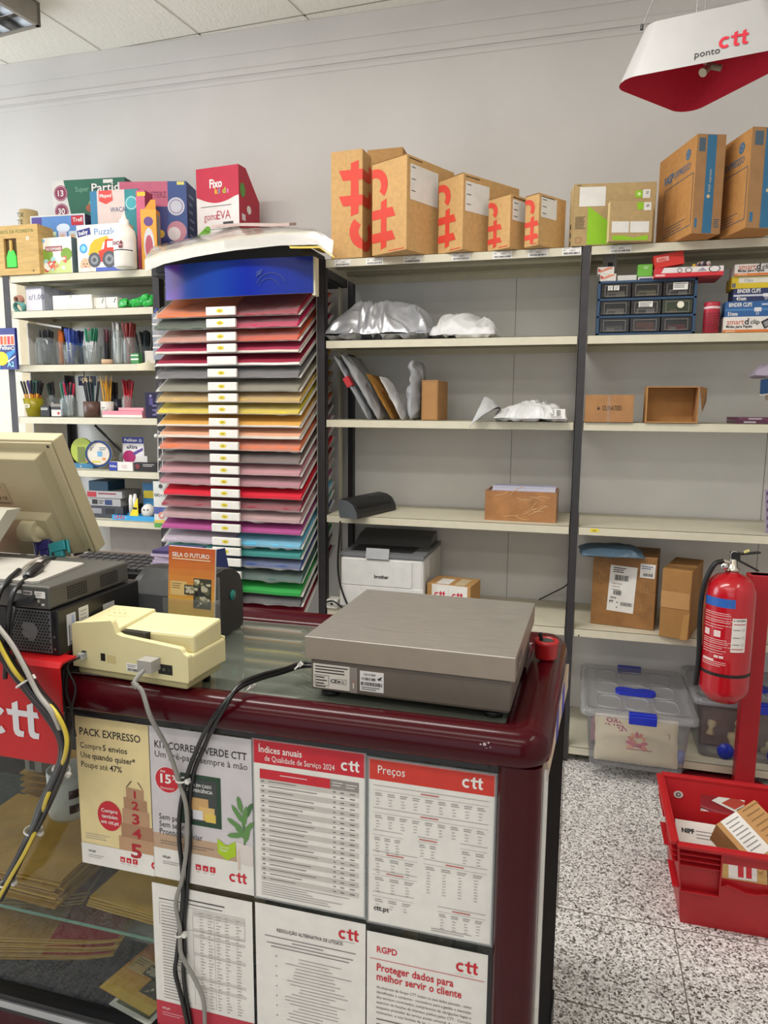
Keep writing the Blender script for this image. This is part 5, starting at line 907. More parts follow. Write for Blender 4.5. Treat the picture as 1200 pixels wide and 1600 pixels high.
# third right shelf: two small cartons and packs
a, b = at(915, 658, Z=S3), at(991, 659, Y=2.80); B = crop(915, 991, 617, 2.80, S3+.0005, .15, 0); mb = MB(); B.solid(mb, M('#a8794c', .75, noise=.08)); F = B.front; mb.text(F, 'CURATED', B.w*.36, B.h*.44, .024, M('#4a3620'), .0011, .01, wid=B.w*.40); mb.disc(F, B.w*.28, B.h*.5, .005, M('#4a3620')); mb.poly(F, [(B.w*.28, B.h*.42), (B.w*.265, B.h*.5), (B.w*.28, B.h*.6), (B.w*.295, B.h*.5)], M('#4a3620'), .0012)
o = mb.build('small_carton', bevel=.0015); tag(o, 'small closed brown carton with dark lettering, left on the third right shelf', 'box'); mb = MB(); mb.rect(F, B.w*.46, 0, B.w*.53, B.h, clear('clear_tape', '#e9d8c0', .12, .1), .0016); mb.rect(B.top, B.w*.46, 0, B.w*.53, .15, clear('clear_tape', '#e9d8c0', .12, .1), .0012); mb.build('tape', o)
a, b = at(1008, 658, Y=2.80), at(1090, 658, Y=2.80); w = b.x-a.x; h = at(1050, 604, Y=2.80).z-S3; B = Bx((a.x, 2.80, S3+.0005), w, .11, h, 0); KB = M('#a87a4c', .75, noise=.08); KI = M('#b8884f', .8, noise=.08); mb = MB(); f = B.front
mb.obox(B.base, 0, w, .106, .11, 0, h, KI); mb.obox(B.base, 0, w, 0, .106, 0, .004, KI); mb.obox(B.base, 0, w, 0, .106, h-.004, h, KB); mb.obox(B.base, 0, .004, 0, .106, .004, h-.004, KI); mb.obox(B.base, w-.004, w, 0, .106, .004, h-.004, KB); o = mb.build('open_carton'); tag(o, 'brown carton lying open on its side, right of the small closed carton', 'box')
mb = MB(); mb.add([B.base.p(w, 0, h), B.base.p(w+.028, .02, h-.005), B.base.p(w+.034, .06, h*.6), B.base.p(w+.024, .05, .05), B.base.p(w+.0, .0, .002), B.base.p(w+.012, .0, h*.3)], [(0, 1, 2, 3, 4, 5)], M('#8a6238', .8)); mb.build('flap', o)
for k, (px0, px1, pt_, pb_, col) in enumerate(((1150, 1215, 650, 657, '#5a3048'), (1156, 1230, 645, 650, '#6e3a58'))):
    Bq = crop(px0, px1, pt_, 2.84, S3+.0005+.012*k, .12, 4+6*k); Bq.h = .011; mb = MB(); Bq.solid(mb, M(col, .25)); mb.rect(Bq.front, Bq.w*.2, .002, Bq.w*.5, .008, M('#b8aab4')); mb.rect(Bq.top, .01, .01, Bq.w*.5, .1, M('#2a2630', .2)); tag(mb.build('blister_pack'), ('plum coloured pack lying flat at the right end of the third right shelf' if k == 0 else 'plum coloured pack lying on top of another at the right end of the shelf'), 'pack', 'plum packs on the third right shelf')
o, F, w = lie('plastic_bag', 'crumpled lilac plastic bag hanging below the second right shelf at the picture edge', 1178, 1240, 2.78, S3+.16, .10, .05, M('#a89cae', .3), 31, .008, 14)
mb = MB(); p = at(1190, 603, Y=2.78); F = Fr((p.x, 2.78, p.z-.01), (1, .2, .15), (0, -.3, 1)); mb.obox(F, 0, .08, -.02, .03, -.01, 0, M('#1f4a7a', .4)); mb.obox(F, 0, .08, -.024, -.02, -.01, .004, M('#d8d0c0', .4)); mb.obox(F, .02, .06, -.045, -.024, -.01, .0, M('#9a8a70', .4)); mb.obox(F, .03, .034, .03, .09, -.004, -.001, CHROME); tag(mb.build('hanging_pack'), 'small blue pack hanging at the right picture edge', 'pack')
mb = MB(); p = at(1194, 812, Y=2.9); F = Fr((p.x, 2.86, S4+.0008), (1, .5, 0), (-.3, 0, 1)); mb.obox(F, 0, .12, 0, .16, -.004, 0, M('#a093a8', .5)); mb.lines(F, .004, .05, .14, 5, .03, .012, M('#5a5068')); tag(mb.build('leaning_card'), 'lilac card leaning at the right picture edge of the fourth shelf', 'card')
# fifth right shelf: parcels and a grey blue mailer
a, b = at(922, 974, Z=S5), at(1021, 986, Z=S5); z1 = at(926, 864, Y=a.y).z; ang = math.degrees(math.atan2(b.y-a.y, b.x-a.x)); B = Bx((a.x, a.y, S5+.0005), (b-a).length, .22, z1-S5, ang); mb = MB(); B.solid(mb, M('#94693b', .5, noise=.16, ns=22, bump=.25, bs=30)); F = B.front; rr = random.Random(8)
for q in range(26):
    u, v = .02+rr.random()*(B.w-.04), .02+rr.random()*(B.h-.04)
    for t in range(5): G = F.sub(u, v, t*.5+rr.random()*.3); mb.rect(G, .004, -.0011, .022+.012*rr.random(), .0011, M('#a87d4c', .4), .0005)
o = mb.build('parcel', bevel=.003); tag(o, 'big square brown leaf-patterned parcel with white shipping label on the fifth right shelf', 'parcel')
mb = MB(); G = F.sub(B.w*.25, B.h*.22, -.045); lw, lh = B.w*.42, B.h*.64; mb.obox(G, 0, lw, 0, lh, .0006, .0014, PAPER); mb.bars(G, .02, lh*.68, lw*.72, lh*.80, INK, 26, 5, .002); mb.bars(G, .02, lh*.36, lw*.5, lh*.46, INK, 18, 6, .002); mb.bars(G, .01, lh*.27, lw*.32, lh*.32, INK, 14, 7, .002); mb.bars(G, lw*.5, lh*.14, lw*.95, lh*.22, INK, 18, 9, .002); mb.lines(G, .012, lw*.6, lh*.94, 3, .008, .0035, INK, .002); mb.lines(G, .012, lw*.5, lh*.6, 3, .012, .0025, GREYT, .002); mb.text(G, 'PT', .008, lh*.18, .014, INK, .002, .04); mb.lines(G, .035, lw*.4, lh*.19, 2, .02, .004, INK, .002); mb.build('shipping_label', o)
mb = MB(); G = F.sub(B.w*.74, B.h*.72, -.03); mb.obox(G, 0, B.w*.23, 0, B.h*.19, .0006, .0014, PAPER); mb.lines(G, .004, B.w*.2, B.h*.15, 2, .008, .003, M('#5a6a9a'), .002); mb.bars(G, .012, .006, B.w*.2, .018, INK, 12, 3, .002); mb.build('label', o)
zt = S5+.0005+B.h
o, F, w = lie('mailing_bag', 'grey blue padded mailer lying on top of the leaf-patterned parcel', 920, 1026, 2.80, zt, .20, .040, M('#4c6272', .45), 41, .005, 9, cat='bag', pw=3., rz=3)
a = at(1029, 994, Z=S5); b = at(1071, 1002.5, Z=S5); z1 = at(1031, 888, Y=a.y).z; B = Bx((a.x, a.y, S5+.0005), .105, .26, z1-S5, -17); mb = MB(); KC = M('#a1753f', .75, noise=.07); B.solid(mb, KC); F = B.front; mb.rect(F, 0, B.h*.44, B.w*.96, B.h*.68, M('#b98d58', .5), .0007); mb.rect(F, .0, B.h*.435, B.w, B.h*.44, M('#7d5a30'), .001); mb.poly(F, [(B.w*.72, 0), (B.w*.95, 0), (B.w, B.h*.4), (B.w*.8, B.h*.36)], M('#b08449'), .0009); mb.rect(B.top, 0, .03, B.w, .075, M('#8a6438', .4), .0006)
tag(mb.build('parcel', bevel=.003), 'narrow tall brown parcel with tape band overhanging the fifth right shelf', 'parcel')
# ------------------------------------------------------------------ storage boxes, extinguisher, crate, hanging shade, luminaire
TUB = clear('milky_plastic', '#cfd0d6', .13, .12, 1.0); TUBL = clear('milky_lid', '#d6d6da', .26, .10, 1.0); BLU = M('#1c2fb0', .35)
def rrect(w, d, r, n=5):
    out = []
    for cx, cy, a0 in ((w-r, r, -90), (w-r, d-r, 0), (r, d-r, 90), (r, r, 180)):
        for q in range(n+1): a = math.radians(a0+90*q/n); out.append((cx+r*math.cos(a), cy+r*math.sin(a)))
    return out
def shell(mb, F, rings, mat, cap=False):
    """skin through closed outlines [(pts2d, height)]"""
    n = len(rings[0][0]); vs = []
    for pts, h in rings: vs += [F.p(u, v, h) for u, v in pts]
    fs = [(k*n+i, k*n+(i+1) % n, (k+1)*n+(i+1) % n, (k+1)*n+i) for k in range(len(rings)-1) for i in range(n)]
    mb.add(vs, fs, mat, True)
    if cap: mb.add(vs[-n:], [tuple(range(n))], mat)
    return mb
def inset(pts, w, d, k): return [(w/2+(u-w/2)*(w-2*k)/w, d/2+(v-d/2)*(d-2*k)/d) for u, v in pts]
def storage(label, x0, y0, w, d, h, wheels=False, z=S6+.0008):
    t = thing('storage_box', label, 'storage box', (x0+w/2, y0+d/2, z)); F = Fr((x0, y0, z), (1, 0, 0), (0, 1, 0)); o = rrect(w, d, .03)
    mb = MB(); bt = inset(o, w, d, .018); shell(mb, F, [(inset(bt, w, d, .05), 0), (inset(bt, w, d, .002), .004), (bt, .012), (inset(o, w, d, .002), h-.02), (o, h-.012), (inset(o, w, d, -.006), h-.012), (inset(o, w, d, -.006), h), (inset(o, w, d, .002), h)], TUB); mb.add([F.p(u, v, .004) for u, v in inset(bt, w, d, .002)], [tuple(range(len(bt)))], TUB); mb.build('tub', t)
    mb = MB(); ov = inset(o, w, d, -.022); shell(mb, F, [(ov, h-.008), (ov, h+.012), (inset(ov, w, d, .006), h+.018), (inset(ov, w, d, .022), h+.018), (inset(ov, w, d, .027), h+.010), (inset(ov, w, d, .035), h+.010)], TUBL, True)
    for k in range(3):
        for q in range(3):
            G = Fr(F.p(w*(.10+.28*k), d*(.06+.3*q), h+.0105), (1, 0, 0), (0, 1, 0)); ww, dd = w*.24, d*.26
            rim = rrect(ww, dd, .03, 4); shell(mb, G, [(rim, 0), (rim, .004), (inset(rim, ww, dd, .004), .004), (inset(rim, ww, dd, .004), 0)], TUBL)
    mb.build('lid', t)
    mb = MB(); u0, u1 = w*.40, w*.66; mb.obox(F, u0, u1, -.036, -.020, h-.018, h+.014, BLU); mb.obox(F, u0, u1, -.030, -.008, h+.012, h+.022, BLU); mb.build('latch', t, bevel=.003)
    mb = MB(); G = Fr(F.p(w*.5, d*.42, h+.012), (1, 0, 0), (0, 1, 0)); mb.prism(G, [(-.06, -.03), (.06, -.03), (.075, -.015), (.075, .012), (.06, .028), (.03, .03), (0, .02), (-.03, .03), (-.06, .028), (-.075, .012), (-.075, -.015)], 0, .012, BLU); mb.build('handle', t, bevel=.003)
    mb = MB(); mb.obox(F, w*.36, w*.62, d+.010, d+.026, h-.014, h+.022, BLU); mb.build('latch', t, bevel=.003)
    if wheels:
        for u in (w*.28, w*.72):
            mb = MB(); mb.lathe([(0, -.016), (.028, -.016), (.03, -.012), (.03, .004), (0, .004)], Fr(F.p(u, .016, .034), (1, 0, 0), (0, 0, 1)), BLU, 20); mb.build('wheel', t)
    return t, F
a, b = at(920, 1195, Y=2.668), at(1063, 1213, Y=2.672)
TB, F = storage('big clear storage box with blue latches and a cream cushion inside, overhanging the bottom shelf', a.x-.018, 2.652, .372, .47, .222)
# cream cushion standing at the front of the box
p = at(928, 1190, Y=2.70); W_, H_ = .30, .175; mb = MB(); CR = M('#ddcfae', .85, noise=.05); G = Fr((p.x, 2.712, S6+.008), (1, 0, 0), (0, .28, 1)); mb.pouch(G, W_, H_, .042, CR, 51, .003, 8, 30, 22, 2.6)
def onp(u, v): 
    e = max(0, (1-abs(2*u-1)**2.6)*(1-abs(2*v-1)**2.6))**.6; return .042*e
Gp = Fr(G.p(0, 0, 0), G.U, G.V); mp = M('#a8466a', .8); 
for k, (tx, u, sz, v) in enumerate((('IMENSO', .11, .030, .70), ('DE TI', .60, .030, .66), ('ORGULHO', .13, .024, .85))):
    vs, fs = text2d(tx, .03); wd_ = max(q[0] for q in vs); kk = (.46 if k == 0 else (.30 if k == 1 else .5))*W_/wd_
    mb.add([G.p(u*W_+x*kk, v*H_+y*sz-.01*((u*W_+x*kk)/W_)**2, onp(u+x*kk/W_, v+y*sz/H_)+.003) for x, y in vs], fs, mp if k != 1 else M('#a89a78', .8))
for q in range(9): a_ = math.radians(-20+q*27.5); cx, cy = .5+.085*math.cos(a_)*.8, .46+.15*math.sin(a_); D = Fr(G.p(cx*W_, cy*H_, onp(cx, cy)+.004), G.U*math.cos(a_)+G.V*math.sin(a_), G.V*math.cos(a_)-G.U*math.sin(a_)); mb.disc(D, 0, 0, .020, M(('#d8826a', '#c96a7a', '#e0a080')[q % 3], .8), 0, 10, .008)
mb.text(G, 'mas', W_*.5, H_*.40, .022, M('#a03a62', .8), onp(.5, .42)+.004, .03, 'c'); mb.lines(G, W_*.38, W_*.68, H_*.34, 1, .01, .003, mp, onp(.5, .34)+.004, 0)
tag(mb.build('cushion'), 'cream cushion with pink lettering inside the big clear storage box', 'cushion')
for k, (u, v, col, hh) in enumerate(((.30, .34, '#a83a5a', .09), (.055, .30, '#b8848a', .10), (.20, .37, '#8d6a78', .11), (.325, .20, '#7a8ac0', .05))):
    mb = MB(); mb.pouch(Fr(F.p(u-.03, v-.10 if k else v-.16, .012), (1, 0, 0), (0, .2, 1)), .07, hh, .02, M(col, .4), 60+k, .006, 20, 12, 10); tag(mb.build('wrapped_packet'), ['pink wrapped packet behind the cushion, right side of the clear box', 'pale pink packet at the left wall of the clear box', 'mauve packet behind the cushion', 'blue packet low in the right front of the clear box'][k], 'packet')
a = at(1080, 1187, Y=2.76)
TB2, F2 = storage('second clear storage box with blue wheels and cream craft pieces, behind the extinguisher', .492, 2.845, .40, .345, .235, True)
for k, (u, v, h_, s_) in enumerate(((.03, .03, .13, .055), (.11, .025, .05, .07), (.13, .04, .13, .05), (.24, .03, .03, .06), (.3, .04, .04, .05))):
    mb = MB(); q = F2.p(u+.035, v+.045, max(h_-.02, s_*.62+.008) if k else .10); mb.lathe([(0, -s_*.55), (s_*.28, -s_*.5), (s_*.14, -s_*.05), (s_*.30, s_*.25), (s_*.26, s_*.5), (0, s_*.55)], Fr(q, (1, .3*k-.4, 0), (0, 1, .4*k-.5)), M('#d9c48e', .6), 12); tag(mb.build('craft_figure'), 'small cream wooden craft piece inside the second clear storage box', 'craft piece', 'cream craft pieces in the clear box')
mb = MB(); mb.box(.53, .86, 2.96, 3.15, S6+.014, S6+.15, M('#6e5546', .8, noise=.2)); tag(mb.build('brown_carton'), 'brown carton filling the back of the second clear storage box', 'box')

# fire extinguisher hanging on its red stand
RS = M('#a81420', .42); RE = M('#b81422', .22, noise=.03, coat=.4)
st = thing('extinguisher_stand', 'red metal extinguisher stand with square post and flat round base', 'stand', (.655, 2.74, 0))
a, b = at(1147, 1236, Z=.01), at(1178, 1237, Z=.01); x0, x1, yp = a.x, b.x-.004, a.y; PZ = at(1165, 898, Y=yp).z
mb = MB(); mb.box(x0, x1, yp, yp+.055, .008, PZ, RS); mb.build('post', st, bevel=.004)
mb = MB(); mb.lathe([(0, 0), (.175, 0), (.178, .004), (.17, .010), (0, .012)], Fr(((x0+x1)/2-.06, yp+.0, .0005), (1, 0, 0), (0, 1, 0)), M('#8a2028', .5), 40); mb.build('base', st)
mb = MB(); zb = at(1190, 905, Y=yp).z; mb.box(x0-.008, x1+.06, yp+.004, yp+.05, PZ-.05, PZ, RS); mb.build('bracket', st, bevel=.003)
ec = at(1137, 1000, Y=2.60); ex, ey = ec.x, 2.615; zb = at(1130, 1092, Y=ey).z; zt = at(1137, 893, Y=ey).z; R_ = .0785*2.6/2.6
R_ = (at(1178, 1000, Y=ey).x-at(1095, 1000, Y=ey).x)/2*.96
ext = thing('fire_extinguisher', 'red powder fire extinguisher with black hose and blue band hanging on the red stand', 'fire extinguisher', (ex, ey, zb))
F = Fr((ex, ey, zb), (1, 0, 0), (0, 1, 0)); hb = zt-zb; mb = MB()
mb.lathe([(0, .012), (R_*.55, .006), (R_*.6, 0), (R_*.72, .012), (R_*.95, .034), (R_, .05), (R_, hb-.075), (R_*.97, hb-.055), (R_*.86, hb-.032), (R_*.62, hb-.014), (R_*.3, hb-.004), (R_*.26, hb), (R_*.24, hb+.012), (0, hb+.012)], F, RE, 40)
def cyl(mb, a0, a1, z0, z1, mat, n=8, k=1.004):
    for q in range(n):
        A, B_ = math.radians(a0+(a1-a0)*q/n), math.radians(a0+(a1-a0)*(q+1)/n); mb.add([F.p(R_*k*math.cos(t), R_*k*math.sin(t), z) for t, z in ((A, z0), (B_, z0), (B_, z1), (A, z1))], [(0, 1, 2, 3)], mat)
def vz(py): return at(1137, py, Y=ey-R_).z-zb
cyl(mb, -168, -88, vz(951), vz(937), M('#2a5fae', .4), 10); WT = M('#e3c9c6', .5)
rr = random.Random(5)
for py in (961, 964, 968, 972, 975, 980, 984, 1003, 1006, 1009, 1013, 1016, 1020, 1024, 1038, 1041, 1044): cyl(mb, -162, -162+50+22*rr.random(), vz(py), vz(py)+.0018, WT, 6)
for a0 in (-160, -132): cyl(mb, a0, a0+16, vz(998), vz(988), WT, 4)
cyl(mb, -128, -118, vz(1031), vz(1027), WT, 2); cyl(mb, -116, -106, vz(1031), vz(1027), WT, 2); cyl(mb, -160, -128, vz(1038), vz(1034), WT, 4)
mb.build('cylinder', ext)
mb = MB(); cyl(mb, -180, 180, vz(1060), vz(1055), M('#1a1416', .5), 36, 1.006); mb.build('rubber_strap', ext)
mb = MB(); cyl(mb, -92, -58, vz(1019), vz(966), M('#e3ded8', .5), 6, 1.006); 
for z0_, a0, a1, c_ in ((976, -89, -61, M('#b8605a')), (985, -89, -72, GREYT), (997, -89, -72, GREYT), (1008, -89, -72, GREYT), (1015, -90, -62, M('#b8605a'))): cyl(mb, a0, a1, vz(z0_), vz(z0_)+.0035, c_, 5, 1.009)
for z0_ in (985, 997, 1008): cyl(mb, -69, -61, vz(z0_)-.003, vz(z0_)+.007, M('#c9c4c0'), 3, 1.009)
vs, fs = text2d('A. OLIVEIRA', .02); wd_ = max(q[0] for q in vs); mb.add([F.p(R_*1.012*math.cos(math.radians(-90+29*x/wd_)), R_*1.012*math.sin(math.radians(-90+29*x/wd_)), vz(971)+.001+y*.0085) for x, y in vs], fs, INK)
mb.build('inspection_label', ext, label='white inspection label')
BR = M('#c9c2b4', .25, .9); BK = M('#141416', .45); top = hb+.012
mb = MB(); mb.lathe([(R_*.3, top-.006), (R_*.3, top), (.017, top+.006), (.014, top+.03), (.012, top+.034), (0, top+.034)], F, BR, 20); mb.tube([F.p(0, -.004, top+.02), F.p(-.035, -.012, top+.026)], .009, BR, 10); mb.lathe([(0, -.004), (.012, -.003), (.012, .004), (0, .005)], Fr(F.p(-.03, -.03, top+.012), (1, 0, 0), (0, 0, 1)), CHROME, 16); mb.build('valve', ext)
mb = MB(); mb.obox(Fr(F.p(-.006, -.012, top+.028), (1, .15, .0), (0, 1, 0)), 0, .028, 0, .024, 0, .03, BK); mb.obox(Fr(F.p(.012, -.011, top+.05), (1, .15, .12), (0, 1, 0)), 0, .075, 0, .022, -.003, .003, BK); mb.obox(Fr(F.p(.010, -.011, top+.034), (1, .15, -.52), (0, 1, 0)), 0, .085, 0, .022, -.004, .002, BK); mb.build('handle', ext, bevel=.002)
mb = MB(); mb.tube(smoothpath([F.p(-.006, -.016, top+.02), F.p(-.012, -.018, top+.05), F.p(-.004, -.018, top+.062), F.p(.010, -.016, top+.060)], 5), .0016, CHROME, 6); mb.build('safety_pin', ext, label='steel safety pin'); mb = MB(); mb.obox(Fr(F.p(.03, -.018, top+.058), (1, .2, .4), (0, 0, 1)), 0, .018, 0, .008, -.002, .002, M('#e3d98a', .5)); mb.build('seal', ext, label='yellow seal')
mb = MB(); mb.tube(smoothpath([F.p(-.032, -.012, top+.026), F.p(-.062, -.02, top+.012), F.p(-.088, -.02, top-.06), F.p(-.094, -.016, top-.16), F.p(-.088, -.012, hb*.35), F.p(-R_-.010, -.008, hb*.10)], 8), .0085, BK, 10); mb.build('hose', ext)

# red crate with post
CRM = M('#b51a22', .38, noise=.05); cr = thing('post_crate', 'red plastic post crate on the terrazzo floor holding mail', 'crate', (.478, 2.08, 0))
zt = .262; x0, y0, x1, y1 = .300, 1.893, .655, 2.268; bx0, by0, bx1, by1 = .330, 1.945, .625, 2.215; tt = .004
def cq(u, v, z):   # point on the tapering wall: u,v in 0..1 plan, z height
    k = z/zt; return Vector(((bx0+(x0-bx0)*k)+u*((bx1-bx0)+((x1-x0)-(bx1-bx0))*k), (by0+(y0-by0)*k)+v*((by1-by0)+((y1-y0)-(by1-by0))*k), z))
def wallq(mb, p, q, holes, mat):
    """one crate wall between plan corners p and q with rectangular openings (s0,s1,z0,z1)"""
    ss = sorted({0, 1}|{s for h in holes for s in h[:2]}); zs = sorted({.0, zt}|{z for h in holes for z in h[2:]}); cen = (.5, .5)
    for i in range(len(ss)-1):
        for j in range(len(zs)-1):
            sm, zm = (ss[i]+ss[i+1])/2, (zs[j]+zs[j+1])/2
            if any(h[0] < sm < h[1] and h[2] < zm < h[3] for h in holes): continue
            vs = []
            for kk in (0, .012):
                for s, z in ((ss[i], zs[j]), (ss[i+1], zs[j]), (ss[i+1], zs[j+1]), (ss[i], zs[j+1])):
                    u, v = p[0]+(q[0]-p[0])*s, p[1]+(q[1]-p[1])*s; vs.append(cq(u+(cen[0]-u)*kk*1.6, v+(cen[1]-v)*kk*2., z))
            mb.add(vs, [(0, 1, 2, 3), (7, 6, 5, 4), (0, 4, 5, 1), (1, 5, 6, 2), (2, 6, 7, 3), (3, 7, 4, 0)], mat)
mb = MB(); hz0, hz1 = .135, .205
wallq(mb, (0, 0), (1, 0), [(.315, .685, .172, .222)], CRM); wallq(mb, (0, 1), (1, 1), [(.315, .685, .172, .222)], CRM); wallq(mb, (0, 0), (0, 1), [], CRM); wallq(mb, (1, 0), (1, 1), [], CRM)
mb.add([cq(u, v, .003) for u, v in ((0, 0), (1, 0), (1, 1), (0, 1))], [(0, 1, 2, 3)], CRM); mb.build('body', cr)
def flange(mb, z, out, th, segs):
    for (p, q) in segs:
        n = Vector((q[1]-p[1], -(q[0]-p[0]), 0)); n.normalize(); vs = []
        for dz in (0, th):
            for k in (0, 1):
                for e in (p, q): vs.append(cq(e[0], e[1], z+dz if z+dz < zt else zt)+n*out*k+Vector((0, 0, max(0, z+dz-zt))))
        mb.add(vs, [(0, 1, 3, 2), (4, 6, 7, 5), (0, 4, 5, 1), (2, 3, 7, 6), (0, 2, 6, 4), (1, 5, 7, 3)], CRM)
al = [((0, 0), (1, 0)), ((1, 0), (1, 1)), ((1, 1), (0, 1)), ((0, 1), (0, 0))]
mb = MB(); flange(mb, zt-.004, .016, .010, al); flange(mb, zt-.004, -.006, .010, al)
for z, sg in ((zt-.022, .014), (zt-.040, .014), (zt-.058, .014)): flange(mb, z, sg, .003, [((0, 0), (.30, 0)), ((.70, 0), (1, 0)), ((.3, 1), (0, 1)), ((0, 1), (0, .62)), ((0, .38), (0, 0))])
flange(mb, .118, .016, .004, [((0, 0), (.30, 0)), ((.70, 0), (1, 0)), ((0, 1), (0, .62)), ((0, .38), (0, 0))]); mb.build('rim', cr, bevel=.0015)
for s in (.30, .70, 0., 1.):
    a, b = cq(s, 0, .118), cq(s, 0, zt); n = Vector((0, -1, 0)); mb = MB(); mb.add([a, b, b+n*.016, a+n*.016]+[q+Vector((.004, 0, 0)) for q in (a, b, b+n*.016, a+n*.016)], [(0, 1, 2, 3), (7, 6, 5, 4), (0, 4, 5, 1), (1, 5, 6, 2), (2, 6, 7, 3), (3, 7, 4, 0)], CRM); mb.build('rib', cr)
pts = [(.315, .150), (.36, .158), (.44, .150), (.5, .142), (.58, .142), (.64, .148), (.685, .146)]; up = Vector((0, 0, .004)); n = Vector((0, -.012, 0)); vs = []
for s, z in pts: a = cq(s, 0, z); vs += [a, a+n, a+n+up, a+up]
mb = MB(); mb.add(vs, [(4*i+j, 4*i+(j+1) % 4, 4*i+4+(j+1) % 4, 4*i+4+j) for i in range(len(pts)-1) for j in range(4)]+[(0, 1, 2, 3), (27, 26, 25, 24)], CRM); mb.build('handle_lip', cr)
mb = MB(); q = cq(.13, .985, .215); mb.disc(Fr(q, (1, 0, 0), (0, 0, 1)), 0, 0, .014, M('#d8d0cc', .6), .004, 16, .012); mb.ring(Fr(q, (1, 0, 0), (0, 0, 1)), 0, 0, .004, .007, INK, .0045); mb.build('sticker', cr, label='small round white sticker')
# letters and a parcel in the crate
mb = MB(); mb.obox(Fr((.345, 1.968, .006), (1, 0, 0), (0, 1, 0)), 0, .262, 0, .225, 0, .088, M('#c9bda8', .8)); tag(mb.build('letter_bundle'), 'bundle of flat mail at the bottom of the red crate', 'mail')
mb = MB(); F = Fr((.338, 2.10, .105), (1, -.02, 0), (.0, 1, .40)); mb.obox(F, 0, .215, 0, .125, -.004, 0, PAPER); mb.text(F, 'NIPF', .016, .080, .022, INK, .0012, .05, wid=.036); mb.lines(F, .056, .11, .090, 3, .012, .003, GREYT); mb.ring(F, .135, .072, .022, .0235, M('#8d8a90'), .0012); mb.ring(F, .135, .072, .014, .015, M('#a8a5aa'), .0012)
tag(mb.build('envelope'), 'white printed envelope resting against the back of the red crate', 'envelope')
X = Vector((.72, .52, .30)).normalized(); Y = Vector((-.50, .66, .46)).normalized(); Y = (Y-X*Y.dot(X)).normalized(); Z = X.cross(Y)
mb = MB(); c0 = Vector((.512, 1.99, .112)); B = Bx(c0, .145, .15, .09, V=(X, Y, Z)); B.solid(mb, M('#b98b56', .75, noise=.06)); T_ = B.top; mb.rect(T_, .015, .03, .075, .15, M('#e0dcd6'), .0008); mb.lines(T_, .022, .07, .135, 8, .012, .003, GREYT, .0014); mb.lines(T_, .09, .15, .14, 8, .016, .003, M('#8a6438'), .001); L_ = B.front; mb.rect(L_, .02, .02, .07, .07, M('#e0dcd6'), .0008); mb.lines(L_, .025, .06, .06, 4, .010, .003, INK, .0014)
tag(mb.build('parcel', loc=(.53, 2.06, .10)), 'brown parcel with printed labels lying tilted in the red crate', 'parcel')
mb = MB(); F = Fr((.385, 1.932, .150), (1, .03, 0), (0, .35, 1)); mb.obox(F, 0, .15, 0, .07, .0, .003, M('#c9a668', .8)); G = Fr(F.p(0, 0, .003), F.U, F.V); mb.rect(G, .055, .012, .125, .058, PAPER); mb.rect(G, .078, .018, .092, .055, M('#c22a34'), .0014); mb.rect(G, .098, .018, .112, .055, M('#c22a34'), .0014); tag(mb.build('envelope'), 'kraft envelope with red and white tape seen through the front handle hole', 'envelope')
mb = MB(); F = Fr((.585, 2.16, .10), (.2, -1, 0), (0, .12, 1)); mb.obox(F, 0, .16, 0, .17, -.003, 0, PAPER); tag(mb.build('envelope'), 'plain white envelope standing upright at the right of the crate', 'envelope')
# leaflet on the floor behind the crate
mb = MB(); a = at(1085, 1222, Z=.014); F = Fr((.52, 2.62, .0145), (.75, -.66, 0), (.66, .75, 0)); mb.obox(F, 0, .21, 0, .10, 0, .001, PAPER); mb.rect(F, .03, .012, .08, .088, M('#b84a3a'), .0014); mb.rect(F, .085, .012, .15, .088, M('#2a2c34'), .0014); mb.rect(F, .165, .02, .2, .08, M('#2f6a4a'), .0014); tag(mb.build('leaflet'), 'printed leaflet lying on the stand base behind the red crate', 'leaflet')

# hanging lamp shade of the post point
def rtri(P, r, n=8):
    out = []; m = len(P)
    for i in range(m):
        a, b, c = P[i-1], P[i], P[(i+1) % m]; u = (a-b).normalized(); v = (c-b).normalized(); th = u.angle(v)/2; d = r/math.tan(th); cc = b+(u+v).normalized()*(r/math.sin(th))
        s, e = b+u*d, b+v*d
        for q in range(n+1):
            t = q/n; w = ((s-cc).lerp(e-cc, t)).normalized()*r; out.append(cc+w)
    return out
zbot, ztop = 2.222, 2.352
NL, NR, AP = Vector((.016, 2.005)), Vector((.52, 1.905)), Vector((.250, 2.275)); cen = (NL+NR+AP)/3
bot = rtri([NL, NR, AP], .05); topc = [cen+(q-cen)*.72 for q in rtri([NL, NR, AP], .05)]; n = len(bot)
sh = thing('hanging_lamp', 'white three-sided hanging shade with red felt inside and post logo', 'lamp', (cen.x, cen.y, zbot))
SW = M('#aaa8a5', .4, noise=.02); mb = MB(); W0 = Fr((0, 0, 0), (1, 0, 0), (0, 1, 0))
shell(mb, W0, [([(q.x, q.y) for q in bot], zbot), ([(q.x, q.y) for q in topc], ztop)], SW); shell(mb, W0, [([(q.x, q.y) for q in topc], ztop), ([(cen.x+(q.x-cen.x)*.9, cen.y+(q.y-cen.y)*.9) for q in topc], ztop)], SW, True)
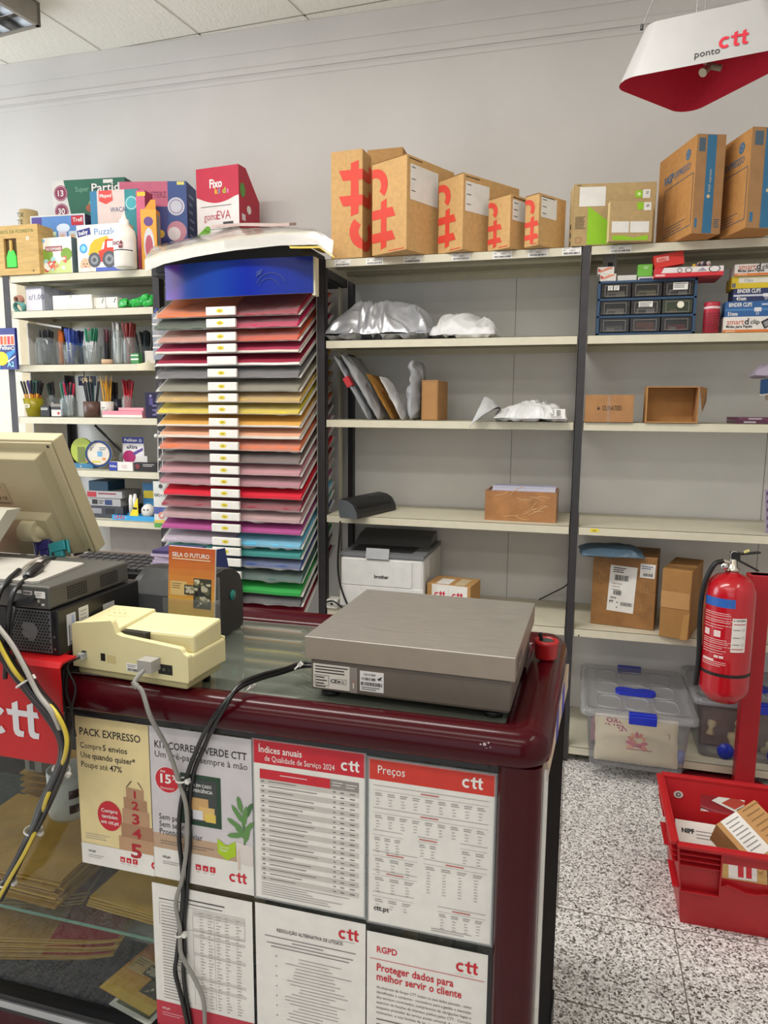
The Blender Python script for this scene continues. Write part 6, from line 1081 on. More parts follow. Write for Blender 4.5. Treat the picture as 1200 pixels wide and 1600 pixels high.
# letters on the face towards the shop
iA, iB = 8, 9
A0, B0 = Vector((bot[8].x, bot[8].y, zbot)), Vector((bot[9].x, bot[9].y, zbot)); A1, B1 = Vector((topc[8].x, topc[8].y, ztop)), Vector((topc[9].x, topc[9].y, ztop))
U = (B0-A0).normalized(); Fs = Fr(A0, U, ((A1+B1)/2-(A0+B0)/2)); 
if Fs.N.y > 0: A0, B0, A1, B1 = B0, A0, B1, A1; U = (B0-A0).normalized(); Fs = Fr(A0, U, ((A1+B1)/2-(A0+B0)/2))
SHF = Fs; Lf = (B0-A0).length
G = at(1122, 78, Y=1.96)-Fs.O; gu, gv = G.dot(Fs.U), G.dot(Fs.V); mb.ctt(Fs, gu, gv, .028, REDI, .0014)
G = at(1085, 85, Y=1.96)-Fs.O; mb.text(Fs, 'ponto', G.dot(Fs.U), G.dot(Fs.V)-.004, .024, INK, .0012, .0, wid=.055); mb.build('shade', sh)
mb = MB(); ins = lambda P, k: [(cen.x+(q.x-cen.x)*k, cen.y+(q.y-cen.y)*k) for q in P]
FELT = M('#b3122a', .95, noise=.12, ns=200); shell(mb, W0, [(ins(bot, 1.0), zbot), (ins(bot, .985), zbot), (ins(topc, .98), ztop-.012)], FELT, True); mb.build('felt_lining', sh)
mb = MB(); lp = at(1103, 112, Z=zbot+.03); lx, ly = lp.x, lp.y; mb.tube([(lx, ly, ztop-.012), (lx, ly, zbot+.05)], .008, M('#c9c2b0', .4), 10); mb.tube([(lx-.01, ly-.02, zbot+.02), (lx+.012, ly+.0, zbot+.045)], [.011, .006], M('#b0a890', .3, .6), 12); mb.tube([(lx, ly, zbot+.045), (lx+.035, ly-.006, zbot+.032)], .008, M('#8d8674', .4), 8); mb.build('lamp_holder', sh)
for i, (px, py, qx, qy) in enumerate(((1003, 40, 1019, 0), (1188, 11, 1182, 0))):
    p = at(px, py, Y=2.03); q = at(qx, qy, Y=2.03); d = (q-p); e = p+d*((ZC-p.z)/d.z) if i == 0 else p+d*((ZC-p.z)/max(d.z, .01)); p.z = min(p.z, ztop-.002)
    mb = MB(); mb.tube([p, e], .0012, M('#8d8d8d', .3, .8), 5); mb.lathe([(.004, 0), (.004, .012), (0, .014)], Fr(p-Vector((0, 0, .004)), (1, 0, 0), (0, 1, 0)), M('#3a3a3a'), 8); mb.build('suspension_wire', sh)
for px in (1088, 1101): p = at(px, 22, Y=2.19); mb = MB(); mb.tube([(p.x, 2.19, ztop-.002), (p.x+.004, 2.19, ZC)], .0012, M('#8d8d8d', .3, .8), 5); mb.build('suspension_wire', sh)
# fluorescent luminaire, switched off, at the far left of the ceiling
lc = at(64, 42, Z=3.035); lx, ly = lc.x, lc.y; lu = thing('ceiling_luminaire', 'grey boxed fluorescent luminaire with chrome louvre on the ceiling at upper left', 'ceiling light', (lx-.3, ly-.6, 3.035))
LG = M('#8f897e', .5, noise=.08); dv = Vector((-.12, -1, 0)).normalized(); uv = Vector((dv.y, -dv.x, 0)); F = Fr((lx, ly, 3.035), dv, uv)
if F.p(0, 1).x > lx: F = Fr((lx, ly, 3.035), dv, -uv)
w_, l_ = .60, 1.22; sN = 1 if F.N.z > 0 else -1
mb = MB(); top_ = (ZC-3.035)*sN
for (a0, a1, b0, b1) in ((0, l_, 0, .018), (0, l_, w_-.018, w_), (0, .018, 0, w_), (l_-.018, l_, 0, w_)): mb.obox(F, a0, a1, b0, b1, 0, top_, LG)
mb.obox(F, 0, l_, 0, w_, top_*.9, top_, LG); mb.build('housing', lu)
mb = MB()
for q in range(5): mb.obox(F, .018, l_-.018, .018+q*(w_-.036)/4-.002, .018+q*(w_-.036)/4+.002, .004*sN, top_*.6, CHROME)
for q in range(13): mb.obox(F, .018+q*(l_-.036)/12-.0015, .018+q*(l_-.036)/12+.0015, .018, w_-.018, .004*sN, top_*.55, CHROME)
mb.obox(F, .018, l_-.018, .018, w_-.018, top_*.85, top_*.88, M('#b9bcc0', .3, .9)); mb.build('louvre', lu)
for q in range(4): v = .018+(q+.5)*(w_-.036)/4; mb = MB(); mb.tube([F.p(.05, v, top_*.7), F.p(l_-.05, v, top_*.7)], .013, M('#e6e6e2', .3), 12); mb.build('tube', lu)
# ------------------------------------------------------------------ shop counter with glass top and front
BUR = M('#3c050d', .2, noise=.06, ns=12, coat=.05, spec=.2); BLKF = M('#15161a', .4); GL = clear('counter_glass', '#cfd8d2', .004, .02, 1.0, 1.38)
XL, XR, CY0, CY1 = -1.75, -.02, 1.035, 1.602
ct = thing('shop_counter', 'burgundy framed glass shop counter with rounded rail, posters and devices on it', 'counter', ((XL+XR)/2, 1.3, 0))
def outline(k, r=.05): return [(XL+k+u, CY0+k+v) for u, v in rrect(XR-XL-2*k, CY1-CY0-2*k, max(.004, r-k))]
mb = MB(); W0 = Fr((0, 0, 0), (1, 0, 0), (0, 1, 0))
shell(mb, W0, [(outline(k), z) for k, z in ((.03, .853), (.008, .853), (.001, .860), (0, .874), (.004, .890), (.012, .901), (.022, .907), (.034, .909), (.06, .900), (.076, .8935), (.078, .884), (.078, .860))], BUR)
for v in mb.v:
    if v.x > -.3: v.x += .035*(v.y-1.06)
mb.build('rail', ct)
mb = MB(); mb.box(XL+.07, XR-.07, CY0+.07, CY1-.07, .882, .8905, clear('top_glass', '#a3ab9c', .24, .012, 1.0, 2.0)); mb.build('glass_top', ct)
mb = MB(); o_ = [(u-.099, v+1.043) for u, v in rrect(.068, .066, .022)]; mb.prism(W0, o_, .0, .854, BUR, True); mb.build('corner_post', ct)
mb = MB(); mb.box(XL, -.113, 1.056, 1.075, .838, .854, BLKF); mb.box(-.116, -.099, 1.0668, 1.08, .0, .854, BLKF); mb.box(XL, -.113, 1.05, 1.08, .172, .212, BLKF); mb.box(XL, -.113, 1.046, 1.05, .185, .20, ALU); mb.build('inner_frame', ct)
mb = MB(); mb.box(XL, -.115, 1.066, 1.071, .21, .842, GL); mb.build('front_glass', ct)
mb = MB(); mb.box(XL, -.10, 1.05, 1.075, .03, .172, BUR); mb.build('lower_panel', ct)
mb = MB(); mb.box(XL+.02, -.08, 1.085, 1.56, .0, .03, BLKF); mb.build('plinth', ct)
NAVYF = M('#1c2430', .7, noise=.1); mb = MB(); mb.box(XL, -.05, 1.085, 1.575, .195, .213, NAVYF); mb.build('floor_board', ct)
mb = MB(); mb.box(XL, -.05, 1.578, 1.592, .02, .852, M('#2a2220', .7)); mb.build('back_panel', ct)
mb = MB(); mb.box(XL, -.06, 1.10, 1.55, .362, .369, clear('shelf_glass', '#bfcdc6', .06, .05, 1., 1.5)); mb.box(XL, -.06, 1.0995, 1.10, .362, .369, M('#6f9a8a', .2)); mb.build('glass_shelf', ct)
mb = MB(); mb.box(-.78, -.06, 1.10, 1.55, .60, .607, clear('shelf_glass', '#bfcdc6', .06, .05, 1., 1.5)); mb.box(-.78, -.06, 1.0995, 1.10, .60, .607, M('#6f9a8a', .2)); mb.build('glass_shelf', ct)
POL = M('#c3c1bc', .12, .95); mb = MB(); mb.box(-.046, -.0235, 1.118, 1.160, .0, .82, POL); mb.build('side_trim', ct, label='polished metal strip')
SK = Vector((.062, 1, 0)).normalized(); Fs_ = Fr((-.0245, 1.162, 0), SK, (0, 0, 1))
mb = MB(); mb.obox(Fs_, 0, .36, .02, .80, -.012, 0, M('#060607', .85, spec=.1)); mb.obox(Fs_, .30, .37, .0, .07, -.012, .004, BLKF); mb.build('side_panel', ct)
mb = MB(); mb.obox(Fs_, -.044, .38, .80, .853, -.012, .0025, M('#cdb9a0', .5)); mb.build('side_trim', ct, label='pale edge band')
for u0_, u1_ in ((.10, .14), (.22, .27)): mb = MB(); mb.obox(Fs_, u0_, u1_, .80, .853, .0025, .0032, M('#2a34b0', .4)); mb.build('blue_tape', ct, label='blue tape mark')
# scratches on the rail
mb = MB(); p = at(757, 1163, Y=1.034); Q = Fr((0, 1.0348, 0), (1, 0, 0), (0, 0, 1))
for du, dv, r in ((0, 0, .0028), (.006, .003, .0016), (-.006, -.001, .0015), (.009, -.004, .001), (.003, -.006, .0008)): mb.disc(Q, p.x+du, p.z+dv, r, M('#b9a8a8', .6), .0003, 9)
mb.build('scratch', ct)

# ---- posters taped to the front glass
YP = 1.0655
def sheet_at(x0, z1, w=.21, h=.297, name='poster', sleeve=False, tilt=0., wav=1.):
    """a sheet on the glass; frame origin at its lower left"""
    F = Fr((x0, YP, z1-h), (1, 0, math.tan(tilt)), (0, 0, 1)); return F, w, h
def finish(mb, F, w, h, label, mat=PAPER, sleeve=False, cat='poster'):
    b = MB(); b.obox(F, 0, w, 0, h, -.0006, 0, mat); b.v += []; n0 = len(b.v)
    off = len(b.mats); b.mats += [m for m in mb.mats]
    for f, k, s in zip(mb.f, mb.m, mb.sm): b.f.append(tuple(i+n0 for i in f)); b.m.append(k+off); b.sm.append(s)
    b.v += mb.v
    if sleeve: b.frame(F, -.003, -.003, w+.003, h+.003, .005, clear('sleeve_film', '#e3e6e6', .25, .1), .0004)
    return tag(b.build('poster'), label, cat, 'posters on the counter front')
RDP = M('#c4202f', .6); YELP = M('#e3d09a', .7); DK = M('#3a3634', .7); MG = M('#9a9694', .7)
# 1 pack poster
F, w, h = sheet_at(-.8855, .829, .1575); mb = MB(); mb.rect(F, 0, .042, w, h, YELP, .0003)
mb.text(F, 'PACK EXPRESSO', .009, h-.036, .0205, INK, .0007, .012, wid=.130); mb.text(F, 'Compre', .009, h-.062, .0165, DK, .0007, 0, wid=.046); mb.text(F, '5 envios', .058, h-.062, .0165, INK, .0007, .012, wid=.052); mb.text(F, 'Use', .009, h-.081, .0165, DK, .0007, 0, wid=.021); mb.text(F, 'quando quiser*', .034, h-.081, .0165, INK, .0007, .012, wid=.092); mb.text(F, 'Poupe até', .009, h-.100, .0165, DK, .0007, 0, wid=.058); mb.text(F, '47%', .071, h-.100, .0165, INK, .0007, .012, wid=.026)
BXC = ['#b08a6a', '#a98263', '#b58f70', '#a37c5e', '#b8916f']
xs = [(.104, .141, .170, .150), (.098, .147, .150, .127), (.094, .151, .127, .098), (.090, .1575, .098, .070), (.084, .1575, .070, .030)]
for i, (a, b, t, bt) in enumerate(xs):
    mb.poly(F, [(a, bt), (b, bt-.002), (b, t-.002), (a, t)], M(BXC[i], .7), .0009); mb.text(F, str(i+1), (a+b)/2, bt+.001, (t-bt)*.98, M('#a8202c', .7), .0012, .03, 'c', sx=1.35)
mb.poly(F, [(.104, .170), (.108, .172), (.118, .184), (.114, .183)], M('#5a4634', .7), .0009); mb.poly(F, [(.141, .168), (.137, .171), (.128, .184), (.132, .182)], M('#5a4634', .7), .0009)
mb.disc(F, .066, .106, .026, RDP, .0010, 28, .030)
for i, t in enumerate(('Compre', 'também', 'em ctt.pt')): mb.text(F, t, .066, .113-i*.0115, .0105, WHITE, .0013, .015, 'c')
mb.lines(F, .010, .066, .062, 3, .0045, .0012, MG, .0006); mb.rect(F, 0, 0, w, .042, PAPER, .0011); mb.text(F, 'ctt.pt', .015, .026, .0075, INK, .0014, .02); mb.lines(F, .015, .05, .019, 2, .004, .0012, MG, .0014)
for i, t in enumerate(('in', 'o', 'f')): mb.rect(F, .085+i*.0135, .017, .0955+i*.0135, .0275, RDP, .0014); mb.text(F, t, .0902+i*.0135, .0195, .008, WHITE, .0017, .02, 'c'); mb.lines(F, .086+i*.0135, .094+i*.0135, .013, 1, .003, .001, MG, .0014)
mb.ring(F, w+.002, .022, .004, .008, RDP, .0014, 110, 250, 8)
finish(mb, F, w, h, 'yellow poster with a stack of numbered brown boxes on the counter front')
# 2 green mail kit poster
F, w, h = sheet_at(-.7295, .8295, .2035); mb = MB(); GR2 = M('#cbc6c8', .7); mb.rect(F, 0, .09, w, h, GR2, .0003); mb.rect(F, 0, .060, w, .09, M('#b99c80', .7), .0003); mb.rect(F, 0, 0, w, .060, PAPER, .0003)
mb.text(F, 'KIT CORREIO VERDE CTT', .012, h-.040, .0195, INK, .0007, .012, wid=.183); mb.text(F, 'Um pré-pago sempre à mão', .012, h-.058, .0175, DK, .0007, 0, wid=.184)
mb.disc(F, .036, h-.100, .026, M('#e3dcdc'), .0007, 26); mb.disc(F, .036, h-.100, .0245, RDP, .0010, 26); mb.text(F, '15', .022, h-.106, .024, WHITE, .0013, .03, wid=.022); mb.text(F, '%', .046, h-.098, .014, WHITE, .0013, .02); mb.text(F, 'Até', .022, h-.086, .007, WHITE, .0013, .01); mb.text(F, 'Desconto*', .022, h-.118, .0065, WHITE, .0013, 0, wid=.028)
DGN = M('#24442e', .6); mb.rect(F, .062, .118, .143, .216, DGN, .0008); mb.rect(F, .070, .126, .135, .208, M('#3c4240', .6), .0011); mb.text(F, 'USAR EM CASO', .075, .193, .0085, WHITE, .0014, .015, wid=.050); mb.text(F, 'DE EMERGÊNCIA', .075, .183, .0085, WHITE, .0014, .015, wid=.052)
for (a, b, c, d, col) in ((.078, .148, .118, .172, '#c9a06a'), (.098, .130, .130, .156, '#d8b470'), (.086, .130, .106, .148, '#d8d6da'), (.112, .128, .132, .144, '#dcc05a')): mb.rect(F, a, b, c, d, M(col, .7), .0014)
for i, t in enumerate(('Sem pesar', 'Sem selar', 'Pronto a enviar')): mb.text(F, t, .016, .118-i*.0145, .0165, DK, .0009, 0, wid=(.056, .052, .088)[i])
mb.lines(F, .017, .13, .075, 2, .005, .0012, M('#7a7068', .7), .0009, .2); LF = M('#3f6a38', .5); LF2 = M('#5c8a4a', .5)
mb.poly(F, [(.172, .060), (.2035, .056), (.2035, .095), (.170, .100)], M('#d8cfc8', .6), .0010); mb.rect(F, .174, .045, .178, .085, M('#d3bfae'), .0013)
for (cx, cy, ang, L_) in ((.188, .145, 1.4, .050), (.178, .15, 2.2, .045), (.195, .16, 1.1, .04), (.172, .132, 2.6, .038), (.182, .118, 2.3, .035), (.196, .13, .9, .03), (.192, .115, 1.3, .035), (.170, .112, 3.3, .03), (.180, .172, 1.8, .03)):
    G = F.sub(cx, cy, ang); mb.poly(G, [(-.018, 0), (-.005, -.005), (L_*.35, -.004), (L_*.55, 0), (L_*.35, .004), (-.005, .005)], LF if int(cx*1000) % 2 else LF2, .0014+.0001*ang)
mb.rect(F, .186, .096, .189, .15, LF, .0013); mb.poly(F, [(.134, .100), (.152, .088), (.170, .100), (.170, .072), (.152, .060), (.134, .072)], M('#a8c81e', .6), .0012); mb.text(F, 'Correio', .138, .083, .006, WHITE, .0015, 0); mb.text(F, 'Verde', .138, .077, .006, WHITE, .0015, .02)
mb.text(F, 'ctt.pt', .020, .042, .0075, INK, .0008, .02); mb.lines(F, .020, .06, .034, 2, .004, .0012, MG, .0008)
for i, t in enumerate(('in', 'o', 'f')): mb.rect(F, .088+i*.0145, .030, .0990+i*.0145, .041, RDP, .0008); mb.text(F, t, .0935+i*.0145, .0325, .008, WHITE, .0011, .02, 'c'); mb.lines(F, .089+i*.0145, .097+i*.0145, .026, 1, .003, .001, MG, .0008)
mb.ctt(F, .155, .020, .0155, RDP, .0009); finish(mb, F, w, h, 'pale lilac poster with green framed picture and potted plant on the counter front')
# 3 quality indices
F, w, h = sheet_at(-.5225, .8325, .2035, .300); mb = MB(); mb.rect(F, 0, h-.044, w, h, RDP, .0004); mb.text(F, 'Índices anuais', .011, h-.023, .0175, WHITE, .0008, .012, wid=.080); mb.text(F, 'de Qualidade de Serviço 2024', .022, h-.038, .0150, WHITE, .0008, 0, wid=.128); mb.ctt(F, .161, h-.035, .0145, WHITE, .0008)
mb.rect(F, .012, h-.072, .142, h-.054, RDP, .0004); mb.lines(F, .05, .10, h-.0625, 1, .01, .0016, M('#e8c8c8'), .0007, 0); mb.rect(F, .142, h-.072, .193, h-.054, M('#8d8884', .7), .0004); mb.lines(F, .146, .165, h-.060, 2, .005, .0014, PAPER, .0007); mb.lines(F, .17, .19, h-.061, 2, .005, .0014, PAPER, .0007)
for i in range(21):
    v = h-.072-(i+1)*.0092
    if i % 2 == 0: mb.rect(F, .012, v, .193, v+.0092, M('#c4bfb8', .75), .0003)
    mb.lines(F, .015, .020, v+.004, 1, .01, .0016, DK, .0006, .1); mb.lines(F, .028, .125, v+.0048, 1, .01, .0013, M('#6f6a66'), .0006, .55, i); mb.lines(F, .147, .152, v+.004, 1, .01, .0013, DK, .0006); mb.lines(F, .160, .167, v+.004, 1, .01, .0013, DK, .0006, .1); mb.lines(F, .177, .186, v+.004, 1, .01, .0013, DK, .0006, .1)
mb.lines(F, .012, .19, .030, 6, .0045, .0011, MG, .0006, .6); finish(mb, F, w, h, 'white table sheet with red heading and striped rows, left of the price sheet', sleeve=True)
# 4 prices
F, w, h = sheet_at(-.3125, .8265, .2095, .298); mb = MB(); OR2 = M('#cb3628', .6); mb.rect(F, 0, h-.037, w, h, OR2, .0004); mb.text(F, 'Preços', .016, h-.025, .021, WHITE, .0008, .0, wid=.046); mb.ctt(F, .156, h-.028, .0150, WHITE, .0008)
def ptable(u0, u1, v, rows, cols, ttl=True, hd=2):
    mb.rect(F, u0, v, u1, v+.0008, MG, .0006)
    if ttl: mb.lines(F, (u0+u1)/2-.015, (u0+u1)/2+.015, v-.005, 1, .01, .0018, M('#c0504a'), .0006, 0)
    rr = random.Random(int(v*1000)); mb.rect(F, u0, v-.0085, u1, v-.0080, MG, .0006)
    for c in range(cols):
        x = u0+(u1-u0)*(c+.15)/cols; x2 = x+(u1-u0)/cols*.62
        for k in range(hd): mb.lines(F, x, x2, v-.014-k*.0035, 1, .01, .0012, M('#8f8a86'), .0006, .2, c*7+k)
        for r in range(rows): mb.lines(F, x+.002, x+.009, v-.0235-r*.0052, 1, .01, .0011, M('#a39d98'), .0006, .3, c+r)
ptable(.008, .200, h-.047, 3, 9); ptable(.008, .200, h-.087, 3, 9); ptable(.008, .06, h-.127, 4, 3, False); ptable(.085, .12, h-.127, 3, 2, True); ptable(.155, .200, h-.127, 3, 2, False); ptable(.008, .085, h-.165, 4, 3); ptable(.095, .200, h-.165, 8, 4); ptable(.008, .085, h-.200, 4, 3); ptable(.12, .200, h-.246, 4, 4); ptable(.008, .08, h-.240, 2, 3, False)
mb.text(F, 'ctt.pt', .010, .024, .0125, INK, .0008, .02); mb.lines(F, .11, .18, .010, 2, .004, .0012, MG, .0006); finish(mb, F, w, h, 'white price list sheet with orange red heading at the right end of the counter', sleeve=True)
# 5 statistics sheet
F, w, h = sheet_at(-.7355, .5185, .205); mb = MB(); mb.rect(F, 0, 0, w, .052, M('#b83444', .7), .0004); mb.text(F, 'ctt.pt', .012, .036, .008, M('#e3c0c4'), .0007, .02); mb.lines(F, .012, .06, .028, 2, .005, .0016, M('#d89aa2'), .0007); mb.lines(F, .07, .15, h-.022, 1, .01, .0022, DK, .0006, 0); mb.lines(F, .014, .15, h-.030, 1, .01, .0015, DK, .0006); mb.frame(F, .014, h-.082, .19, h-.036, .0006, MG, .0006)
for r in range(32):
    v = h-.044-r*.0062
    if r in (0, 1, 6, 8, 14, 22, 25): mb.rect(F, .085, v-.001, .19, v+.0045, M('#c9c5c0', .75), .0004)
    mb.lines(F, .018, .075, v, 1, .01, .0013, M('#8a8480'), .0006, .5, r)
    for c in (.098, .115, .132, .150, .172): mb.lines(F, c, c+.011, v, 1, .01, .0012, M('#98928e'), .0006, .6, r*5+int(c*100))
for u in (.084, .128): mb.rect(F, u, .06, u+.0005, h-.05, MG, .0006)
finish(mb, F, w, h, 'white statistics sheet with red foot band, hanging lowest left on the counter front')
# 6 dispute resolution sheet
F, w, h = sheet_at(-.5245, .5205, .2075); mb = MB(); mb.ctt(F, .158, h-.036, .0165, RDP, .0007); mb.rect(F, .156, h-.041, .188, h-.0402, MG, .0006); mb.text(F, 'RESOLUÇÃO ALTERNATIVA DE LITÍGIOS', .042, h-.049, .0095, DK, .0007, .012, wid=.124)
rr = random.Random(2)
for i, (a, b) in enumerate(((.018, .19), (.07, .13), (.022, .185), (.03, .178))): mb.lines(F, a, b, h-.061-i*.0065, 1, .01, .0015, M('#6a6664'), .0006, 0, i)
for i in range(26): a = .055+.03*rr.random(); mb.lines(F, a, .14+.05*rr.random() if i % 3 else .19, h-.096-i*.0066, 1, .01, .0012, M('#98928e'), .0006, .3, i)
for i in range(8): mb.disc(F, .04, h-.098-i*.0198, .0012, DK, .0006, 6)
finish(mb, F, w, h, 'white typed notice with centred heading and small red logo in the lower row')
# 7 data protection sheet
F, w, h = sheet_at(-.3145, .5095, .208); mb = MB(); mb.text(F, 'RGPD', .018, h-.036, .0165, RDP, .0007, .02, wid=.036); mb.ctt(F, .155, h-.040, .0165, RDP, .0007); mb.rect(F, .006, h-.050, .203, h-.0490, RDP, .0007); mb.rect(F, .154, h-.0445, .186, h-.0440, MG, .0006); mb.text(F, 'Proteger dados para', .018, h-.071, .0195, RDP, .0007, .02, wid=.134); mb.text(F, 'melhor servir o cliente', .018, h-.089, .0195, RDP, .0007, .02, wid=.148)
for i, t in enumerate(('As empresas do Grupo CTT tratam os seus dados pessoais - como', 'identificação e contactos - necessários para a gestão e execução', 'dos serviços contratados, cumprimento de obrigações legais e', 'exercício de funções de interesse público pelos CTT - Correios', 'enquanto prestador do serviço postal universal. A utilização no', 'momento, e nos limites da lei, é apenas a necessária')): mb.text(F, t, .018, h-.105-i*.0098, .0072, DK, .0007, .0, wid=.165-.01*(i == 5))
mb.lines(F, .018, .185, h-.166, 10, .0098, .0022, M('#6a6664'), .0006, .1); finish(mb, F, w, h, 'white privacy notice with big red heading, lowest right on the counter front')

# ---- goods inside the counter
KE = M('#c9a045', .45, noise=.1, ns=8); KE2 = M('#b58a35', .5, noise=.1); REDB = M('#b3242c', .5)
def env(x0, y0, z, w, d, rz, mat, red=None, curl=.012, seed=0, tip=0.):
    c, s = math.cos(math.radians(rz)), math.sin(math.radians(rz)); F = Fr((x0, y0, z), (c, s, 0), (-s, c, 0)); mb = MB(); rr = random.Random(seed)
    def fn(a, b): return F.p(a*w, b*d, .0068+curl*max(0, a-.72)*(a-.72)*10*tip+.0025*mnoise.noise(Vector((a*3, b*3, seed*1.7))))
    slab(mb, fn, .004, mat, 12, 8)
    if red:
        mb.surf(lambda a, b: fn(red[0]+(red[1]-red[0])*a, b)+Vector((0, 0, .0007)), 6, 8, REDB)
        q0, q1, q2 = fn(red[0]+.04, .12), fn(red[0]+.04, .3), fn(red[1], .12); G = Fr(q0+Vector((0, 0, .0016)), q1-q0, q0-q2); mb.ctt(G, .008, -w*(red[1]-red[0])*.62, .018, M('#d89a9a'), .0006)
    return mb.build('kraft_envelope')
for i in range(9): tag(env(-1.34+.004*(i % 3), 1.125+.003*(i % 2), .3695+i*.0065, .34, .26, -2+1.2*(i % 3), KE if i % 2 else KE2, seed=i), 'kraft padded envelope in the thick stack on the glass shelf', 'envelope', 'kraft envelopes stacked on the glass shelf')
for i in range(7): tag(env(-1.34, 1.40, .3695+i*.0165, .5, .14, 1, KE2, seed=20+i), 'kraft envelope in the taller stack at the back of the glass shelf', 'envelope', 'kraft envelopes at the back of the glass shelf')
for i in range(4): tag(env(-.945+.003*i, 1.14, .3695+i*.0065, .24, .22, -4, KE, seed=40+i), 'kraft envelope in the low pile behind the yellow poster foot', 'envelope', 'kraft envelopes behind the yellow poster')
for i in range(9): tag(env(-1.27+.004*i, 1.09+.002*(i % 3), .2135+i*.0068, .36, .26, 15-1.0*(i % 3), KE if i % 2 else KE2, (.56, .97), seed=60+i, tip=1.), 'kraft envelope with red band in the fanned pile at the bottom', 'envelope', 'red banded kraft envelopes fanned at the bottom')
for i in range(4): tag(env(-1.36+.004*i, 1.15+.003*i, .2785+i*.0075, .34, .22, 14, KE, (.72, .98), seed=80+i, tip=1.2), 'red banded kraft envelope in the upper pile at the back', 'envelope', 'red banded kraft envelopes in the upper pile')
LFB = [('#a5532a', .90), ('#b9a94a', .80)]
def leaflet_face(mb, F, w, h, small=False):
    """the stamp leaflet: orange fading to yellow, dark photo cross"""
    for i in range(10):
        t = i/9; c = [int(a+(b-a)*t) for a, b in zip((0xe6, 0xbe, 0x50), (0xbe, 0x58, 0x28))]; mb.rect(F, 0, h*i/10, w, h*(i+1)/10, M('#%02x%02x%02x' % tuple(c), .45), .0004)
    mb.text(F, 'SELA O FUTURO', w*.08, h*.86, h*.085, WHITE, .0008, .015, wid=w*.8); mb.lines(F, w*.08, w*.9, h*.825, 1, .01, h*.014, M('#e8d0b0'), .0008, 0)
    mb.rect(F, w*.05, h*.32, w*.40, h*.52, M('#d8b878', .5), .0007); mb.lines(F, w*.08, w*.3, h*.48, 3, h*.03, h*.010, M('#7a5a30'), .0009)
    for (a, b, c, d) in ((.55, .16, .93, .58), (.35, .34, .75, .48)): mb.rect(F, w*a, h*b, w*c, h*d, M('#3a3a30', .4), .0008)
    patch(mb, F, w*.55, h*.17, w*.93, h*.57, ['#8d8a6a', '#1c1c1a', '#b9b49a', '#5a5a44', '#d0caae', '#2a2e2a'], 34, 5, w*.02, w*.07, .0010); patch(mb, F, w*.36, h*.35, w*.6, h*.47, ['#8d8a6a', '#1c1c1a', '#b9b49a'], 10, 6, w*.02, w*.05, .0010)
mb = MB(); F = Fr((-1.02, 1.105, .2142), (.95, .30, 0), (-.30, .95, 0)); mb.obox(F, 0, .10, 0, .21, -.0006, 0, PAPER)
L_ = Fr(F.p(.0, .20, 0), -F.V, F.U); 
F2_ = Fr((-.905, 1.115, .2148), (.82, -.20, 0), (.20, .82, 0)); mb2 = MB(); mb2.obox(F2_, 0, .145, 0, .20, -.0006, 0, M('#b8542a', .5)); leaflet_face(mb2, Fr(F2_.p(0, .0, .0003), F2_.U, F2_.V), .145, .20); tag(mb2.build('leaflet'), 'orange stamp leaflet lying on the dark counter floor beside the envelopes', 'leaflet')
mb = MB(); F = Fr((-.86, 1.085, .2142), (.9, -.2, 0), (.2, .9, 0)); mb.obox(F, 0, .11, 0, .15, -.0006, 0, PAPER); mb.rect(F, .01, .01, .1, .06, M('#6a6a50')); mb.rect(F, .0, .13, .11, .15, M('#c9b94a')); tag(mb.build('leaflet'), 'pale printed leaflet partly behind the statistics sheet', 'leaflet')
p = at(225, 1440, Y=1.28); mb = MB(); mb.box(p.x-.045, p.x+.08, 1.25, 1.33, .2135, .345, M('#b9bab4', .6)); mb.rect(Fr((p.x-.045, 1.25, .2135), (1, 0, 0), (0, 0, 1)), .01, .05, .06, .09, M('#a3a59e')); tag(mb.build('paper_packet'), 'pale grey paper packet standing on the counter floor, half behind the sheets', 'packet')
# mug and white card boxes on the upper shelf, paper goods showing over the posters
p = at(95, 1225, Y=1.28); zc = .607; mb = MB(); mb.box(p.x-.0, p.x+.13, 1.27, 1.37, .44, .60, M('#cfcdc8', .6))
Fm = Fr((p.x+.02, 1.28, .4755), (1, 0, 0), (0, 1, 0)); mb = MB(); mb.lathe([(0, 0), (.040, 0), (.044, .01), (.044, .11), (.041, .11), (.041, .012), (0, .01)], Fm, M('#d3d1cb', .4), 28)
for z0_, z1_ in ((.055, .075), (.02, .04)):
    for q in range(4): a0, a1 = math.radians(-50+q*8), math.radians(-42+q*8); mb.add([Fm.p(.0445*math.cos(t), .0445*math.sin(t), z) for t, z in ((a0, z0_), (a1, z0_), (a1, z1_), (a0, z1_))], [(0, 1, 2, 3)], M('#4a2a2c'))
Fm.O = Fm.O
tag(mb.build('paper_cup'), 'white paper cup with brown squares standing on envelopes behind the red panel', 'cup')
mb = MB(); p = at(60, 1215, Y=1.42); mb.box(p.x-.02, p.x+.03, 1.40, 1.50, .4855, .62, M('#a9a8a4', .6)); mb.rect(Fr((p.x-.02, 1.40, .4855), (1, 0, 0), (0, 0, 1)), .014, .004, .03, .12, M('#3a2a2a')); tag(mb.build('small_carton'), 'narrow grey carton behind the white paper cup', 'box')
def upr(x0, x1, y, h, d, col, lb, face=None, z=.6075, nm='stationery_pack', rough=.5):
    B = Bx((x0, y, z), x1-x0, d, h, 0); mb = MB(); B.solid(mb, M(col, rough))
    if face: face(mb, B.front, B.w, B.h, B)
    return tag(mb.build(nm, bevel=.001), lb, 'pack')
upr(-.765, -.675, 1.12, .232, .1, '#d6d6d0', 'white labelled pack showing above the lilac poster, left end', lambda m, F, w, h, B: [m.bars(F, .03, h-.022, .075, h-.012, M('#8a8884'), 14, 2)])
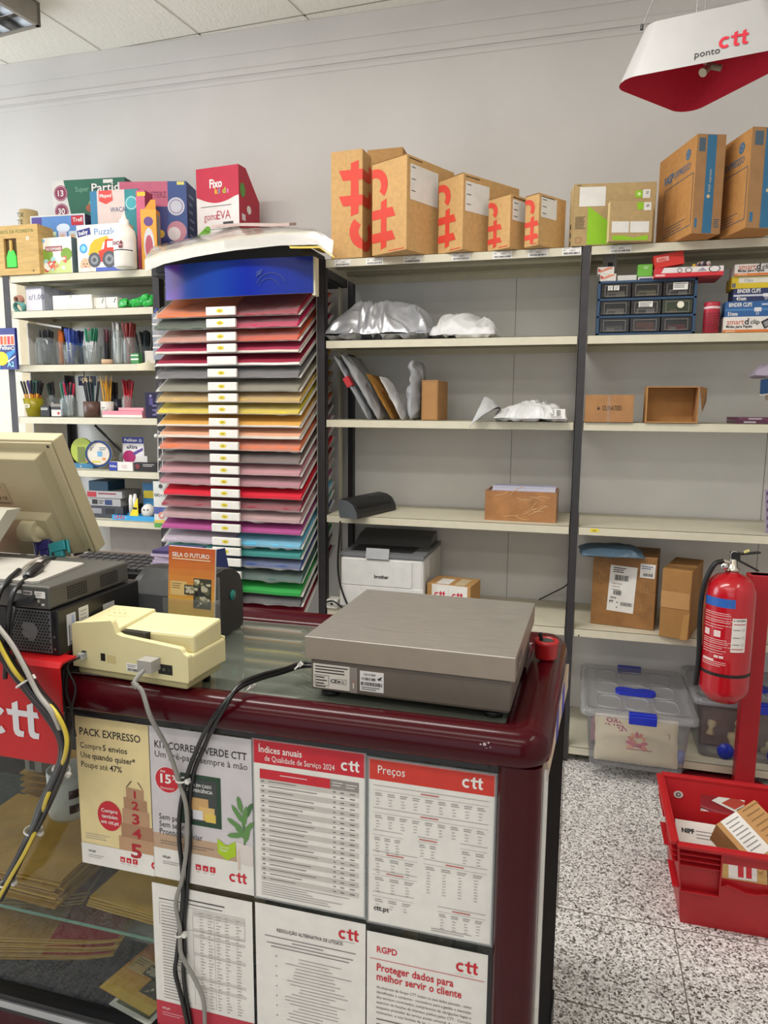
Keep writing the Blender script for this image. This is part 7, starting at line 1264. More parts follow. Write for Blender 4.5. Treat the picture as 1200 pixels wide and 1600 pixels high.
upr(-.67, -.60, 1.12, .235, .1, '#a9aaa2', 'grey ribbed pack showing above the lilac poster', lambda m, F, w, h, B: m.bars(F, .005, h-.04, w-.005, h, M('#d9d8d0'), 7, 4))
upr(-.595, -.52, 1.13, .225, .1, '#c3c6b4', 'pale green paper pack above the right corner of the lilac poster', lambda m, F, w, h, B: [m.poly(F, [(.02, h-.03), (.06, h-.02), (.05, h-.005), (.015, h-.012)], M('#5a6a4a')), m.poly(F, [(.0, h-.05), (.03, h-.03), (.01, h-.02)], M('#e3dfc0'))])
upr(-.515, -.40, 1.125, .232, .1, '#c9c9b0', 'cream and green paper pack above the striped table sheet', lambda m, F, w, h, B: [m.poly(F, [(.03, h-.03), (.08, h-.03), (.07, h-.004), (.04, h-.006)], M('#7a9a84')), m.poly(F, [(.085, h-.03), (.11, h-.02), (.1, h-.002)], M('#b8a080'))])
upr(-.395, -.30, 1.13, .228, .1, '#9cb0a2', 'mint green pack above the table sheet right corner')
upr(-.295, -.20, 1.12, .232, .1, '#d3cdb9', 'cream and blue pack above the price sheet', lambda m, F, w, h, B: [m.poly(F, [(.035, h-.03), (.09, h-.03), (.085, h-.004), (.05, h-.01)], M('#4a6a84'))])
for i, (a, b, col, lb) in enumerate(((-.30, -.265, '#3a4038', 'dark notebook spine in the gap above the privacy notice'), (-.263, -.235, '#8a7442', 'ochre notebook spine in the gap above the privacy notice'), (-.233, -.175, '#4a4426', 'olive notebook spine in the gap above the privacy notice'), (-.173, -.13, '#33452e', 'dark green notebook spine in the gap above the privacy notice'))): upr(a, b, 1.115, .185, .2, col, lb, None, .3695, 'notebook')
for i, (a, b, col, lb) in enumerate(((-.50, -.42, '#4a5a50', 'dark green folder in the gap below the striped table sheet'), (-.415, -.325, '#6a7a6c', 'grey green folder in the gap below the striped table sheet'))): upr(a, b, 1.12, .18, .2, col, lb, None, .3695, 'folder')
upr(-.69, -.53, 1.12, .165, .2, '#8a7038', 'ochre kraft parcel in the gap below the lilac poster', None, .3695, 'kraft_parcel')
# red sign panel hanging over the counter edge with white letters
RSP = M('#b90e16', .4, noise=.03); sp = thing('red_sign_panel', 'glossy red panel with white post letters hanging over the counter edge at left', 'sign', (-1.1, 1.0, .76))
a, b = at(92, 1037, Y=1.0), at(97, 1195, Y=1.0); rx = -.858
pr = [(0, .765), (0, .946), (.008, .9545), (.045, .9545), (.045, .9505), (.0105, .9505), (.004, .944), (.004, .765)]
mb = MB(); Fx = Fr((-1.75, 1.0, 0), (0, 1, 0), (0, 0, 1)); mb.prism(Fx, pr, 0, rx+1.75, RSP); mb.box(-1.75, -.888, 1.04, 1.245, .9505, .9545, RSP)
p = at(-21, 1146, Y=.9995); q = at(62, 1155, Y=.9995); hh = (q.x-p.x)/2.28; Q = Fr((0, 1.0, 0), (1, 0, 0), (0, 0, 1)); mb.ctt(Q, p.x+.002, at(25, 1149, Y=1.).z, hh, M('#d3d0d2', .5), .0012); mb.build('panel', sp)
mb = MB(); mb.box(-1.5, -.892, 1.05, 1.245, .9105, .9503, M('#2a1418', .6)); mb.build('shaded_support_block', sp, label='support under the red panel, coloured dark for the shadow there')  # added block carrying the plate, dark colour imitates the shadow beneath
# ------------------------------------------------------------------ devices on the counter
ZG = .8908
# weighing scale
B = Bx((-.4475, 1.1225, .9625), .366, .349, .042, -1.6); sc = thing('parcel_scale', 'flat parcel weighing scale with brushed steel plate on the counter', 'scale', (-.26, 1.3, ZG))
STL = M('#bdb9b2', .40, .85, noise=.10, ns=18, aniso=(1, 12, 1)); STF = M('#9c9082', .42, .5, noise=.04); BASE = M('#6d645a', .5, .1, noise=.04)
mb = MB(); mb.obox(B.base, 0, B.w, 0, B.d, .002, .042, STF); mb.obox(B.base, 0, B.w, 0, B.d, .0405, .0425, STL); rr = random.Random(4)
for q in range(14): G = B.top.sub(.05+rr.random()*.25, .05+rr.random()*.25, rr.random()*.5-.2); mb.rect(G, 0, 0, .02+.05*rr.random(), .0006, M('#b3b0aa', .3, .9), .0006)
mb.build('weighing_plate', sc, bevel=.0035)
mb = MB(); b2 = Fr(B.base.p(.007, .008, -.0575), B.X, B.Y); mb.obox(b2, 0, B.w-.014, 0, B.d-.016, 0, .0585, BASE); mb.build('body', sc, bevel=.006)
for u in (.028, B.w-.045):
    for v in (.028, B.d-.06):
        mb = MB(); c = b2.p(u, v, 0); mb.lathe([(0, ZG-c.z+.0003), (.017, ZG-c.z+.0003), (.017, -.005), (.010, -.004), (.010, .002), (0, .002)], Fr(c, (1, 0, 0), (0, 1, 0)), BLACK, 20); mb.build('foot', sc)
Q = Fr(b2.O, b2.U, (0, 0, 1)); LB2 = M('#dcd6cb', .5)
mb = MB(); mb.obox(Q, .006, .074, .006, .050, .0003, .0009, LB2); mb.lines(Q, .010, .072, .0445, 3, .0052, .0020, INK, .0014, .15); mb.frame(Q, .009, .011, .036, .030, .0007, INK, .0014)
for r in range(3): mb.lines(Q, .011, .033, .025-r*.0055, 1, .01, .002, INK, .0014, .3, r)
mb.text(Q, 'CE', .039, .018, .0095, INK, .0014, .03, wid=.012); mb.text(Q, 'M 21', .053, .019, .006, INK, .0014, .02); mb.frame(Q, .052, .017, .068, .026, .0005, INK, .0014); mb.lines(Q, .010, .03, .0085, 1, .01, .0016, INK, .0014); mb.build('rating_label', sc, label='white rating label')
mb = MB(); mb.obox(Q, .074, .088, .004, .050, .0003, .0010, M('#8f8880', .4)); mb.rect(Q, .080, .012, .0825, .022, M('#d8cfc0'), .0014); mb.disc(Q, .0813, .0235, .0016, M('#c9783a'), .0014, 8); mb.build('seal_label', sc, label='grey seal label')
mb = MB(); mb.obox(Q, .093, .136, .010, .046, .0003, .0009, WHITE); mb.text(Q, 'C21C304', .100, .0385, .0055, INK, .0014, .02); mb.bars(Q, .096, .030, .122, .035, INK, 20, 4, .0014); mb.bars(Q, .095, .0205, .134, .027, INK, 26, 6, .0014); mb.lines(Q, .096, .13, .0165, 2, .0035, .0013, INK, .0014); mb.poly(Q, [(.124, .034), (.128, .036), (.132, .0385), (.134, .038), (.131, .035), (.133, .031), (.130, .033), (.126, .031), (.1265, .033)], INK, .0015); mb.build('asset_label', sc, label='white barcode label with a horse mark')
mb = MB(); R_ = B.right; mb.rect(R_, .03, .008, .10, .030, M('#6a625a', .5, .4), .0006); mb.text(R_, 'DIBAL', .04, .012, .012, M('#a39b90', .4), .001, .02); mb.build('name_plate', sc)
# small red pot at the back corner
p = at(853, 1033, Z=.9095); F = Fr((-.044, 1.405, .9095), (1, 0, 0), (0, 1, 0)); mb = MB(); RP = M('#a81a1e', .4); mb.lathe([(0, 0), (.020, 0), (.022, .004), (.0225, .028), (.024, .030), (.024, .037), (.018, .038), (.0175, .012), (0, .010)], F, RP, 30); o = mb.build('small_pot'); tag(o, 'small round red plastic pot on the counter corner behind the scale', 'pot')
mb = MB(); mb.lathe([(0, .0125), (.016, .011), (.016, .034), (.012, .037), (0, .038)], F, M('#3a3d38', .9, noise=.2, ns=90), 20); mb.tube([F.p(-.010, -.004, .036), F.p(-.012, -.006, .052)], .004, BLACK, 8); mb.build('sponge', o)
# cream card device
CRM2 = M('#d9cf9e', .5, noise=.05, ns=10); dv = thing('card_terminal', 'cream yellowed desktop card device with cables at its back on the counter edge', 'terminal', (-.8, 1.17, ZG))
a, b = at(115, 1040, Z=.926), at(295, 1068, Z=.926); L_ = (b-a).length; ang = math.degrees(math.atan2(b.y-a.y, b.x-a.x)); z0 = .926; D = .118
B = Bx((a.x, a.y, z0), L_, D, .08, ang); zz = lambda px, py: at(px, py, Y=a.y).z-z0
pr = [(0, 0), (L_, 0), (L_, .045), (L_*.995, .048), (L_*.96, .052), (L_*.94, .060), (L_*.44, .069), (L_*.40, .072), (L_*.36, zz(172, 968)), (0, zz(114, 974))]
mb = MB(); mb.prism(B.front, pr, -.012, 0, CRM2); mb.obox(B.base, 0, L_, .012, D, 0, .046, CRM2); mb.prism(Fr(B.base.p(0, D, 0), B.X, B.Z), [(0, 0), (L_, 0), (L_, .05), (0, .05)], 0, .004, CRM2); mb.obox(B.base, .006, L_-.006, .004, D-.004, -.0145, .001, M('#a89f75', .6)); mb.build('body', dv, bevel=.004)
mb = MB(); G = Fr(B.base.p(0, 0, 0), B.Y, B.Z); hl = zz(114, 974)
def loft(u0, u1, y0, y1, h0, h1, mat, m):
    vs = [B.base.p(u, y, h) for u, y, h in ((u0, y0, .044), (u1, y0, .044), (u1, y1, .044), (u0, y1, .044), (u0, y0, h0), (u1, y0, h1), (u1, y1, h1+.008), (u0, y1, h0+.008))]
    m.add(vs, [(3, 2, 1, 0), (4, 5, 6, 7), (0, 1, 5, 4), (1, 2, 6, 5), (2, 3, 7, 6), (3, 0, 4, 7)], mat)
loft(0, L_*.40, .010, D-.002, hl-.002, hl, CRM2, mb); loft(L_*.38, L_*.985, .024, D-.004, hl-.006, .078, CRM2, mb); mb.build('lid', dv, bevel=.005)
mb = MB(); mb.obox(B.base, L_*.41, L_*.62, .012, .026, .060, .0745, M('#1c1a16', .5)); mb.build('card_slot', dv)
Fq = B.front
for (u0, u1, v0, v1) in ((.085, .125, .018, .032), (.255, .295, .018, .032), (.655, .745, .020, .038), (.752, .87, .010, .028)):
    mb = MB(); mb.rect(Fq, L_*u0, v0, L_*u1, v1, M('#15140f', .6), .0006)
    if u0 > .75: mb.disc(Fq, L_*.80, .019, .003, M('#5a5a52'), .0010, 10); mb.disc(Fq, L_*.845, .019, .002, M('#3a3a36'), .0010, 8)
    mb.build('port', dv)
mb = MB(); mb.rect(Fq, L_*.31, .016, L_*.385, .030, M('#c9b884', .5), .0006); mb.build('blank_cover', dv)
mb = MB(); mb.obox(Fq, L_*.48, L_*.64, .006, .021, .0002, .0007, WHITE); mb.bars(Fq, L_*.49, .007, L_*.625, .012, INK, 22, 3, .0012); mb.lines(Fq, L_*.49, L_*.57, .0175, 2, .003, .0012, MG, .0012); mb.disc(Fq, L_*.615, .0165, .004, INK, .0012, 8); mb.build('barcode_label', dv)
mb = MB(); T2 = Fr(B.base.p(0, 0, hl+.002), B.X, (B.Y+B.Z*.07))
for q in range(7): mb.disc(T2, .035+.012*(q % 4), .06+.014*(q//4), .003, M('#b0a678'), .004, 8, .0018)
mb.build('vent_slot', dv)
for u in (.02, L_-.03):
    for v in (.02, D-.02):
        c = B.base.p(u, v, 0); mb = MB(); zf_ = .9105 if v < .05 else ZG+.0003; mb.lathe([(0, zf_-z0), (.008, zf_-z0), (.008, 0), (0, 0)], Fr(c, (1, 0, 0), (0, 1, 0)), BLACK, 12); mb.build('foot', dv)
mb = MB(); q = Fq.p(L_*.105, .024, .002); mb.obox(Fr(q, B.X, B.Z), -.006, .006, -.005, .005, -.002, .010, clear('clear_plug', '#c9cdd0', .5, .1)); pts = smoothpath([q+Vector((0, -.010, 0)), q+Vector((-.012, -.03, -.012)), at(118, 1075, Y=1.03), at(112, 1110, Y=1.02), at(118, 1150, Y=1.045)], 6); mb.tube(pts, .0022, BLACK, 6); tag(mb.build('phone_lead'), 'thin black phone lead plugged into the cream card device', 'cable')
# grey mains lead from the cream device, running down over the posters
GC = M('#8b8983', .5); q = Fq.p(L_*.72, .030, 0); mb = MB(); mb.obox(Fr(q, B.X, B.Z), -.016, .013, -.011, .010, -.004, .026, M('#9d9a93', .5)); d0 = q+Vector((-.006, -.022, -.006)); path = [q+Vector((0, -.018, 0)), d0+Vector((-.008, -.018, -.018)), at(222, 1080, Y=1.012), at(236, 1122, Y=1.012), at(262, 1170, Y=1.045), at(280, 1222, Y=1.050), at(291, 1262, Y=1.050), at(292, 1320, Y=1.050), at(284, 1375, Y=1.050), at(275, 1410, Y=1.05), at(281, 1450, Y=1.052), at(283, 1490, Y=1.050), at(302, 1525, Y=1.052), at(317, 1560, Y=1.052), at(320, 1600, Y=1.052), at(318, 1640, Y=1.052)]
mb.tube(smoothpath(path, 8), .0040, GC, 8); pp = smoothpath(path, 8)
for k in range(5): i = 8+k; mb.tube([pp[i], pp[i]+(pp[i+1]-pp[i])*.5], .0058, M('#a09d95', .5), 8)
tag(mb.build('mains_lead'), 'grey mains lead from the cream device hanging down over the posters', 'cable')
# black twin cable from the scale
for k, off in enumerate((0, .0075)):
    P = [B.base.p(0, 0, 0)]
    q = at(478, 1040, Z=.925); ptsA = [Vector((-.425, 1.20, .924)), at(474+0*k, 1041-3*k, Y=1.19), at(440, 1051-3*k, Y=1.148), at(405, 1061-4*k, Y=1.10), at(372, 1076-4*k, Y=1.052), at(345+6*k, 1106-3*k, Y=1.020), at(325+7*k, 1135, Y=1.022), at(308+8*k, 1170, Y=1.046), at(293+7*k, 1210, Y=1.052), at(282+11*k, 1260, Y=1.054), at(280+14*k, 1310, Y=1.054), at(284+8*k, 1350, Y=1.054), at(286+3*k, 1400, Y=1.054), at(281+4*k, 1450, Y=1.055), at(276+10*k, 1495, Y=1.054), at(274+10*k, 1520, Y=1.054), at(284+4*k, 1560, Y=1.054), at(293+2*k, 1600, Y=1.054), at(298, 1640, Y=1.054)]
    if k: ptsA = [p+Vector((0, .006, 0)) for p in ptsA]
    mb = MB(); mb.tube(smoothpath(ptsA, 8), .0042, M('#0e0e10', .3), 8); tag(mb.build('scale_cable'), ('thicker outer black cable running from the scale across the rail and down the posters' if k == 0 else 'inner black cable running beside the outer one from the scale down the posters'), 'cable')
def tie(px, py, Y, w, lb, ang=0.1, r=.009):
    c = at(px, py, Y=Y); mb = MB(); F = Fr(c, (math.cos(ang), 0, math.sin(ang)), (0, 1, 0)); N = 18
    mb.tube([F.p(w*math.cos(2*math.pi*i/N), r*math.sin(2*math.pi*i/N), 0) for i in range(N+1)], .0018, M('#dcdad4', .4), 6, False); mb.obox(F, w-.001, w+.006, -.005, .003, -.004, .004, M('#dcdad4', .4)); tag(mb.build('cable_tie'), lb, 'cable tie')
tie(391, 1075, 1.095, .006, 'white cable tie on the black scale cable just above the rail', .9); tie(465, 1042, 1.18, .006, 'white cable tie on the black cable beside the scale body', .8); tie(284, 1219, 1.050, .010, 'white cable tie round the cables over the lilac poster', .05); tie(281, 1459, 1.052, .008, 'white cable tie round the cables over the statistics sheet', .1)

# label printer and stamp leaflet in a clear stand
PB = M('#1b1b1c', .38, noise=.04); lp = thing('label_printer', 'black rounded label printer with a teal button behind the cream device', 'printer', (-.78, 1.4, ZG+.0003))
x0, x1, y0, D = -.925, -.752, 1.285, .20; G = Fr((x0, y0, ZG+.0003), (0, 1, 0), (0, 0, 1))
prof = [(0, .006), (.006, 0), (D-.006, 0), (D, .006), (D, .10), (D-.014, .128), (D-.045, .148), (D*.55, .156), (.07, .152), (.04, .136), (.016, .108), (.004, .078), (0, .06)]
mb = MB(); mb.prism(G, prof, 0, x1-x0, PB, True); mb.build('body', lp)
mb = MB(); Hq = Fr((x1+.0002, y0, ZG), (0, 1, 0), (0, 0, 1)); prs = [(u*.97+.004, v*.97+.004) for u, v in prof]; mb.prism(Hq, prs, 0, .006, M('#2c2c2b', .5)); mb.rect(Hq, .01, .088, D-.01, .0885, BLACK, .0066); mb.build('side_cover', lp)
mb = MB(); mb.lathe([(0, .0062), (.012, .0062), (.011, .010), (0, .011)], Fr(Hq.p(.145, .088, 0), Hq.U, Hq.V), M('#1f7a70', .35), 20); mb.build('button', lp, label='teal round button')
mb = MB(); mb.obox(Hq, .012, .055, .03, .058, .0062, .0068, WHITE); mb.bars(Hq, .016, .033, .05, .043, INK, 16, 4, .0072); mb.lines(Hq, .016, .045, .051, 1, .01, .004, INK, .0072); mb.build('label', lp)
mb = MB(); wq = [(-.002, .080), (.010, .113), (.035, .142), (.068, .1575), (.070, .153), (.040, .137), (.017, .109), (.003, .078)]; mb.prism(Fr((x0+.02, y0, ZG+.0003), (0, 1, 0), (0, 0, 1)), wq, 0, .125, M('#3a3b3c', .15, coat=.6)); mb.build('window', lp, label='glossy smoked window')
mb = MB(); mb.box(x0+.01, x1-.02, y0-.03, y0, ZG+.02, ZG+.062, PB); mb.build('front_lip', lp, bevel=.01)
ls = thing('leaflet_stand', 'clear acrylic leaflet stand between the cream device and the label printer', 'stand', (-.735, 1.26, ZG)); ACR = clear('acrylic', '#e6ecee', .06, .03)
mb = MB(); X0, X1 = -.800, -.694; mb.box(X0-.004, X1+.008, 1.262, 1.264, ZG+.0004, ZG+.17, ACR); mb.box(X0-.004, X1+.008, 1.242, 1.244, ZG+.0004, ZG+.125, ACR); mb.box(X0-.004, X1+.008, 1.244, 1.262, ZG+.0004, ZG+.003, ACR); mb.box(X1+.006, X1+.008, 1.244, 1.262, ZG+.003, ZG+.125, ACR); mb.build('holder', ls)
mb = MB(); F = Fr((X0, 1.247, ZG+.004), (1, 0, -.02), (0, .05, 1)); mb.obox(F, 0, .105, 0, 1.118-ZG, -.004, 0, PAPER); hh = .148; F2 = Fr(F.p(0, 1.118-ZG-hh, 0), F.U, F.V); leaflet_face(mb, F2, .105, hh); mb.rect(F, 0, 0, .105, 1.118-ZG-hh, M('#d0a83a', .5), .0004)
tag(mb.build('leaflet_pile', loc=(-.735, 1.25, ZG+.004)), 'orange and yellow stamp leaflets standing upright in the clear stand', 'leaflet')

# black computer and grey mini computer on the red panel
pc = thing('desktop_computer', 'black desktop computer with round fan grille lying on the red panel', 'computer', (-1.05, 1.2, .9548))
xr, yb0, yb1 = -.884, 1.032, 1.278; PCB = M('#141416', .4); z0, z1 = .9548, 1.0385
mb = MB(); mb.box(-1.30, xr, yb0+.002, yb1, z0, z1, PCB); mb.build('case', pc, bevel=.002)
mb = MB(); Q = Fr((xr, yb0+.002, z0), (1, 0, 0), (0, 0, 1)); GRY = M('#67686a', .45, .3); c0, c1 = -.104, -.014; mb.rect(Q, c0, .004, c1, .082, GRY, .0006)
for i in range(13):
    for j in range(13):
        u, v = c0+.006+i*.0066+(.0033 if j % 2 else 0), .009+j*.0057
        if (u-(c0+c1)/2)**2+(v-.043)**2 > .0175**2 and u < c1-.003: mb.disc(Q, u, v, .0027, M('#050506', .8), .0011, 6)
mb.disc(Q, (c0+c1)/2, .043, .016, GRY, .0013, 22)
for v in (.012, .035): mb.disc(Q, -.008, v, .0026, M('#8d8d8d', .3, .8), .001, 8)
mb.rect(Q, -.013, .05, -.008, .075, BLACK, .001); mb.rect(Q, -.30, .004, -.11, .082, M('#202124', .5), .0008)
for u, v, c in ((-.135, .03, '#3a4a8a'), (-.135, .015, '#6a6a70'), (-.15, .05, '#3a2a6a'), (-.165, .05, '#2a6a5a'), (-.15, .02, '#8d8d90')): mb.disc(Q, u, v, .005, M(c, .4), .001, 10)
mb.build('rear_panel', pc)
mb = MB(); R_ = Fr((xr, yb0+.002, z0), (0, 1, 0), (0, 0, 1)); mb.obox(R_, .022, .046, .012, .070, .0003, .0008, M('#b9bcc4', .5)); mb.bars(R_, .026, .02, .030, .05, INK, 4, 2, .0012); mb.rect(R_, .035, .03, .042, .066, M('#8a9ac0'), .0012); mb.lines(R_, .025, .044, .017, 2, .004, .002, INK, .0012); mb.obox(R_, .055, .082, .018, .074, .0003, .0008, M('#c3c4c6', .5)); mb.lines(R_, .058, .078, .066, 6, .007, .002, MG, .0012); mb.obox(R_, .125, .16, .05, .062, .0003, .0008, M('#a9aaac', .5)); mb.build('label', pc)
mc = thing('mini_computer', 'grey slim mini computer lying on top of the black desktop computer', 'computer', (-1.05, 1.15, z1))
xr, yb0, yb1 = -.8955, 1.030, 1.262; MCG = M('#55544f', .45, .2, noise=.04); z0, z1 = 1.0388, 1.0818
mb = MB(); mb.box(-1.22, xr, yb0, yb1, z0+.001, z1, MCG); mb.build('case', mc, bevel=.004)
mb = MB(); Q = Fr((xr, yb0, z0), (1, 0, 0), (0, 0, 1)); mb.rect(Q, -.20, .004, -.004, .040, M('#4a4946', .5), .0006); mb.obox(Q, -.030, -.008, .022, .034, .0006, .0012, PAPER); mb.lines(Q, -.028, -.014, .030, 2, .004, .0016, MG, .0016, .2); mb.obox(Q, -.054, -.035, .026, .034, .0006, .0012, M('#a9a4a0')); mb.bars(Q, -.052, .028, -.038, .032, INK, 9, 2, .0016); mb.obox(Q, -.074, -.058, .028, .034, .0006, .0012, M('#c9c6c0')); mb.disc(Q, -.022, .0165, .0032, M('#c9c5bd', .3, .7), .0012, 10); mb.rect(Q, -.016, .0085, -.010, .0125, M('#c9c5bd'), .0012); mb.disc(Q, -.022, .009, .002, BLACK, .0012, 8); mb.build('rear_panel', mc)
R_ = Fr((xr, yb0, z0), (0, 1, 0), (0, 0, 1))
for u0 in (.046, .140):
    mb = MB()
    for i in range(9):
        for j in range(5): mb.rect(R_, u0+i*.0062, .010+j*.0050, u0+i*.0062+.0042, .010+j*.0050+.0030, M('#0c0c0b', .8), .0008)
    mb.build('vent', mc)
# monitor seen from behind
MK = M('#b9ae8b', .55, noise=.05, ns=6); MK2 = M('#a89d7c', .55, noise=.05, ns=6); mo = thing('monitor', 'old beige monitor seen from behind, leaning back on its stand at the left', 'monitor', (-1.2, 1.15, z1))
Tp, Bp = Vector((-1.0531, 1.2435, 1.3284)), Vector((-1.0531, 1.3662, 1.0671)); V_ = (Tp-Bp).normalized(); U_ = Vector((1, 0, 0)); Fm = Fr(Bp-Vector((.36, 0, 0)), U_, V_); Hm = (Tp-Bp).length; Wm = .36
# Fm.N points to the viewer side (back of the monitor)
mb = MB(); sg = 1 if Fm.N.y < 0 else -1; mb.obox(Fm, 0, Wm, 0, Hm, -.041*sg, -.006*sg, MK); mb.obox(Fm, .004, Wm-.004, .004, Hm-.004, -.006*sg, 0, MK); mb.build('bezel', mo, bevel=.004)
def frust(m, u0, u1, v0, v1, w0, w1, k, mat):
    vs = [Fm.p(u, v, w0*sg) for u, v in ((u0, v0), (u1, v0), (u1, v1), (u0, v1))]+[Fm.p(u, v, w1*sg) for u, v in ((u0+k, v0+k), (u1-k, v0+k), (u1-k, v1-k), (u0+k, v1-k))]; m.add(vs, [(4, 5, 6, 7), (0, 1, 5, 4), (1, 2, 6, 5), (2, 3, 7, 6), (3, 0, 4, 7)], mat)
mb = MB(); frust(mb, .01, Wm-.026, .004, Hm-.020, 0, .024, .012, MK2); frust(mb, .02, Wm-.048, .006, Hm*.44, .022, .040, .012, MK2); mb.build('back_cover', mo, bevel=.002)
mb = MB(); 
for v in (.012, Hm-.012): mb.disc(Fm, Wm-.013, v, .0034, BLACK, .0008*sg, 10)
mb.build('screw_hole', mo)
mb = MB(); p = at(2, 793, Y=1.29)-Fm.O; u, v = p.dot(Fm.U), p.dot(Fm.V); v = Hm*.50; Qm = Fr(Fm.p(u, v, .0245*sg), Fm.U, Fm.V); mb.rect(Qm, -.08, 0, .040, .052, M('#9d9170', .5), .0004*sg); mb.rect(Qm, .0, .0, .036, .005, M('#6f6650'), .0008*sg); mb.lines(Qm, -.05, .030, .042, 3, .006, .002, M('#6a614a'), .0008*sg); mb.text(Qm, 'CE', .020, .012, .010, M('#4a442f'), .0010*sg, .02); mb.ring(Qm, .010, .016, .003, .005, M('#4a442f'), .0010*sg); mb.lines(Qm, -.012, .003, .013, 1, .006, .004, M('#5a5340'), .0010*sg); mb.build('rating_label', mo)
mb = MB(); h0 = at(50, 830, Y=1.285); mb.tube([(h0.x-.022, 1.288, h0.z), (h0.x+.014, 1.288, h0.z)], .024, M('#c3b996', .5), 24); mb.tube([(h0.x-.004, 1.288, h0.z), (h0.x+.012, 1.318, h0.z-.005)], .022, MK, 16); mb.build('hinge', mo)
SG = M('#a9a594', .5, noise=.05); mb = MB(); sx1 = at(12, 797, Y=1.20).x; zt_ = at(10, 797, Y=1.20).z
mb.prism(Fr((sx1-.14, 0, 0), (0, 1, 0), (0, 0, 1)), [(1.095, z1+.0052), (1.135, z1+.0052), (1.238, zt_+.0), (1.198, zt_)], 0, .14, SG); mb.build('stand', mo, bevel=.003)
mb = MB(); a_, b_, c_ = at(120, 885, Z=z1+.003), at(52, 912, Z=z1+.003), at(35, 878, Z=z1+.003); o4 = [(-1.30, 1.045), (b_.x-.01, 1.042), (b_.x, 1.05), (a_.x+.0, 1.20), (a_.x-.01, 1.205), (-1.30, 1.205)]; mb.prism(W0, o4, z1+.0003, z1+.0048, M('#b3afa6', .45)); mb.build('base_plate', mo)
# video plugs and cable bundle
def plug(px, py, Y, col, lb, cab):
    c = at(px, py, Y=Y); F = Fr(c, (.93, .2, .25), (.25, .30, .9)); mb = MB(); m = M(col, .4); mb.obox(F, -.017, .017, -.004, .018, -.007, .007, m); mb.obox(F, -.010, .010, -.018, -.004, -.006, .006, m); mb.tube([F.p(-.021, .018, 0), F.p(-.021, -.012, 0)], .0035, m, 8); mb.tube([F.p(.021, .018, 0), F.p(.021, -.012, 0)], .0035, m, 8); o = mb.build('plug', bevel=.0015); tag(o, lb, 'plug'); return F.p(0, -.018, 0), o
s1, o1 = plug(70, 857, 1.30, '#2a2566', 'dark violet video plug with cable under the monitor', None); s2, o2 = plug(93, 859, 1.30, '#1f7f84', 'teal video plug with cable under the monitor', None)
CB = M('#131315', .35); mb = MB(); pth = smoothpath([s2, at(76, 874, Y=1.20), at(62, 884, Y=1.12), at(40, 905, Y=1.055), at(22, 925, Y=1.01), at(14, 955, Y=.995), at(10, 1000, Y=.985), at(8, 1060, Y=.985)], 6); mb.tube(pth, .0042, CB, 8); a_, b_ = at(63, 884, Y=1.12), at(42, 903, Y=1.06); mb.tube([a_, a_+(b_-a_)*.1, a_+(b_-a_)*.9, b_], [.007, .0105, .0105, .007], CB, 12); mb.build('cable', o2, label='black cable with thick ferrite block')
mb = MB(); pth = smoothpath([s1, at(44, 880, Y=1.14), at(28, 893, Y=1.08)], 6); mb.tube(pth, .004, M('#b9b2a6', .5), 8); mb.tube(smoothpath([at(30, 891, Y=1.085), at(10, 910, Y=1.03), at(-4, 935, Y=1.0), at(-10, 990, Y=.985)], 6), .0052, CB, 8); mb.build('cable', o1, label='grey and black cable')
mb = MB(); q0 = at(46, 937, Y=1.02); mb.obox(Fr(q0, (.9, .2, .3), (-.2, .9, 0)), -.03, .008, -.01, .01, -.006, .006, CB); mb.tube(smoothpath([q0+Vector((-.03, -.004, -.01)), at(22, 955, Y=1.0), at(16, 990, Y=.99), at(25, 1030, Y=.985)], 6), .0035, CB, 8); tag(mb.build('lead'), 'black flat plug and lead at the back of the mini computer', 'cable')
rr = random.Random(12)
base = [(-14, 985), (8, 1015), (30, 1050), (55, 1085), (80, 1115), (97, 1150), (100, 1180), (88, 1215), (72, 1250), (58, 1285), (45, 1310), (30, 1340), (12, 1375), (-6, 1410)]
wid = [16, 16, 14, 10, 11, 10, 9, 13, 15, 11, 10, 10, 10, 9]
COLS = ['#101012', '#141416', '#0e0e10', '#1a1a1c', '#111113', '#c9b23a', '#a9a49c', '#101012', '#161618']
for k, col in enumerate(COLS):
    off = (k/(len(COLS)-1)*2-1); pts = []
    for i, (px, py) in enumerate(base):
        o_ = off*wid[i]*(1 if i not in (5,) else .8)+rr.random()*2
        if k == 5: o_ = (.2, -.3, -.4, .3, .7, .8, .3, 0, 0, .6, .9, .9, .4, 0)[i]*wid[i]
        if k == 6: o_ = (.9, .95, .9, .5, .2, 0, 0, 0, 0, 0, 0, 0, 0, 0)[i]*wid[i]
        Y = (.975 if i < 7 else (.986, .996, 1.012, 1.03)[min(3, i-7)])-.006*((k*5) % 4); pts.append(at(px+o_*.75, py-o_*.45, Y=Y-(.021 if (k == 5 and i not in (3, 7, 9)) or (k == 6 and i < 5) else 0)+(.008 if k == 6 and i > 5 else 0)))
    mb = MB(); mb.tube(smoothpath(pts, 6), .0037 if k == 5 else .0040+.0008*(k % 2), M(col, .35), 8)
    nm = {5: 'yellow cable twisting through the black cable bundle at the left', 6: 'grey cable on the right side of the black cable bundle'}.get(k, 'black cable in the tied bundle hanging before the red panel')
    tag(mb.build('bundle_cable'), nm, 'cable', None if k in (5, 6) else 'black cables in the left bundle')
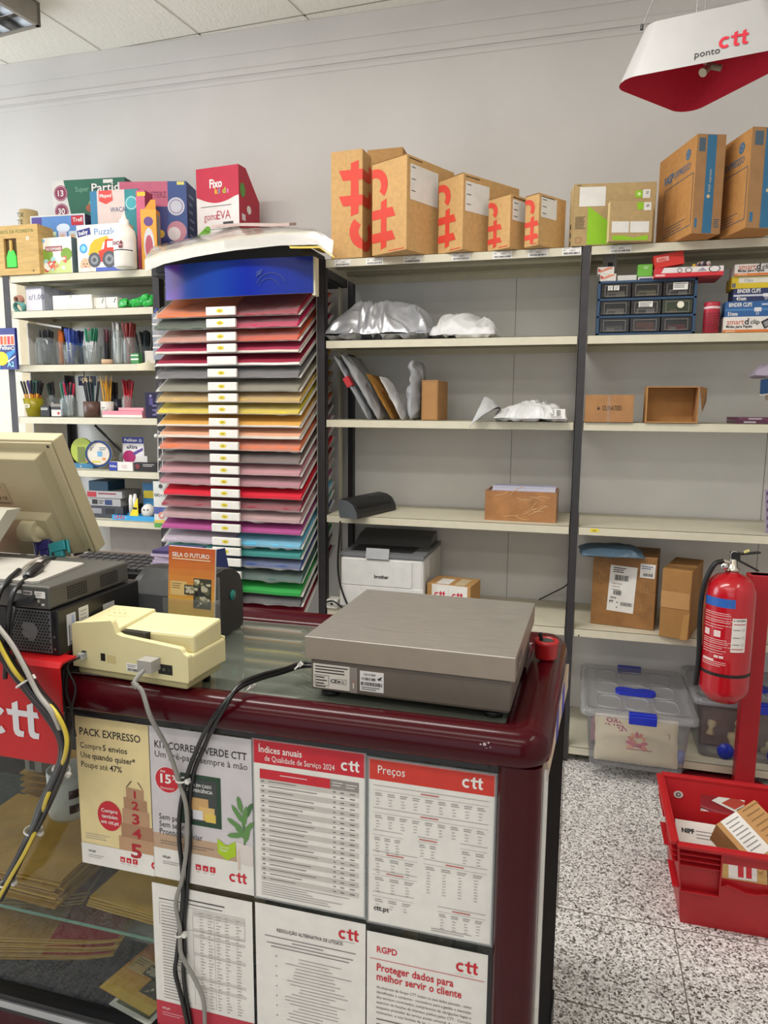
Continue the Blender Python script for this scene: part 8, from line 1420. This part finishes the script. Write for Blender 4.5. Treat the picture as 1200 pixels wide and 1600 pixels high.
for (px, py, Y, w_, an, lb) in ((40, 1066, .965, .016, .6, 'white cable tie high on the cable bundle over the red panel'), (96, 1202, 1.01, .014, -.5, 'white cable tie on the bundle just under the red panel'), (52, 1297, 1.02, .015, -.15, 'white cable tie on the bundle before the thick envelope stack'), (12, 1378, 1.02, .013, .1, 'lowest white cable tie on the bundle at the left edge')): tie(px, py, Y, w_, lb, an, .016)
for k, pts in enumerate(([(106, 1040), (104, 1080), (112, 1110), (108, 1150), (100, 1180)], [(100, 1045), (98, 1085), (104, 1120), (106, 1160)])):
    mb = MB(); mb.tube(smoothpath([at(a, b, Y=1.035) for a, b in pts], 6), .0026, CB, 6); tag(mb.build('thin_lead'), ('thin black lead hanging right of the red panel' if k == 0 else 'second thin black lead close to the red panel edge'), 'cable')
# sales desk behind the counter with keyboard and booklets
dk = thing('sales_desk', 'low dark desk behind the counter carrying the keyboard', 'desk', (-1.4, 1.9, 0)); mb = MB(); mb.box(-1.62, -1.14, 1.76, 2.10, .885, .905, M('#6a5a4c', .6)); mb.build('desk_top', dk)
for x in (-1.58, -1.20):
    for y in (1.78, 2.05): mb = MB(); mb.box(x, x+.04, y, y+.04, 0, .885, M('#3a3634', .5)); mb.build('leg', dk)
kb = thing('keyboard', 'black keyboard lying behind the mini computer', 'keyboard', (-1.25, 1.9, .9055)); F = Fr((-1.50, 1.75, .9062), (1, .04, 0), (-.04, 1, .08)); mb = MB(); mb.obox(F, 0, .46, 0, .18, 0, .018, M('#18181a', .4)); mb.build('case', kb, bevel=.004)
for j in range(5):
    for i in range(17):
        mb = MB(); mb.obox(F, .012+i*.0258, .012+i*.0258+.021, .014+j*.031, .014+j*.031+.024, .018, .026, M('#3a3a3c', .35)); mb.build('key', kb)
for k in range(5):
    F = Fr((-1.20+.006*(k % 3), 1.80, .9400+k*.0095), (1, .03*(k % 3), 0), (0, 1, 0)); mb = MB(); mb.obox(F, 0, .12, 0, .10, 0, .0085, M('#cdbfdc' if k < 4 else '#4a3f6e', .6)); mb.rect(F, .0, .002, .12, .098, M('#3f3668', .5), .0088); tag(mb.build('booklet'), 'lilac edged booklet in the pile on the keyboard', 'booklet', 'booklets on the keyboard')
mb = MB(); F = Fr((-1.045, 1.83, .9058), (.3, .9, .0), (-.25, 0, 1)); mb.obox(F, 0, .10, 0, .075, 0, .004, M('#1c2a5a', .4)); tag(mb.build('notebook'), 'dark blue notebook leaning at the right end of the keyboard', 'notebook')

# labels, screws and fittings hang below the part they sit on
def nest(root, child, host):
    kids = [o for o in bpy.data.objects if o.parent == root]; h = next((o for o in kids if o.name.split('.')[0] == host), None)
    for o in kids:
        if h and o.name.split('.')[0] == child: o.parent = h
for root, pairs in ((mo, (('screw_hole', 'bezel'), ('rating_label', 'back_cover'))), (sc, (('rating_label', 'body'), ('seal_label', 'body'), ('asset_label', 'body'), ('name_plate', 'body'))), (ext, (('inspection_label', 'cylinder'), ('safety_pin', 'valve'), ('seal', 'handle'))), (cr, (('rib', 'rim'), ('sticker', 'body'))),
                    (dv, (('port', 'body'), ('barcode_label', 'body'), ('card_slot', 'lid'), ('vent_slot', 'lid'))), (lp, (('button', 'side_cover'), ('label', 'side_cover'))), (pc, (('label', 'case'),)), (mc, (('vent', 'case'),)), (pt, (('paper_stop', 'top_cover'),)), (lu, (('louvre', 'housing'),)), (ct, (('scratch', 'rail'), ('blue_tape', 'side_panel'))), (RK, (('header_end', 'header'),))): 
    for c_, h_ in pairs: nest(root, c_, h_)
